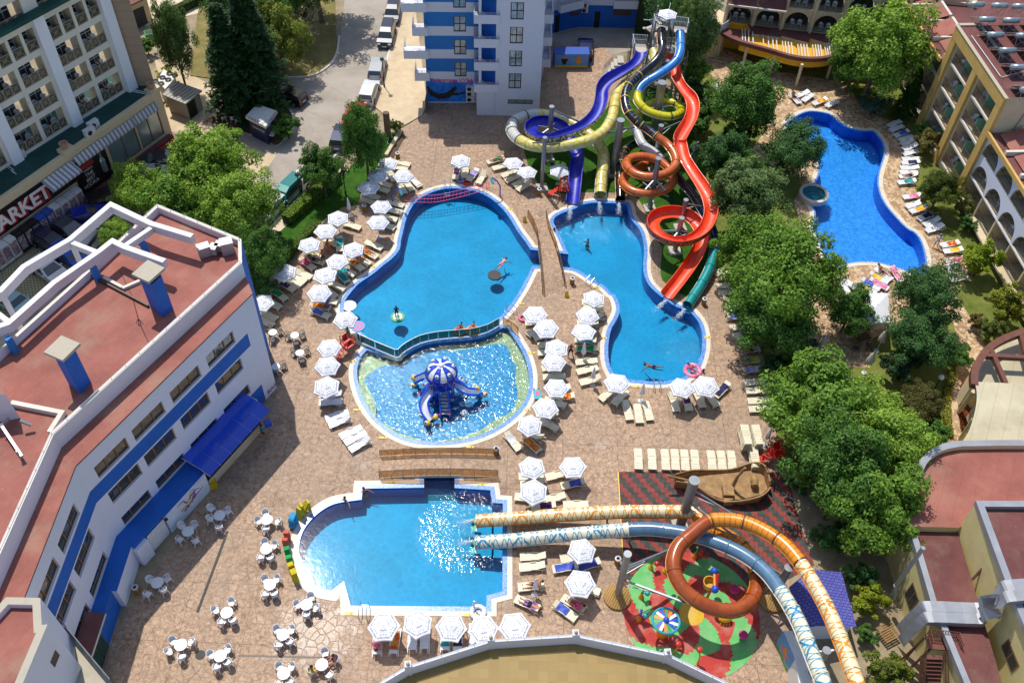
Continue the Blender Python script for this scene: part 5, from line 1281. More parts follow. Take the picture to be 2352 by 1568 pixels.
for i in (2, 3, 4, 5):
 k = MB(); p = plw[i]; k.box((p.x, p.y+.1, (zt+.35+flo)/2), (.4, .4, zt+.35-flo), 'wall_white', .1); po = part('post', k, ter)
 k = MB(); k.ball((p.x, p.y+.1, zt+.48), .13, 'globe'); part('globe_lamp', k, po, True)
Z1 = lambda x, y: ((1880+x/2.8)/1.6327, (y/2.8)/1.6327)
Z9 = lambda x, y: ((2260+x/2.4)/1.6327, (1980+y/2.4)/1.6327)
def path3(L, k=6):
 return smooth_path([P(uv, z) for uv, z in L], k)
def arclen(p):
 s = [0.]
 for i in range(1, len(p)): s.append(s[-1]+(p[i]-p[i-1]).length)
 return s
def chute_mesh(mb, p, S, r, mi, mo, a0=-98, a1=98, n=14, bank=None):
 fr = frames(p); ro = r+.035
 rings = []
 for (rr, m) in ((r, mi), (ro, mo)):
  o = len(mb.v); mb.mi(m)
  for i, q in enumerate(p):
   t, u, w = fr[i]; bk = bank[i] if bank else 0.
   for j in range(n+1):
    a = math.radians(a0+(a1-a0)*j/n)+bk
    k = len(mb.v); mb.v.append(q+u*(math.sin(a)*rr)-w*(math.cos(a)*rr*.86)+Vector((0, 0, r*.86))); mb.tp[k] = (S[i], j/n, 0)
  for i in range(len(p)-1):
   for j in range(n):
    f = [o+i*(n+1)+j, o+i*(n+1)+j+1, o+(i+1)*(n+1)+j+1, o+(i+1)*(n+1)+j]
    mb.f.append(f if m == mi else f[::-1]); mb.m.append(mb.mi(m))
  rings.append(o)
 a, b = rings
 for i in range(len(p)-1):
  for j in (0, n): mb.f.append([a+i*(n+1)+j, a+(i+1)*(n+1)+j, b+(i+1)*(n+1)+j, b+i*(n+1)+j]); mb.m.append(mb.mi(mo))
def tube_mesh(mb, p, S, r, m, n=16, minner=None):
 fr = frames(p); o = len(mb.v); mb.mi(m)
 for i, q in enumerate(p):
  t, u, w = fr[i]
  for j in range(n+1):
   a = 2*math.pi*j/n-math.pi/2; k = len(mb.v); mb.v.append(q+u*(math.cos(a)*r)+w*(math.sin(a)*r)); mb.tp[k] = (S[i], j/n, 0)
 for i in range(len(p)-1):
  for j in range(n): mb.f.append([o+i*(n+1)+j, o+i*(n+1)+j+1, o+(i+1)*(n+1)+j+1, o+(i+1)*(n+1)+j]); mb.m.append(mb.mi(m))
def ring_mesh(q, t, r, m, th=.045, wd=.05):
 mb = MB(); u = Vector((0, 0, 1)).cross(t).normalized(); w = t.cross(u); n = 18; pr = [(r, -wd), (r+th, -wd), (r+th, wd), (r, wd)]
 vs = []
 for j in range(n):
  a = 2*math.pi*j/n
  for rr, d in pr: vs.append(q+t*d+(u*math.cos(a)+w*math.sin(a))*rr)
 fs = []
 for j in range(n):
  for k in range(4): fs.append((4*j+k, 4*j+(k+1) % 4, 4*((j+1) % n)+(k+1) % 4, 4*((j+1) % n)+k))
 return mb.add(vs, fs, m)
def tube_slide(name, label, L, r, secs, edge, joint='same', mouth=None, k=6, every=1.7):
 """secs: [(first control index, material)]"""
 p = path3(L, k); S = arclen(p); root = thing(name, label, 'water slide', tuple(Vector((p[-1].x, p[-1].y, 0))))
 fr = frames(p)
 for si, (i0, m) in enumerate(secs):
  a = i0*k; b = (secs[si+1][0]*k if si+1 < len(secs) else len(p)-1)
  mb = MB(); tube_mesh(mb, p[a:b+1], S[a:b+1], r, m); sec = part('tube_section', mb, root, True)
  for sd in (-1, 1):
   e = MB(); e.tube([p[i]+fr[i][1]*(sd*(r+.02))-fr[i][2]*(r*.22) for i in range(a, b+1)], .035, edge, 5); part('side_flange', e, sec)
  last = -9
  for i in range(a, b):
   if S[i]-last > every or i == a: last = S[i]; part('joint_ring', ring_mesh(p[i], fr[i][0], r, m if joint == 'same' else joint), sec)
 if mouth:
  q, t = p[-1], fr[-1][0]; mb = MB(); u = fr[-1][1]; w = fr[-1][2]
  vs = []; n = 16
  for j in range(n):
   a = 2*math.pi*j/n; vs.append(q+(u*math.cos(a)+w*math.sin(a))*r)
  o2 = []
  for j in range(n):
   a = 2*math.pi*j/n; c, s_ = math.cos(a), math.sin(a); kx = max(abs(c), abs(s_)); o2.append(q+t*.02+(u*c+w*s_)*(r*1.16/kx if s_ < .3 else r*1.14))
  mb.add(vs+o2, [(j, (j+1) % n, n+(j+1) % n, n+j) for j in range(n)], mouth)
  mb.quad(q+u*r*1.15-w*r*1.1, q-u*r*1.15-w*r*1.1, q-u*r*1.15-w*r*1.1+t*.45-Vector((0, 0, .06)), q+u*r*1.15-w*r*1.1+t*.45-Vector((0, 0, .06)), mouth)
  part('outlet_lip', mb, root)
 return root, p
def open_slide(name, label, L, r, mi, mo, k=6):
 p = path3(L, k); S = arclen(p); root = thing(name, label, 'water slide', tuple(Vector((p[-1].x, p[-1].y, 0))))
 fr = frames(p); bank = []
 for i in range(len(p)):
  a = fr[max(0, i-4)][0]; b = fr[min(len(p)-1, i+4)][0]; cz = a.x*b.y-a.y*b.x; bank.append(max(-.45, min(.45, -cz*.6)))
 for _ in range(3): bank = [(bank[max(0, i-1)]+bank[i]+bank[min(len(bank)-1, i+1)])/3 for i in range(len(bank))]
 mb = MB(); chute_mesh(mb, p, S, r, mi, mo, bank=bank); part('chute', mb, root, True)
 for a in (-98, 98):
  e = MB(); e.tube([p[i]+fr[i][1]*(math.sin(math.radians(a)+bank[i])*(r+.02))-fr[i][2]*(math.cos(math.radians(a)+bank[i])*r*.86)+Vector((0, 0, r*.86)) for i in range(len(p))], .045, mi, 5); part('rim', e, root)
 return root, p
cc = P(Z1(515, 1335), 4.0)
def coil(c, r, a0, a1, z0, z1, n=10): return [Vector((c.x+r*math.cos(a), c.y+r*math.sin(a), z0+(z1-z0)*i/n)) for i in range(n+1) for a in [math.radians(a0+(a1-a0)*i/n)]]
def as_px(ps): return [(('w', p), None) for p in ps]
_P = P
def P(uv, z=0.):
 return uv[1].copy() if uv[0] == 'w' else _P(uv, z)
blueL = [(Z1(1465, 560), 6.6), (Z1(1455, 625), 6.4), (Z1(1390, 715), 6.1), (Z1(1250, 800), 5.8), (Z1(1120, 880), 5.5), (Z1(1055, 970), 5.2), (Z1(1045, 1090), 4.9), (Z1(1010, 1200), 4.6), (Z1(930, 1300), 4.3), (Z1(800, 1385), 4.1)]+as_px(coil(cc, 1.95, -75, -365, 3.9, 2.1, 11))+[(T(2, 1612, 1080), 1.7), (T(2, 1600, 1200), 1.2), (T(2, 1588, 1320), .6), (T(2, 1578, 1405), .12)]
open_slide('open_slide', 'deep blue open water slide coiling in a bowl, patterned cream outside', blueL, .62, 's_blue_dark', 's_blue_out')
yelL = [(Z1(1600, 545), 6.9), (Z1(1620, 640), 6.6), (Z1(1560, 740), 6.2), (Z1(1430, 810), 5.8), (Z1(1320, 880), 5.3), (Z1(1240, 965), 5.0), (Z1(1195, 1065), 4.8), (Z1(1180, 1165), 4.6), (Z1(1150, 1270), 4.4), (Z1(1060, 1395), 4.1), (Z1(900, 1480), 3.9), (Z1(700, 1525), 3.7), (Z1(500, 1545), 3.5), (Z1(330, 1530), 3.3), (Z1(190, 1470), 3.1), (Z1(115, 1380), 2.95), (Z1(125, 1285), 2.8), (Z1(230, 1225), 2.65), (Z1(400, 1200), 2.5), (Z1(600, 1240), 2.4), (Z1(780, 1320), 2.25), (Z1(920, 1410), 2.1), (Z5(775, 60), 2.0), (Z5(830, 150), 1.75), (Z5(835, 250), 1.4), (Z5(820, 360), 1.), (Z5(810, 500), .48)]
tube_slide('tube_slide', 'wide pale yellow tube slide with a white bend around the blue bowl', yelL, .56, [(0, 's_yellow'), (14, 's_white'), (18, 's_yellow')], 's_edge_white', mouth='s_edge_white')
blkL = [(Z1(1680, 320), 8.6), (Z1(1682, 420), 8.3), (Z1(1690, 510), 8.0), (Z1(1650, 605), 7.7), (Z1(1570, 690), 7.3), (Z1(1450, 790), 6.9), (Z1(1350, 885), 6.6), (Z1(1305, 980), 6.3), (Z1(1305, 1090), 6.0), (Z1(1340, 1190), 5.7), (Z1(1420, 1280), 5.4), (Z1(1530, 1355), 5.1), (Z1(1640, 1440), 4.9), (Z5(1350, 85), 4.6), (Z5(1415, 170), 4.4), (Z5(1425, 250), 4.2), (Z5(1360, 320), 4.0), (Z5(1235, 355), 3.85), (Z5(1105, 335), 3.7), (Z5(1025, 265), 3.55), (Z5(1050, 205), 3.4), (Z5(1150, 190), 3.3), (Z5(1270, 215), 3.15), (Z5(1370, 290), 2.95), (Z5(1400, 380), 2.75), (Z5(1340, 455), 2.6), (Z5(1200, 490), 2.5), (Z5(1070, 470), 2.4), (Z5(995, 400), 2.3), (Z5(1020, 335), 2.2), (Z5(1110, 285), 2.1), (Z5(1210, 225), 2.0), (Z5(1230, 130), 1.9), (Z5(1150, 85), 1.8), (Z5(1070, 95), 1.7), (Z5(1010, 150), 1.55), (Z5(980, 240), 1.35), (Z5(967, 350), 1.05), (Z5(970, 450), .7), (Z5(973, 530), .42)]
tube_slide('tube_slide', 'black tube slide with coloured dashes turning into a double orange coil', blkL, .42, [(0, 's_black'), (5, 's_black_dash'), (12, 's_orange'), (31, 's_black_dash'), (37, 's_black')], 's_brown_edge', mouth='s_black')
bluL = [(Z1(1878, 345), 8.6), (Z1(1880, 430), 8.3), (Z1(1878, 530), 8.0), (Z1(1845, 625), 7.6), (Z1(1765, 705), 7.2), (Z1(1640, 790), 6.8), (Z1(1530, 855), 6.4), (Z1(1460, 915), 6.1), (Z1(1430, 985), 5.8), (Z1(1440, 1070), 5.6), (Z1(1510, 1150), 5.3), (Z1(1630, 1205), 5.1), (Z1(1770, 1225), 4.9), (Z1(1875, 1190), 4.7), (Z1(1885, 1125), 4.5), (Z1(1800, 1080), 4.35), (Z1(1680, 1070), 4.2), (Z1(1560, 1095), 4.0), (Z1(1460, 1160), 3.8), (Z1(1405, 1240), 3.6), (Z1(1400, 1330), 3.4), (Z1(1440, 1420), 3.15), (Z5(1160, 95), 2.9), (Z5(1245, 155), 2.7), (Z5(1330, 225), 2.5), (Z5(1420, 330), 2.25), (Z5(1490, 420), 2.0), (Z5(1565, 500), 1.85), (Z5(1640, 620), 1.65), (Z5(1705, 740), 1.45), (Z5(1745, 860), 1.3), (Z5(1738, 975), 1.15), (Z5(1695, 1110), .95), (Z5(1630, 1235), .7), (Z5(1565, 1335), .52), (Z5(1522, 1398), .42)]
tube_slide('tube_slide', 'long tube slide running azure, yellow, white, dark and finally teal', bluL, .42, [(0, 's_azure'), (8, 's_yel'), (12, 's_yel_ring'), (16, 's_yel'), (19, 's_plain_white'), (24, 's_violet'), (28, 's_navy'), (31, 's_teal')], 's_edge_white', mouth='s_teal')
redL = [(Z1(1790, 575), 6.6), (Z1(1790, 660), 6.4), (Z1(1805, 770), 6.1), (Z1(1840, 880), 5.9), (Z1(1905, 980), 5.6), (Z1(1980, 1070), 5.35), (Z1(2005, 1170), 5.1), (Z1(1980, 1290), 4.8), (Z1(1915, 1400), 4.5), (Z1(1865, 1490), 4.25), (Z5(1452, 110), 4.0), (Z5(1480, 220), 3.75), (Z5(1550, 340), 3.5), (Z5(1625, 450), 3.25), (Z5(1685, 560), 3.05), (Z5(1705, 680), 2.85), (Z5(1660, 800), 2.65), (Z5(1560, 880), 2.45), (Z5(1420, 905), 2.25), (Z5(1290, 860), 2.1), (Z5(1230, 780), 1.95), (Z5(1265, 705), 1.8), (Z5(1390, 675), 1.7), (Z5(1520, 705), 1.6), (Z5(1605, 790), 1.5), (Z5(1630, 890), 1.3), (Z5(1595, 1000), 1.05), (Z5(1530, 1110), .8), (Z5(1450, 1220), .5), (Z5(1370, 1320), .2), (Z5(1348, 1350), .1)]
open_slide('open_slide', 'bright red open water slide ending in a wide loop', redL, .62, 's_red', 's_red_out')
orL = [(T(9, 1260, 1760), 6.6), (T(9, 1190, 1560), 6.4), (T(9, 1105, 1330), 6.1), (T(9, 1010, 1100), 5.8), (T(9, 910, 910), 5.6), (T(9, 805, 745), 5.3), (T(9, 700, 625), 5.1), (T(9, 580, 540), 4.9), (T(9, 440, 475), 4.7), (T(9, 300, 450), 4.5), (T(9, 170, 465), 4.35), (Z9(790, 60), 4.2), (Z9(685, 160), 4.05), (Z9(638, 290), 3.9), (Z9(655, 420), 3.75), (Z9(735, 550), 3.6), (Z9(870, 660), 3.45), (Z9(1030, 725), 3.3), (Z9(1190, 735), 3.15), (Z9(1320, 665), 3.0), (Z9(1385, 550), 2.9), (Z9(1390, 420), 2.8), (Z9(1340, 280), 2.7), (Z9(1240, 150), 2.6), (Z9(1110, 60), 2.5), (Z9(960, 5), 2.4), (T(9, 90, 410), 2.25), (T(9, -20, 395), 2.1), (T(8, 2180, 395), 1.95), (T(8, 2000, 395), 1.75), (T(8, 1830, 400), 1.55), (T(8, 1600, 412), 1.3), (T(8, 1360, 428), 1.0), (T(8, 1130, 445), .72), (T(8, 925, 458), .45)]
tube_slide('tube_slide', 'cream tube slide with orange markings and a brown loop over the splash pad', orL, .48, [(0, 's_cream_orange'), (5, 's_amber'), (10, 's_brown'), (21, 's_amber'), (26, 's_cream_orange')], 's_brown_edge', mouth='s_cream_orange', every=2.2)
bl2 = [(T(9, 1030, 1760), 6.4), (T(9, 965, 1570), 6.1), (T(9, 905, 1420), 5.8), (T(9, 850, 1280), 5.5), (T(9, 795, 1150), 5.2), (T(9, 730, 1030), 4.9), (T(9, 665, 930), 4.55), (T(9, 580, 820), 4.2), (T(9, 470, 725), 3.85), (T(9, 340, 650), 3.5), (T(9, 190, 590), 3.15), (T(9, 40, 550), 2.85), (T(8, 2230, 525), 2.5), (T(8, 2090, 512), 2.25), (T(8, 1960, 518), 2.0), (T(8, 1720, 538), 1.65), (T(8, 1520, 555), 1.35), (T(8, 1280, 580), 1.0), (T(8, 1100, 595), .72), (T(8, 920, 606), .45)]
tube_slide('tube_slide', 'cream tube slide with blue markings and a steel blue middle stretch', bl2, .48, [(0, 's_cream_blue'), (6, 's_steel'), (14, 's_cream_blue')], 's_edge_white', mouth='s_cream_blue', every=2.2)
P = _P
def column(label, base, ztop, r, arms=(), plinth=True, cone=None, group=None):
 b = Vector((base.x, base.y, 0)); root = thing('support_column', label, 'column', tuple(b), 0, 'steel columns carrying the slides')
 k = MB(); k.cyl(b, b+Vector((0, 0, ztop)), r, 'galv', 14); k.cyl(b+Vector((0, 0, ztop)), b+Vector((0, 0, ztop+.05)), r*1.08, 'galv', 14); part('pole', k, root)
 if plinth: k = MB(); k.box(b+Vector((0, 0, .12)), (1.1, 1.1, .24), 'concrete', .2); part('plinth', k, root)
 if cone: k = MB(); k.lathe([(.95, 0), (.95, .22), (.4, .55), (r, .75)], 'slat', 26, b); part('wooden_skirt', k, root)
 for z, q in arms:
  k = MB(); k.beam(b+Vector((0, 0, z)), q, .11, .14, 'galv'); a = part('arm', k, root)
  k = MB(); k.cyl(b+Vector((0, 0, z-.75)), b.lerp(Vector((q.x, q.y, 0)), .6)+Vector((0, 0, z+(q.z-z)*.6-.08)), .04, 'galv', 6); part('brace', k, a)
 return root
def ringpts(c, r, z, n, ph=0.): return [Vector((c.x+r*math.cos(ph+2*math.pi*i/n), c.y+r*math.sin(ph+2*math.pi*i/n), z)) for i in range(n)]
c1 = _P(T(2, 1370, 1290)); column('slim steel column in front of the pale yellow tube bend', c1, 6.2, .2, [(5.6, _P(Z1(330, 1500), 3.9)), (5.4, _P(Z1(640, 1500), 3.9))])
c2 = Vector((cc.x, cc.y, 0)); column('steel column in the middle of the dark blue bowl', c2, 6.4, .24, [(3.9, q) for q in ringpts(cc, 1.5, 3.4, 5)]+[(6.1, _P(Z1(860, 1300), 4.3))])
c3 = _P(Z5(915, 335)); column('thick steel column between yellow tube and black tube', c3, 6.6, .36, [(5.2, _P(Z1(1060, 1380), 3.8)), (5.6, _P(Z1(1400, 1340), 4.9))])
c4 = _P(Z1(1690, 870), 7.6); column('thickest steel column inside the yellow coil', c4, 7.6, .42, [(4.6, q) for q in ringpts(c4, 1.5, 4.4, 5, .5)])
c5 = _P(Z1(1740, 640), 7.2); column('steel column between azure tube and red slide near the tower', c5, 7.2, .25, [(6.8, _P(Z1(1800, 760), 5.9))])
c6 = _P(Z1(1680, 1320), 5.6); column('steel column behind the start of the orange tube', c6, 5.6, .25, [(5.0, _P(Z1(1880, 1280), 4.4)), (5.0, _P(Z1(1620, 1430), 4.5))])
c7 = _P(Z5(1210, 620)); z7 = Zat(c7, Z5(1272, 205)); column('steel column in the middle of the double orange coil', c7, z7, .26, [(3.8, q) for q in ringpts(c7+Vector((0, 0, 0)), 1.6, 3.5, 5, .3)]+[(2.4, q) for q in ringpts(c7, 1.6, 2.2, 5, .9)])
c8 = _P(Z5(1560, 305)); column('steel column to the right of the straight red run', c8, Zat(c8, Z5(1592, 108)), .24, [(3.6, _P(Z5(1480, 160), 3.5)), (3.0, _P(Z5(1500, 240), 3.2))])
c9 = _P(Z5(1508, 545), 3.6); column('steel column behind the red loop under the red run', c9, 3.6, .22, [(3.2, _P(Z5(1640, 600), 2.7))])
c10 = _P(Z5(1415, 965)); column('steel column inside the red loop on a white plinth', c10, Zat(c10, Z5(1462, 690)), .24, [(2.6, q) for q in ringpts(c10, 1.45, 2.0, 5, .2)])
cA = _P(T(8, 1885, 985)); column('leaning-looking steel column with slatted wooden skirt left of the splash pad', cA, Zat(cA, T(8, 1968, 690)), .25, [(4.4, _P(Z9(600, 190), 3.5)), (4.0, _P(Z9(590, 210), 3.3)), (2.8, _P(Z9(740, 670), 3.1))], False, True)
cB = _P(T(9, 80, 185), 6.3); column('thick steel column behind the cream orange tube by the pirate ship', cB, 6.3, .36, [(5.2, _P(T(9, 400, 450), 4.5)), (3.6, _P(T(9, 370, 575), 3.2))])
cC = _P(T(9, 610, 1000)); column('steel column with wooden skirt beside the purple roofed shed', cC, Zat(cC, T(9, 740, 790)), .27, [(3.6, _P(T(9, 520, 730), 3.8)), (3.2, _P(T(9, 560, 960), 3.0))], False, True)
cD = _P(T(9, 985, 1345), 5.6); column('steel column between the two cream tubes in the bottom right', cD, 5.6, .25, [(5.3, _P(T(9, 870, 1340), 5.2)), (5.4, _P(T(9, 1090, 1330), 5.6))])
for (tx, ty, gx, gy, z, w_) in ((1030, 470, 1035, 512, .35, 'cream orange'), (1028, 620, 1035, 660, .35, 'cream blue'), (1820, 430, 1815, 470, 1.0, 'cream orange'), (1968, 560, 1965, 610, 1.4, 'cream blue')):
 b = _P(T(8, gx, gy), -.1 if gx < 1100 else 0.);
 k = MB(); k.cyl((b.x, b.y, -1.2 if gx < 1100 else 0), (b.x, b.y, z+.2), .08, 'galv', 8); o = part('slide_prop', k, None); tag(o, 'steel prop in %s under the %s tube' % ('the pool' if gx < 1100 else 'the deck area', w_), 'prop')
def splash(uv, d, label, sz=1.):
 p = P(uv, -.06); k = MB(); rr = random.Random(int(uv[0])); d = d.normalized()
 for i in range(420):
  t_ = rr.random()**1.5; w = (.1+.22*t_)*sz; q = p+d*(t_*1.5*sz)+Vector((rr.gauss(0, w*.55), rr.gauss(0, w*.55), max(0, (.35*(1-t_))*rr.random()))); k.ball(q, rr.uniform(.012, .036)*sz*(1.3-t_), 'foam_solid', 5, 3, (1.3, 1.3, .8))
 tag(single('splash', k, label, 'splash', None, True), kind='stuff')
splash(T(2, 1568, 1440), Vector((-.15, -1, 0)), 'white splash below the dark blue slide mouth')
splash(T(2, 1765, 1400), Vector((.0, -1, 0)), 'white splash below the yellow tube mouth')
splash(T(2, 1898, 1405), Vector((-.05, -1, 0)), 'white splash below the black tube mouth')
splash(Z5(1335, 1385), Vector((-.75, -.75, 0)), 'white splash below the red slide mouth')
splash(Z5(1490, 1455), Vector((-.7, -.8, 0)), 'white splash below the teal tube mouth')
splash(T(8, 900, 470), Vector((-1, -.05, 0)), 'white splash below the cream orange tube mouth', .8)
splash(T(8, 895, 612), Vector((-1, -.05, 0)), 'white splash below the cream blue tube mouth', .8)
tw_ = thing('slide_tower', 'steel launch tower with railings, spiral stair and two platforms above the slides', 'tower', tuple(_P(Z1(1760, 700), 0)*0+Vector((9.3, 93.0, 0))))
def deck_at(pxs, z, h, nm, gap=()):
 L = [_P(Z1(*q), z) for q in pxs]; k = MB(); k.prism([(p.x, p.y) for p in L], z-.12, z, 'galv', 'concrete'); d = part(nm, k, tw_)
 for i in range(len(L)):
  if i in gap: continue
  k = MB(); bar = [L[i], L[(i+1) % len(L)]]; railing(k, bar, h, 'rail_white', .022, .16, 2); part('railing', k, d)
 for p in L: k = MB(); k.cyl((p.x, p.y, 0), (p.x, p.y, z+1.1), .07, 'galv', 8); part('post', k, d)
 return L
deck_at([(1610, 320), (1750, 330), (1760, 285), (1590, 250)], 8.4, 1.1, 'middle_platform', (0, 1))
deck_at([(1800, 345), (1950, 345), (1945, 290), (1770, 270)], 8.4, 1.1, 'upper_platform', (0,))
deck_at([(1390, 555), (1530, 560), (1520, 470), (1370, 460)], 6.4, 1.1, 'lower_platform', (0, 1))
deck_at([(1580, 560), (1860, 570), (1860, 480), (1580, 470)], 6.4, .9, 'red_slide_platform', (0,))
sp = _P(Z1(1590, 420), 5.0);
k = MB(); k.cyl((sp.x, sp.y, 0), (sp.x, sp.y, 9.), .1, 'galv', 8)
for i in range(30):
 a = i*.42; z = .3+i*.27; k.beam((sp.x, sp.y, z), (sp.x+1.25*math.cos(a), sp.y+1.25*math.sin(a), z), .34, .05, 'concrete')
part('spiral_stair', k, tw_)
k = MB(); k.tube([Vector((sp.x+1.25*math.cos(i*.21), sp.y+1.25*math.sin(i*.21), 1.3+i*.135)) for i in range(61)], .03, 'rail_white', 5); part('stair_handrail', k, tw_)
k = MB(); base_ = [_P(Z1(1520, 1000)), _P(Z1(1860, 1080)), _P(Z1(1880, 900)), _P(Z1(1560, 850))]
rr = random.Random(5)
for i in range(4):
 for z in (1.2, 3.0, 4.8):
  a, b = base_[i], base_[(i+1) % 4]; k.cyl(a+Vector((0, 0, z-1)), b+Vector((0, 0, z+.8)), .05, 'galv', 6); k.cyl(b+Vector((0, 0, z-1)), a+Vector((0, 0, z+.8)), .05, 'galv', 6); k.cyl(a+Vector((0, 0, z)), b+Vector((0, 0, z)), .05, 'galv', 6)
for a in base_: k.cyl(a, a+Vector((0, 0, 6.4)), .08, 'galv', 8)
part('lattice', k, tw_)
ORD = ['first', 'second', 'third', 'fourth', 'fifth', 'sixth', 'seventh', 'eighth', 'ninth', 'tenth', 'eleventh', 'twelfth', 'thirteenth', 'fourteenth', 'fifteenth', 'sixteenth', 'seventeenth', 'eighteenth', 'nineteenth', 'twentieth', 'twenty-first', 'twenty-second']
def umbrella_make():
 r = thing('parasol', 'x', 'umbrella', (0, 0, 0), 0, 'white parasols by the pools')
 R, z0, z1 = 1.08, 1.86, 2.28; k = MB(); n = 6; rim = []; ap = (0, 0, z1)
 vs = [ap]; fs = []
 for i in range(n):
  for j in range(4):
   t = j/4; a0, a1 = 2*math.pi*i/n, 2*math.pi*(i+1)/n
   x = R*((1-t)*math.cos(a0)+t*math.cos(a1)); y = R*((1-t)*math.sin(a0)+t*math.sin(a1)); d = 1-4*(t-.5)**2
   f = 1-.045*d; rim.append((x*f, y*f, z0+.04*d))
 m = len(rim); mid = [(x*.5, y*.5, z1-(z1-z)*.5-.02*(1 if i % 4 else 0)) for i, (x, y, z) in enumerate(rim)]
 vs += mid+rim;
 for i in range(m):
  j = (i+1) % m; fs += [(0, 1+i, 1+j), (1+i, 1+m+i, 1+m+j, 1+j)]
 vs += [(x*1.005, y*1.005, z-.14) for x, y, z in rim]
 for i in range(m): j = (i+1) % m; fs.append((1+m+i, 1+2*m+i, 1+2*m+j, 1+m+j))
 k.add(vs, fs, 'canopy_white'); c = lpart('canopy', k, r)
 q = MB(); txt = bpy.data.curves.new('t', 'FONT'); txt.body = 'HOTEL KUBAN'; txt.size = .115; txt.align_x = 'CENTER'; txt.resolution_u = 1; txt.offset = .003
 to = bpy.data.objects.new('t', txt); COL.objects.link(to); tm = to.to_mesh(); tv = [v.co.copy() for v in tm.vertices]; tf = [tuple(p.vertices) for p in tm.polygons]; to.to_mesh_clear(); bpy.data.objects.remove(to)
 for i in range(n):
  a = 2*math.pi*(i+.5)/n; ap_r = R*math.cos(math.pi/n)*.955; ca, sa = math.cos(a), math.sin(a)
  def pp(x, d, lift=.012):     # x across, d distance from the apex along the panel
   zz = z1-(z1-z0-.04)*(d/ap_r)-.02*(1-abs(d-.5*ap_r)/(.5*ap_r))+lift
   return (ca*d-sa*x, sa*d+ca*x, zz)
  q.add([pp(v.x, .80-v.y) for v in tv], tf, 'print_grey')
  for sx in (-.16, 0, .16):
   L = []
   for s in range(10): rr_ = .05 if s % 2 == 0 else .022; L.append(pp(sx+rr_*math.sin(s*math.pi/5), .60-.03*(sx == 0)-rr_*math.cos(s*math.pi/5)))
   q.add(L, [tuple(range(10))], 'print_grey')
  if i % 2 == 0:
   for sg in (-1, 1): q.add([pp(0, .36), pp(sg*.09, .29), pp(sg*.2, .33), pp(sg*.26, .37), pp(sg*.17, .35), pp(sg*.08, .33), pp(0, .40)], [(0, 1, 2, 3, 4, 5, 6)], 'print_grey')
 lpart('print', q, c)
 k = MB(); k.cyl((0, 0, .05), (0, 0, z1+.06), .022, 'plastic_white', 8); lpart('pole', k, r)
 k = MB(); k.lathe([(.0, 0), (.24, 0), (.24, .06), (.06, .1), (.05, .3), (0, .3)], 'plastic_grey', 12); lpart('base', k, r)
 return r
UM = umbrella_make(); UMN = [0]
def umbrella(uv, label, rz=None, z=2.1):
 p = P(uv, z); p.z = 0
 rz = rnd.uniform(0, 1.05) if rz is None else rz
 if UMN[0] == 0: UM.location = p; UM.rotation_euler = (0, 0, rz); UM['label'] = label; o = UM
 else: o = dup(UM, p, rz, label)
 UMN[0] += 1; s = rnd.uniform(.96, 1.05); o.scale = (s, s, rnd.uniform(.95, 1.03)); o.rotation_euler = (rnd.gauss(0, .035), rnd.gauss(0, .035), rz); return o
UGRP = [('down at the upper left of the bathing pool', [(889, 372), (866, 398), (926, 400), (847, 428), (875, 472), (866, 507)]),
 ('down along the hedge left of the bathing pool', [(775, 497), (745, 527), (711, 559), (655, 622), (602, 690)]),
 ('down along the left rim of the bathing pool', [(813, 569), (776, 597), (746, 631), (733, 667), (792, 729)]),
 ('of three down the left of the octopus pool', [(756, 793), (750, 836), (750, 884)]),
 ('from the left above the bathing pool', [(1058, 366), (1179, 371), (1210, 392)]),
 ('down the row right of the octopus pool', [(1232, 718), (1257, 749), (1279, 795), (1272, 827), (1278, 886), (1252, 933), (1216, 972)]),
 ('of three down the left of the slide pool', [(1364, 681), (1349, 718), (1343, 760)]),
 ('from the left below the slide pool', [(1418, 876), (1567, 888), (1623, 881)]),
 ('of three between cream tubes and lower footbridge', [(1222, 1070), (1321, 1069), (1225, 1125)]),
 ('of two down below the cream blue tube', [(1334, 1260), (1337, 1335)]),
 ('from the left of five parasols below the lower pool', [(885, 1435), (956, 1433), (1034, 1434), (1112, 1437), (1184, 1437)])]
for d, L in UGRP:
 for i, uv in enumerate(L): umbrella(uv, 'white printed parasol, %s %s' % (ORD[i], d))
umbrella((1284, 385), 'white printed parasol over the red lifeguard stand beside the blue slide')
def umbrella_at(p, label):
 o = dup(UM, p, .3, label); return o
o = umbrella_at(P(Z1(1750, 130), 10.5)-Vector((0, 0, 2.1)), 'white printed parasol on top of the slide launch tower')
def closed_make(mat, R=.17, h=2.3, stripes=None):
 r = thing('closed_parasol', 'x', 'umbrella', (0, 0, 0)); k = MB(); n = 18
 prof = [(.02, h), (.05, h-.05), (R*.55, h-.35), (R*.8, h-.8), (R*1.05, h-1.25), (R*.9, h-1.35), (.03, h-1.3)]
 vs = []; fs = []
 for i, (rr_, z) in enumerate(prof):
  for j in range(n): a = 2*math.pi*j/n; f = 1+(.22 if j % 3 == 0 else -.12)*(1 if 1 < i < 6 else 0); vs.append((rr_*f*math.cos(a), rr_*f*math.sin(a), z))
 for i in range(len(prof)-1):
  for j in range(n): fs.append((i*n+j, (i+1)*n+j, (i+1)*n+(j+1) % n, i*n+(j+1) % n))
 k.add(vs, fs, mat)
 lpart('folded_canopy', k, r, True)
 k = MB(); k.cyl((0, 0, 0), (0, 0, h+.05), .022, 'plastic_white', 8); lpart('pole', k, r)
 k = MB(); k.lathe([(0, 0), (.24, 0), (.24, .06), (.06, .1), (0, .1)], 'plastic_grey', 12); lpart('base', k, r)
 return r
CL = closed_make('canopy_white'); first = True
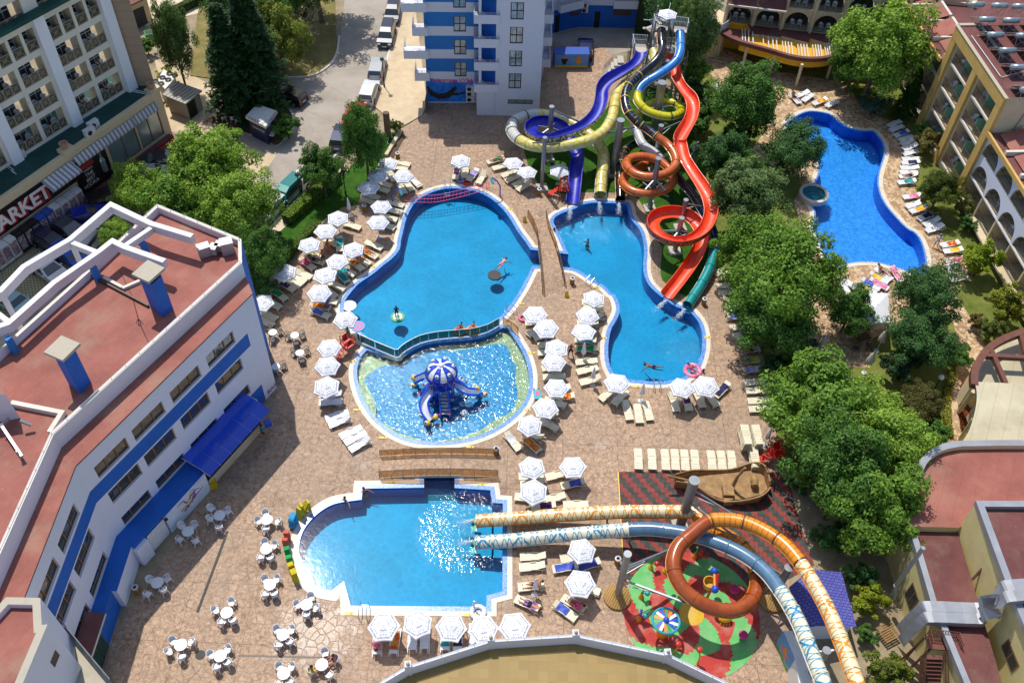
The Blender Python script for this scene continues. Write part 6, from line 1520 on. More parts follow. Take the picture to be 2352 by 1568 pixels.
for (n, x, y), lab in (((5, 1650, 915), 'folded white parasol beside the green towel lounger near the footbridge'), ((5, 1715, 1080), 'folded white parasol, lower of the two left of the slide basin'), ((5, 2045, 1190), 'folded white parasol standing below the slide pool ladder'), ((8, 1320, 960), 'folded white parasol over the sunbather right of the lower pool'), ((2, 60, 1480), 'folded white parasol under the tree beside the lawn strip'), ((6, 560, 1490), 'folded white parasol leaning over the stacked loungers')):
 p = Q(n, x, y)
 if first: CL.location = p; CL['label'] = lab; first = False
 else: dup(CL, p, rnd.random()*3, lab)
CS = closed_make('canopy_stripe', .3, 2.7); CS.location = Q(6, 920, 880); CS['label'] = 'folded grey striped garden parasol left of the dark table'
dup(CS, Q(6, 1325, 850), 1., 'folded grey striped garden parasol right of the dark table'); dup(CS, Q(6, 1240, 1000), 2., 'folded grey striped garden parasol behind the big leafy crown')
def lounger_make(bedm, back=.5):
 r = thing('sun_lounger', 'x', 'sun lounger', (0, 0, 0), 0, 'sun loungers around the pools'); W = .60
 k = MB();
 for i in range(7): x0 = -.25+i*.171; k.box((x0+.08, 0, .33-.012*abs(i-3)), (.16, W-.04, .035), bedm)
 lpart('seat', k, r)
 k = MB(); c, s = math.cos(back), math.sin(back)
 k.add([(-.26-.68*c*t, y, .335+.68*s*t+dz) for t in (0, .5, 1) for dz in (0, -.035) for y in (-W/2+.03, W/2-.03)], [(0, 1, 5, 4), (4, 5, 9, 8), (2, 6, 7, 3), (6, 10, 11, 7), (0, 4, 6, 2), (4, 8, 10, 6), (1, 3, 7, 5), (5, 7, 11, 9), (8, 9, 11, 10)], bedm)
 b = lpart('backrest', k, r)
 if back > .2: k = MB(); k.beam((-.7, -.2, .33+.44*s/1.), (-.86, -.2, .18), .03, .03, bedm); k.beam((-.7, .2, .33+.44*s), (-.86, .2, .18), .03, .03, bedm); lpart('prop', k, b)
 for sy in (-1, 1):
  k = MB(); y = sy*(W/2)
  k.ribbon([(-.95, y, .25), (-.5, y, .31), (-.3, y, .40), (.05, y, .42), (.2, y, .34), (.95, y, .33)], .05, .06, bedm); sr = lpart('side_rail', k, r)
  for x, dx in ((-.62, -.12), (.78, .1)):
   k = MB(); k.beam((x, y, .29), (x+dx, y, 0), .05, .07, bedm); lpart('leg', k, r)
 return r
LG = {}
def lounger(head, foot, label, kind='cream', back=None):
 a = P(head, .3); b = P(foot, .3); c = (a+b)/2; c.z = 0; rz = math.atan2(b.y-a.y, b.x-a.x)
 bk = back if back is not None else rnd.choice([0.05, .05, .35, .6])
 key = (kind, bk)
 if key not in LG:
  o = lounger_make('plastic_'+kind, bk); LG[key] = o; o.location = c; o.rotation_euler = (0, 0, rz); o['label'] = label
 else: o = dup(LG[key], c, rz, label)
 return o, c, rz, bk
TW = {}
def towel(c, rz, bk, col, label, full=False, group=None):
 k = MB(); n = 10; L0, L1 = (-.62, .75) if full else (-.62, .25); rr = random.Random(int(abs(c.x*100)))
 cs, sn = math.cos(bk), math.sin(bk); vs = []
 for i in range(n+1):
  x = L0+(L1-L0)*i/n
  for j in range(7):
   y = -.3+.1*j; z = .365+rr.uniform(0, .012)
   xx = x
   if x < -.26: d = -.26-x; xx = -.26-d*cs; z = .375+d*sn+rr.uniform(0, .012)
   if j in (0, 6): z -= .05
   vs.append((xx, y*(1+rr.uniform(0, .08)), z))
 fs = [(i*7+j, (i+1)*7+j, (i+1)*7+j+1, i*7+j+1) for i in range(n) for j in range(6)]
 k.add(vs, fs, col)
 return single('towel', k, label, 'towel', c, False, None, rz)
for nm, a, b_, sc in (('pink', '#c4235e', '#e06a96', 5.), ('green', '#117a44', '#1d9a56', 2.), ('teal', '#0f7f86', '#1aa0a0', 1.), ('purple', '#5a2a6a', '#2b1b3a', 6.), ('red', '#c22a22', '#e0b02c', 3.), ('blue', '#3a4fae', '#5a6ec8', 1.2), ('orange', '#c4521a', '#d8882a', 2.5), ('yellow', '#dba21e', '#e8c23c', 2.), ('navy', '#1d1d42', '#2a2a58', 1.), ('rose', '#d86a98', '#e89ab8', 2.), ('striped', '#2a6cb8', '#d8c832', 4.), ('lime', '#9ac21e', '#c4e02a', 3.), ('white', '#d9dade', '#c4c6cc', 2.), ('lilac', '#8f86c8', '#aaa2d8', 2.)):
 DEFS['towel_'+nm] = (lambda a, b_, sc: (lambda n: (lambda t: t.done(t.bsdf(t.mix(t.ramp(t.noise(t.co(), sc, 2., .5, .8), [(.46, 0.), (.54, 1.)]), a, b_), .9, t.bump(t.noise(t.co(), 9., 3.), .5, .02))))(NT(n))))(a, b_, sc)
ZT = lambda x, y: ((1300+x/3.016)/1.6327, (200+y/3.016)/1.6327)
ZB4 = lambda x, y: ((1000+x/4.704)/1.6327, (900+y/4.704)/1.6327)
D_ = lambda x, y: (x, y)
def TT(n): return lambda x, y: T(n, x, y)
LC = [
 ('down at the upper left corner of the bathing pool', ZT, 'cream', [((545, 1230), (690, 1255)), ((515, 1285), (660, 1310)), ((470, 1320), (545, 1445)), ((345, 1455), (480, 1495)), ((310, 1515), (455, 1555)), ((710, 1395), (830, 1505), 'white', 1), ((650, 1430), (740, 1545)), ((595, 1465), (650, 1570))]),
 ('from the left above the bathing pool', ZT, 'cream', [((1255, 1300), (1228, 1410), 'purple'), ((1350, 1285), (1335, 1395)), ((1480, 1320), (1375, 1440), 'lilac'), ((1565, 1350), (1490, 1465))]),
 ('down at the upper right of the bathing pool', ZT, 'cream', [((1770, 1195), (1600, 1230), 'green'), ((1830, 1265), (1665, 1300)), ((1920, 1325), (1765, 1385)), ((1965, 1385), (1810, 1440)), ((2040, 1420), (1895, 1490)), ((2085, 1460), (1935, 1545))]),
 ('down beside the bin left of the bathing pool', TT(2), 'cream', [((140, 1325), (260, 1355)), ((130, 1360), (250, 1395)), ((310, 1380), (420, 1405)), ((300, 1430), (405, 1450)), ((270, 1480), (365, 1500)), ((260, 1530), (350, 1555)), ((25, 1530), (115, 1555))]),
 ('down under the parasols left of the bathing pool', ZB4, 'cream', [((1080, 30), (1260, 90)), ((1290, -10), (1290, 160), 'teal'), ((1770, 40), (2010, 140)), ((1700, 180), (1910, 285), 'red'), ((690, 230), (950, 300), 'striped'), ((740, 330), (980, 390)), ((590, 340), (840, 510), 'pink'), ((1460, 340), (1700, 520), 'red'), ((1570, 280), (1800, 420), 'navy'), ((1230, 540), (1420, 730), 'teal', 1), ((1280, 510), (1520, 600), 'teal'), ((1110, 750), (1340, 855)), ((1000, 850), (1190, 980)), ((940, 1050), (1190, 1085), 'blue'), ((830, 1150), (1060, 1190), 'orange'), ((800, 1240), (1090, 1345), 'blue')]),
 ('down the hedge at the left edge of the deck', ZB4, 'cream', [((530, 560), (740, 640)), ((430, 620), (650, 715)), ((330, 680), (590, 800)), ((220, 740), (490, 880), 'purple'), ((100, 870), (340, 1050), 'green'), ((-20, 1060), (215, 1180)), ((-80, 1280), (120, 1370)), ((-130, 1390), (60, 1480))]),
 ('down the left of the octopus pool', D_, 'white', [((787, 905), (732, 906)), ((787, 922), (732, 924)), ((800, 946), (748, 962)), ((806, 958), (755, 977)), ((832, 980), (780, 1003)), ((842, 992), (790, 1018)), ((852, 1006), (802, 1034))]),
 ('down the left column beside the octopus pool', TT(5), 'cream', [((1395, 650), (1265, 655)), ((1360, 690), (1300, 725), 'pink'), ((1430, 730), (1340, 755)), ((1480, 800), (1355, 812)), ((1480, 855), (1355, 860)), ((1500, 950), (1390, 965)), ((1525, 1020), (1385, 1028)), ((1545, 1100), (1440, 1115)), ((1510, 1215), (1415, 1185)), ((1570, 1160), (1465, 1170), 'red'), ((1470, 1285), (1350, 1295)), ((1455, 1370), (1370, 1330)), ((1350, 1440), (1280, 1405)), ((1130, 1415), (1215, 1520), 'white'), ((1245, 1440), (1350, 1530), 'orange', 1)]),
 ('down the right column beside the slide pool', TT(5), 'cream', [((1785, 520), (1650, 515)), ((1785, 565), (1670, 555)), ((1770, 615), (1690, 640)), ((1755, 660), (1615, 655)), ((1740, 785), (1600, 770), 'teal', 1), ((1740, 840), (1610, 830), 'green', 1), ((1735, 915), (1615, 925)), ((1745, 965), (1620, 990)), ((1770, 1035), (1635, 1065))]),
 ('from the left below the slide pool', TT(5), 'cream', [((1865, 1110), (1785, 1170)), ((1945, 1125), (1870, 1205)), ((1940, 1195), (1972, 1315)), ((2020, 1215), (2040, 1335)), ((2080, 1205), (2110, 1310)), ((2260, 1145), (2290, 1250)), ((2350, 1150), (2375, 1235), 'purple'), ((2424, 1120), (2468, 1225)), ((2500, 1140), (2550, 1200)), ((2628, 1090), (2575, 1140), 'navy', 1)]),
 ('down the row under the right trees', TT(6), 'cream', [((235, 305), (335, 318)), ((245, 345), (345, 360)), ((250, 405), (350, 412)), ((260, 450), (365, 455)), ((275, 500), (390, 505)), ((300, 560), (405, 562)), ((305, 615), (430, 620), 'blue', 1), ((322, 690), (465, 690)), ((338, 745), (480, 740)), ((370, 790), (510, 785), 'white'), ((395, 850), (520, 830), 'navy'), ((380, 925), (525, 905), 'lime', 1), ((400, 985), (550, 968), 'lilac'), ((575, 1065), (420, 1065)), ((590, 1120), (430, 1120)), ((600, 1190), (445, 1190)), ((605, 1245), (455, 1245))]),
 ('from the left lined up above the rubber mat', D_, 'cream', [((1465, 1031), (1467, 1076)), ((1496, 1031), (1499, 1077)), ((1526, 1032), (1530, 1078)), ((1549, 1032), (1552, 1078)), ((1571, 1033), (1575, 1079)), ((1594, 1033), (1598, 1079)), ((1632, 1035), (1637, 1081)), ((1655, 1035), (1660, 1081)), ((1678, 1035), (1683, 1081))]),
 ('down, just above the cream orange tube', TT(8), 'cream', [((1380, 150), (1215, 155)), ((1545, 130), (1410, 160)), ((1400, 205), (1215, 210)), ((1650, 195), (1515, 220), 'blue'), ((1530, 290), (1370, 320)), ((1330, 310), (1210, 295)), ((1460, 355), (1305, 365), 'purple'), ((1690, 345), (1515, 350))]),
 ('down, right of the lower pool', TT(8), 'cream', [((1400, 700), (1222, 705)), ((1390, 765), (1220, 778)), ((1640, 700), (1530, 715)), ((1590, 770), (1475, 785), 'blue', 1), ((1755, 740), (1620, 785), 'blue', 1), ((1375, 900), (1222, 912)), ((1740, 940), (1620, 900)), ((1360, 1070), (1185, 985), 'blue'), ((1670, 1075), (1510, 980), 'pink'), ((1480, 1040), (1580, 1110), 'blue')]),
 ('from the left under the five bottom parasols', TT(8), 'white', [((245, 1345), (250, 1235), 'rose'), ((360, 1345), (375, 1225), 'orange', 1), ((485, 1310), (490, 1210)), ((570, 1320), (575, 1215)), ((710, 1310), (712, 1215), 'teal'), ((795, 1310), (795, 1215), 'navy'), ((905, 1290), (905, 1210)), ((985, 1280), (985, 1200), 'yellow')]),
 ('from the left above the resort pool', TT(3), 'white', [((165, 670), (185, 735)), ((235, 590), (268, 660)), ((735, 640), (800, 710)), ((865, 630), (765, 662)), ((898, 640), (815, 695)), ((985, 680), (888, 712), 'red'), ((1070, 690), (978, 728))]),
 ('down the row right of the resort pool', TT(3), 'white', [((1495, 825), (1405, 865)), ((1512, 860), (1418, 895)), ((1545, 900), (1445, 932), 'blue'), ((1578, 930), (1480, 962)), ((1592, 955), (1490, 990)), ((1606, 990), (1502, 1022)), ((1610, 1030), (1508, 1056)), ((1615, 1085), (1508, 1088)), ((1617, 1112), (1500, 1114), 'navy'), ((1608, 1150), (1495, 1146)), ((1602, 1180), (1492, 1176)), ((1602, 1204), (1480, 1206)), ((1592, 1240), (1472, 1248), 'teal')]),
 ('down the lower row right of the resort pool', TT(3), 'white', [((1625, 1338), (1508, 1348), 'rose'), ((1637, 1382), (1524, 1415)), ((1667, 1418), (1553, 1448), 'yellow'), ((1712, 1458), (1608, 1502), 'navy'), ((1757, 1502), (1645, 1538)), ((1784, 1530), (1675, 1568))]),
 ('down beside the resort pool lower bend', TT(6), 'white', [((1775, 2), (1668, 28)), ((1887, 112), (1764, 128), 'red'), ((1910, 158), (1784, 168), 'yellow'), ((1922, 222), (1800, 240)), ((1928, 262), (1806, 275)), ((1938, 298), (1815, 308)), ((1936, 342), (1845, 362))]),
 ('from the right below the resort pool', TT(6), 'white', [((1430, 285), (1490, 365), 'rose', 1), ((1340, 300), (1405, 345)), ((1295, 330), (1385, 372), 'yellow'), ((1285, 365), (1395, 420), 'rose', 1), ((1235, 370), (1335, 420), 'blue'), ((1210, 400), (1305, 445), 'striped'), ((1085, 385), (1125, 445)), ((1140, 390), (1190, 430)), ((1585, 378), (1650, 380)), ((1590, 415), (1660, 420))]),
]
LPOS = {}
for d, mp, kind, L in LC:
 for i, it in enumerate(L):
  bk = None
  if 'lined up' in d or 'right trees' in d and i > 12: bk = .05
  if len(it) > 2: bk = .35
  lab = '%s sun lounger, %s %s' % ('white' if kind == 'white' else 'cream', ORD[i], d)
  o, c, rz, bk = lounger(mp(*it[0]), mp(*it[1]), lab, kind, bk)
  LPOS[(d, i)] = (c, rz, bk)
  if len(it) > 2: towel(c, rz, bk, 'towel_'+it[2], '%s towel on the %s lounger %s' % (it[2], ORD[i], d), len(it) > 3)
pr_ = LG[('cream', .05)]
for (n, x, y, cnt, nm, rz) in ((6, 410, 1480, 8, 'left stack', 1.62), (6, 487, 1475, 7, 'right stack', 1.62), (9, 478, 60, 4, 'low stack', 1.55)):
 b = Q(n, x, y)
 for i in range(cnt):
  dup(pr_, b+Vector((rnd.uniform(-.02, .02), rnd.uniform(-.02, .02)-.01*i, i*.15)), rz, 'cream lounger stacked by the trees, %s up in the %s' % (ORD[i], nm), 'stacked loungers by the trees')
def chair_make(m, metal=False):
 r = thing('plastic_chair' if not metal else 'metal_chair', 'x', 'chair', (0, 0, 0)); W = .44
 k = MB(); k.box((0, 0, .44), (W, W, .035), m); lpart('seat', k, r)     # faces +y
 k = MB(); n = 8; vs = []
 for z, rr_ in ((.46, .22), (.84, .25)):
  for i in range(n+1): a = math.pi+math.pi*i/n; vs.append((rr_*math.cos(a), -.02+rr_*math.sin(a)*.95, z-(.16*(abs(i-n/2)/(n/2))**2 if z > .5 else 0)))
 fs = [(i, i+1, n+2+i, n+1+i) for i in range(n)]
 if not metal:
  k.add(vs, fs, m); k.add([(x*.94, y*.94, z) for x, y, z in vs], [f[::-1] for f in fs], m)
  k.tube([vs[n+1+i] for i in range(n+1)], .022, m, 6)
 else:
  k.tube([vs[n+1+i] for i in range(n+1)], .018, m, 6)
  for i in range(1, n): k.cyl(vs[i], vs[n+1+i], .01, m, 4)
 lpart('backrest', k, r)
 for s in (-1, 1):
  k = MB(); k.tube([(s*.24, -.05, .66), (s*.25, .14, .66), (s*.22, .19, .6), (s*.2, .2, .44)], .022, m, 6); lpart('armrest', k, r)
  for y, dy in ((.18, .04), (-.18, -.06)): k = MB(); k.beam((s*.19, y, .43), (s*.24, y+dy, 0), .045, .045, m); lpart('leg', k, r)
 return r
def table_make(m, metal=False):
 r = thing('round_table', 'x', 'table', (0, 0, 0)); R = .42 if not metal else .36
 k = MB(); k.lathe([(0, .70), (R-.02, .70), (R, .71), (R, .73), (R-.015, .74), (0, .74)], m, 28); lpart('tabletop', k, r)
 k = MB(); k.cyl((0, 0, .06), (0, 0, .7), .05 if not metal else .03, m, 10); lpart('pedestal', k, r)
 for i in range(4): a = i*math.pi/2+.4; k = MB(); k.beam((0, 0, .1), (.34*math.cos(a), .34*math.sin(a), .02), .06, .05, m); lpart('foot', k, r)
 return r
CH, TB = chair_make('plastic_white'), table_make('plastic_white'); MC, MT = chair_make('rail_dark', True), table_make('plastic_white', True)
used = {}
def place(proto, p, rz, label, group):
 if proto.name not in used: used[proto.name] = 1; proto.location = p; proto.rotation_euler = (0, 0, rz); proto['label'] = label; proto['group'] = group; return proto
 return dup(proto, p, rz, label, group)
SIDE = lambda dx, dy: ('upper ' if dy > .35 else 'lower ' if dy < -.35 else '')+('left' if dx < -.3 else 'right' if dx > .3 else 'middle')
TABS = [('below the painted octopus mural', (1285, 530), [(1240, 490), (1325, 485), (1225, 580), (1335, 590)]), ('right of the mural beside the bar canopy', (1500, 420), [(1440, 370), (1545, 395), (1435, 440), (1495, 500)]),
 ('just left of the blue letter block', (1825, 450), [(1815, 405), (1770, 455), (1900, 460), (1815, 510)]), ('just left of the green letter block', (1820, 650), [(1810, 605), (1875, 620), (1785, 700), (1850, 710)]),
 ('left of the lowest yellow letter block', (1845, 895), [(1815, 860), (1880, 865), (1815, 950), (1875, 955)]), ('nearest the lower left pool corner', (2095, 1030), [(2050, 1030), (2120, 985), (2155, 1050), (2095, 1090)]),
 ('on the shadow line of the terrace', (1550, 1085), [(1470, 1065), (1580, 1010), (1515, 1145), (1585, 1130)]), ('above the floor drain', (1935, 1235), [(1900, 1205), (1985, 1205), (1910, 1290), (1980, 1280)]),
 ('half in shadow left of the drain cover', (1235, 1305), [(1180, 1275), (1300, 1285), (1150, 1350), (1240, 1385)]), ('right of the drain cover', (1505, 1380), [(1440, 1370), (1545, 1345), (1480, 1455), (1555, 1420)]),
 ('in the shade by the white wall corner', (1075, 880), [(1025, 860), (1130, 855), (1005, 955), (1110, 920)]), ('at the bottom edge by the guests', (1940, 1500), [(1915, 1460), (1985, 1460), (1910, 1560), (1980, 1550)]), ('with two bare-shouldered guests', (2200, 1440), [(2220, 1355), (2290, 1400), (2130, 1480), (2255, 1510)])]
CHP = {}
for d, t, cs in TABS:
 p = Q(7, *t, .74); p.z = 0; place(TB, p, rnd.random()*1.5, 'white round plastic table '+d, 'white plastic tables on the terrace'); seen = {}
 for i, c in enumerate(cs):
  q = Q(7, *c, .6); q.z = 0; v = p-q;
  if v.length < .62: q = p-v.normalized()*.66; v = p-q
  if v.length > 1.15: q = p-v.normalized()*1.1
  s = SIDE(-v.x/v.length, -v.y/v.length); s = ('other '+s) if s in seen else s; seen[s] = 1
  CHP[(d, i)] = (q.copy(), math.atan2(-v.x, v.y)); place(CH, q, math.atan2(-v.x, v.y)+rnd.uniform(-.35, .35), 'white plastic chair, %s, at table %s' % (s, d), 'white plastic chairs on the terrace')
for d, t in (('closest to the hedge corner', (1865, 720)), ('in the middle of three by the bar building', (2015, 740)), ('lowest of three by the bar building', (2050, 860)), ('hard against the bar building corner', (1885, 955))):
 p = Q(4, *t, .74); p.z = 0; place(MT, p, 0, 'small white topped metal table '+d, 'metal tables by the bar building')
 for i in range(3): a = 2.1*i+rnd.random(); q = p+Vector((math.cos(a)*.62, math.sin(a)*.62, 0)); place(MC, q, a+math.pi/2, 'thin dark metal chair, %s at table %s' % (ORD[i], d), 'metal chairs by the bar building')
for i, (x, y, rz) in enumerate(((1535, 815, 2.), (1595, 820, .3), (1630, 830, -1.5))): place(CH, Q(1, x, y+15), rz, 'white plastic chair beside the exchange kiosk, %s from the left' % ORD[i], 'chairs by the exchange kiosk')
for bay, fl, a, b, c in HB:
 if fl > 3 or bay < -1: continue
 for i in range(2 if b-a > 2 else 1):
  q = FH(a+.6+i*1.1 if b-a > 2 else (a+b)/2, -.55-.2*i, c+.01)
  place(CH, q, FH.rot()+math.pi+rnd.uniform(-.9, .9), 'white plastic chair on a hotel balcony, level %d up, bay %d from the brown wall' % (fl+1, 1-bay), 'plastic chairs on the hotel balconies')
for a, z in RB:
 for i in range(2): place(CH, FR_(a+.7+i*.9, -.9, z+.01), rnd.uniform(0, 6), 'white plastic chair on an ochre wing balcony, floor %d, %s bay' % (FL.index(z)+1, 'upper' if a < 3 else 'lower'), 'plastic chairs on the ochre wing balconies')
for i, b_ in enumerate(B[:6]):
 for z in (3.3, 5.98):
  for j in range(2): place(CH, FU((b_[2]+b_[3])/2-.4+.8*j, -.7, z+.01), rnd.uniform(2.6, 3.6), 'white plastic chair in the %s arch of the %s arcade row' % (ORD[i], 'lower' if z < 4 else 'upper'), 'plastic chairs in the arcade')
for i, b_ in enumerate(BN[:4]): place(CH, FR_((b_[2]+b_[3])/2, -.8, 3.36), rnd.uniform(0, 6), 'white plastic chair in the %s round arch of the near arcade' % ORD[i], 'plastic chairs in the near arcade')
def m_leaf(n):
 t = NT(n); oi = t.n('ShaderNodeObjectInfo'); g = t.n('ShaderNodeNewGeometry')
 c = t.mix(1., oi.outputs['Color'], t.ramp(g.outputs['Random Per Island'], [(0., .45), (.5, 1.), (1., 1.6)]), 'MULTIPLY')
 c = t.mix(t.math('MULTIPLY', t.noise(t.co(), .45, 3.), .5), c, t.mix(1., c, (1.35, 1.22, .6, 1), 'MULTIPLY'))
 d = t.bsdf(c, .55, spec=.25); tr = t.n('ShaderNodeBsdfTranslucent'); t.l(t.mix(1., c, (1.15, 1.25, .6, 1), 'MULTIPLY'), tr.inputs[0])
 mx = t.n('ShaderNodeMixShader'); mx.inputs[0].default_value = .34; t.l(d.outputs[0], mx.inputs[1]); t.l(tr.outputs[0], mx.inputs[2]); return t.done(mx)
if True: DEFS['leaf'] = m_leaf
def leafquad(vs, fs, p, nrm, s, rr, ar=1.7):
 a = Vector((rr.gauss(0, 1), rr.gauss(0, 1), rr.gauss(0, 1))); u = nrm.cross(a)
 if u.length < 1e-3: return
 u.normalize(); w = nrm.cross(u).normalized(); k = len(vs)
 vs += [p-u*s*ar*.5, p+w*s*.42, p+u*s*ar*.5, p-w*s*.42]; fs.append((k, k+1, k+2, k+3))
def crown_mesh(seed, ncl, nlf, ls, lobes=1.):
 rr = random.Random(seed); vs = []; fs = []; cl = []
 for i in range(ncl):
  for _ in range(20):
   d = Vector((rr.gauss(0, 1), rr.gauss(0, 1), rr.gauss(.25, 1))).normalized(); r = rr.uniform(.5, 1.02) if i > ncl*.25 else rr.uniform(.1, .5)
   f = 1+.36*noise.noise(d*1.7+Vector((seed*3.1, 0, 0)))*lobes; c = d*(r*f); c.z *= .88
   if all((c-q).length > .17 for q, _ in cl): break
  cl.append((c, rr.uniform(.13, .28)))
 for c, R in cl:
  for j in range(nlf):
   d = Vector((rr.gauss(0, 1), rr.gauss(0, 1), rr.gauss(.3, 1))).normalized(); p = c+d*R*rr.uniform(.55, 1.08)
   nrm = (d*.8+c.normalized()*.4+Vector((rr.gauss(0, .5), rr.gauss(0, .5), rr.gauss(.35, .5)))).normalized(); leafquad(vs, fs, p, nrm, ls*rr.uniform(.7, 1.3), rr)
 m = MB(); m.add([(p.x, p.y, p.z+1.5) for p in vs], fs, 'leaf'); return m
def trunk_mesh(seed):
 rr = random.Random(seed); k = MB(); k.tube([(0, 0, 0), (.03, .02, .5), (-.02, .03, 1.0), (.02, 0, 1.6)], [.075, .06, .05, .02], 'bark', 8)
 for i in range(7):
  a = rr.uniform(0, 6.3); z = rr.uniform(.55, 1.2); l = rr.uniform(.5, .8); k.tube([(0, 0, z), (.4*l*math.cos(a), .4*l*math.sin(a), z+.2), (l*math.cos(a), l*math.sin(a), z+.45)], [.035, .025, .008], 'bark', 6)
 return k
def tree_proto(name, mbc, mbt):
 r = thing(name, 'x', 'tree', (0, 0, 0)); c = lpart('crown', mbc, r); lpart('trunk', mbt, r); return r
TP = [tree_proto('broadleaf_tree', crown_mesh(11, 120, 230, .043), trunk_mesh(1)), tree_proto('broadleaf_tree', crown_mesh(23, 105, 240, .048, 1.5), trunk_mesh(2)), tree_proto('broadleaf_tree', crown_mesh(37, 135, 210, .04, 1.5), trunk_mesh(3))]
SP = [tree_proto('shrub', crown_mesh(51, 46, 150, .08), trunk_mesh(4))]
tused = {}
def grow(protos, i, uv, rpx, col, label, name, cat, zc=None, sq=1., group=None, hz=.95):
 pr = protos[i % len(protos)]
 sc = 2197*abs(ray(*uv).z)/58.; R = rpx/sc; rz = R*hz
 c = P(uv, 1.5*rz if zc is None else zc); sz = rz if zc is None else zc/1.5
 loc = Vector((c.x, c.y, 0)); rzr = rnd.uniform(0, 6.28)
 if pr.name not in tused: tused[pr.name] = 1; o = pr; o.location = loc; o.rotation_euler = (0, 0, rzr); o['label'] = label
 else: o = dup(pr, loc, rzr, label)
 o.scale = (R, R*sq, sz); o['category'] = cat
 if group: o['group'] = group
 for k in [q for q in COL.objects if q.parent == o and q.name.startswith('crown')]: k.color = hx(col)
 return o
G1, G2, G3, G4, G5 = '#668a34', '#507734', '#7c9c3c', '#456b3a', '#627c4c'
for i, (n, x, y, r, col, lab, sq, hz) in enumerate([
 (3, 440, 690, 80, G2, 'large leafy tree between red slide and resort pool, topmost of the garden trees', 1., 1.0),
 (3, 290, 1060, 56, G4, 'medium dark tree directly right of the long red run', 1., 1.),
 (3, 760, 1010, 68, G4, 'dark round tree overhanging the left rim of the resort pool', 1., .9),
 (3, 440, 1310, 84, G5, 'grey green tree left of the round whirlpool', 1., .9),
 (6, 470, 130, 76, G1, 'bright green tree below the grey green one, beside the teal tube', 1., .95),
 (6, 690, 330, 120, G1, 'biggest tree crown between slide pool and resort pool', 1.05, .95),
 (6, 600, 620, 92, G2, 'tree above the sunbathers, below the biggest crown', 1., .8),
 (6, 1150, 560, 55, G2, 'sparse tree branch crown left of the white canopy', 1., 1.),
 (6, 1690, 480, 74, G4, 'dark tree to the right of the white square canopy', 1., 1.1),
 (6, 1620, 760, 76, G4, 'dark bushy tree below the white canopy in the garden', 1., .8),
 (6, 950, 1230, 125, G1, 'large bright tree crown left of the winding garden path', 1., .8),
 (6, 1380, 1420, 112, G3, 'large bright tree crown beside the curved parapet', 1., .8),
 (9, 1080, 80, 110, G2, 'tall tree over the rubber mat with leaning bare trunk', 1., 1.),
 (9, 1330, 330, 110, G1, 'bright tree overlapping the corner of the maroon annexe roof', 1., .9),
 (6, 1620, 1200, 52, '#5c5a30', 'brownish round tree at the edge of the garden path', 1., .8),
 (3, 1370, 330, 100, G3, 'large pale tipped tree in front of the arcade wing', 1., 1.),
 (3, 1200, 400, 60, G2, 'round tree at the right end of the pergola terrace', 1., 1.),
 (3, 90, 190, 50, G5, 'slim leafy tree between launch tower and pergola terrace', 1., 1.9),
 (2, 2280, 60, 60, G4, 'dark tree behind the slide launch tower', 1., 1.2),
 (3, 1770, 1290, 46, '#566526', 'rounded magnolia bush on the lawn by the ochre wing', 1., 1.),
 (1, 920, 1290, 60, G3, 'bright leafy tree nearest the market fridges', 1., 1.),
 (1, 1430, 1130, 92, G3, 'bright leafy tree in the middle of the car park', 1., 1.),
 (1, 1250, 1370, 88, G1, 'leafy tree behind the white roof beams', 1., .9),
 (1, 1620, 1390, 92, G3, 'bright leafy tree overhanging the end of the maroon roof', 1., .95),
 (4, 1790, 190, 56, G2, 'tree at the end wall of the bar building', 1., 1.2),
 (1, 2200, 1150, 48, G2, 'slim tree in the lawn strip beside the kerb, left', 1., 1.2),
 (2, 150, 930, 50, G2, 'tall oval tree in the lawn strip above the parasols', 1., 1.8),
 (1, 1180, 260, 42, G5, 'slender tree beside the brown hotel wall', 1., 2.2),
 (1, 1900, 230, 60, '#77853a', 'pale yellow green tree right of the dark conifers', 1., 1.2),
 (1, 1650, 20, 80, G4, 'dark tree behind the conifers at the top edge', 1., 1.),
 (1, 2000, -60, 70, G2, 'tree at the top edge left of the road', 1., 1.),
 (1, 2150, -230, 90, G2, 'tree beyond the top edge shading the road', 1., 1.),
 (4, 800, 40, 42, G3, 'small tree seen between the white roof beams', 1., .9)]):
 grow(TP, i, T(n, x, y), r, col, lab, 'broadleaf_tree', 'tree', None, sq, 'leafy trees around the pools', hz)
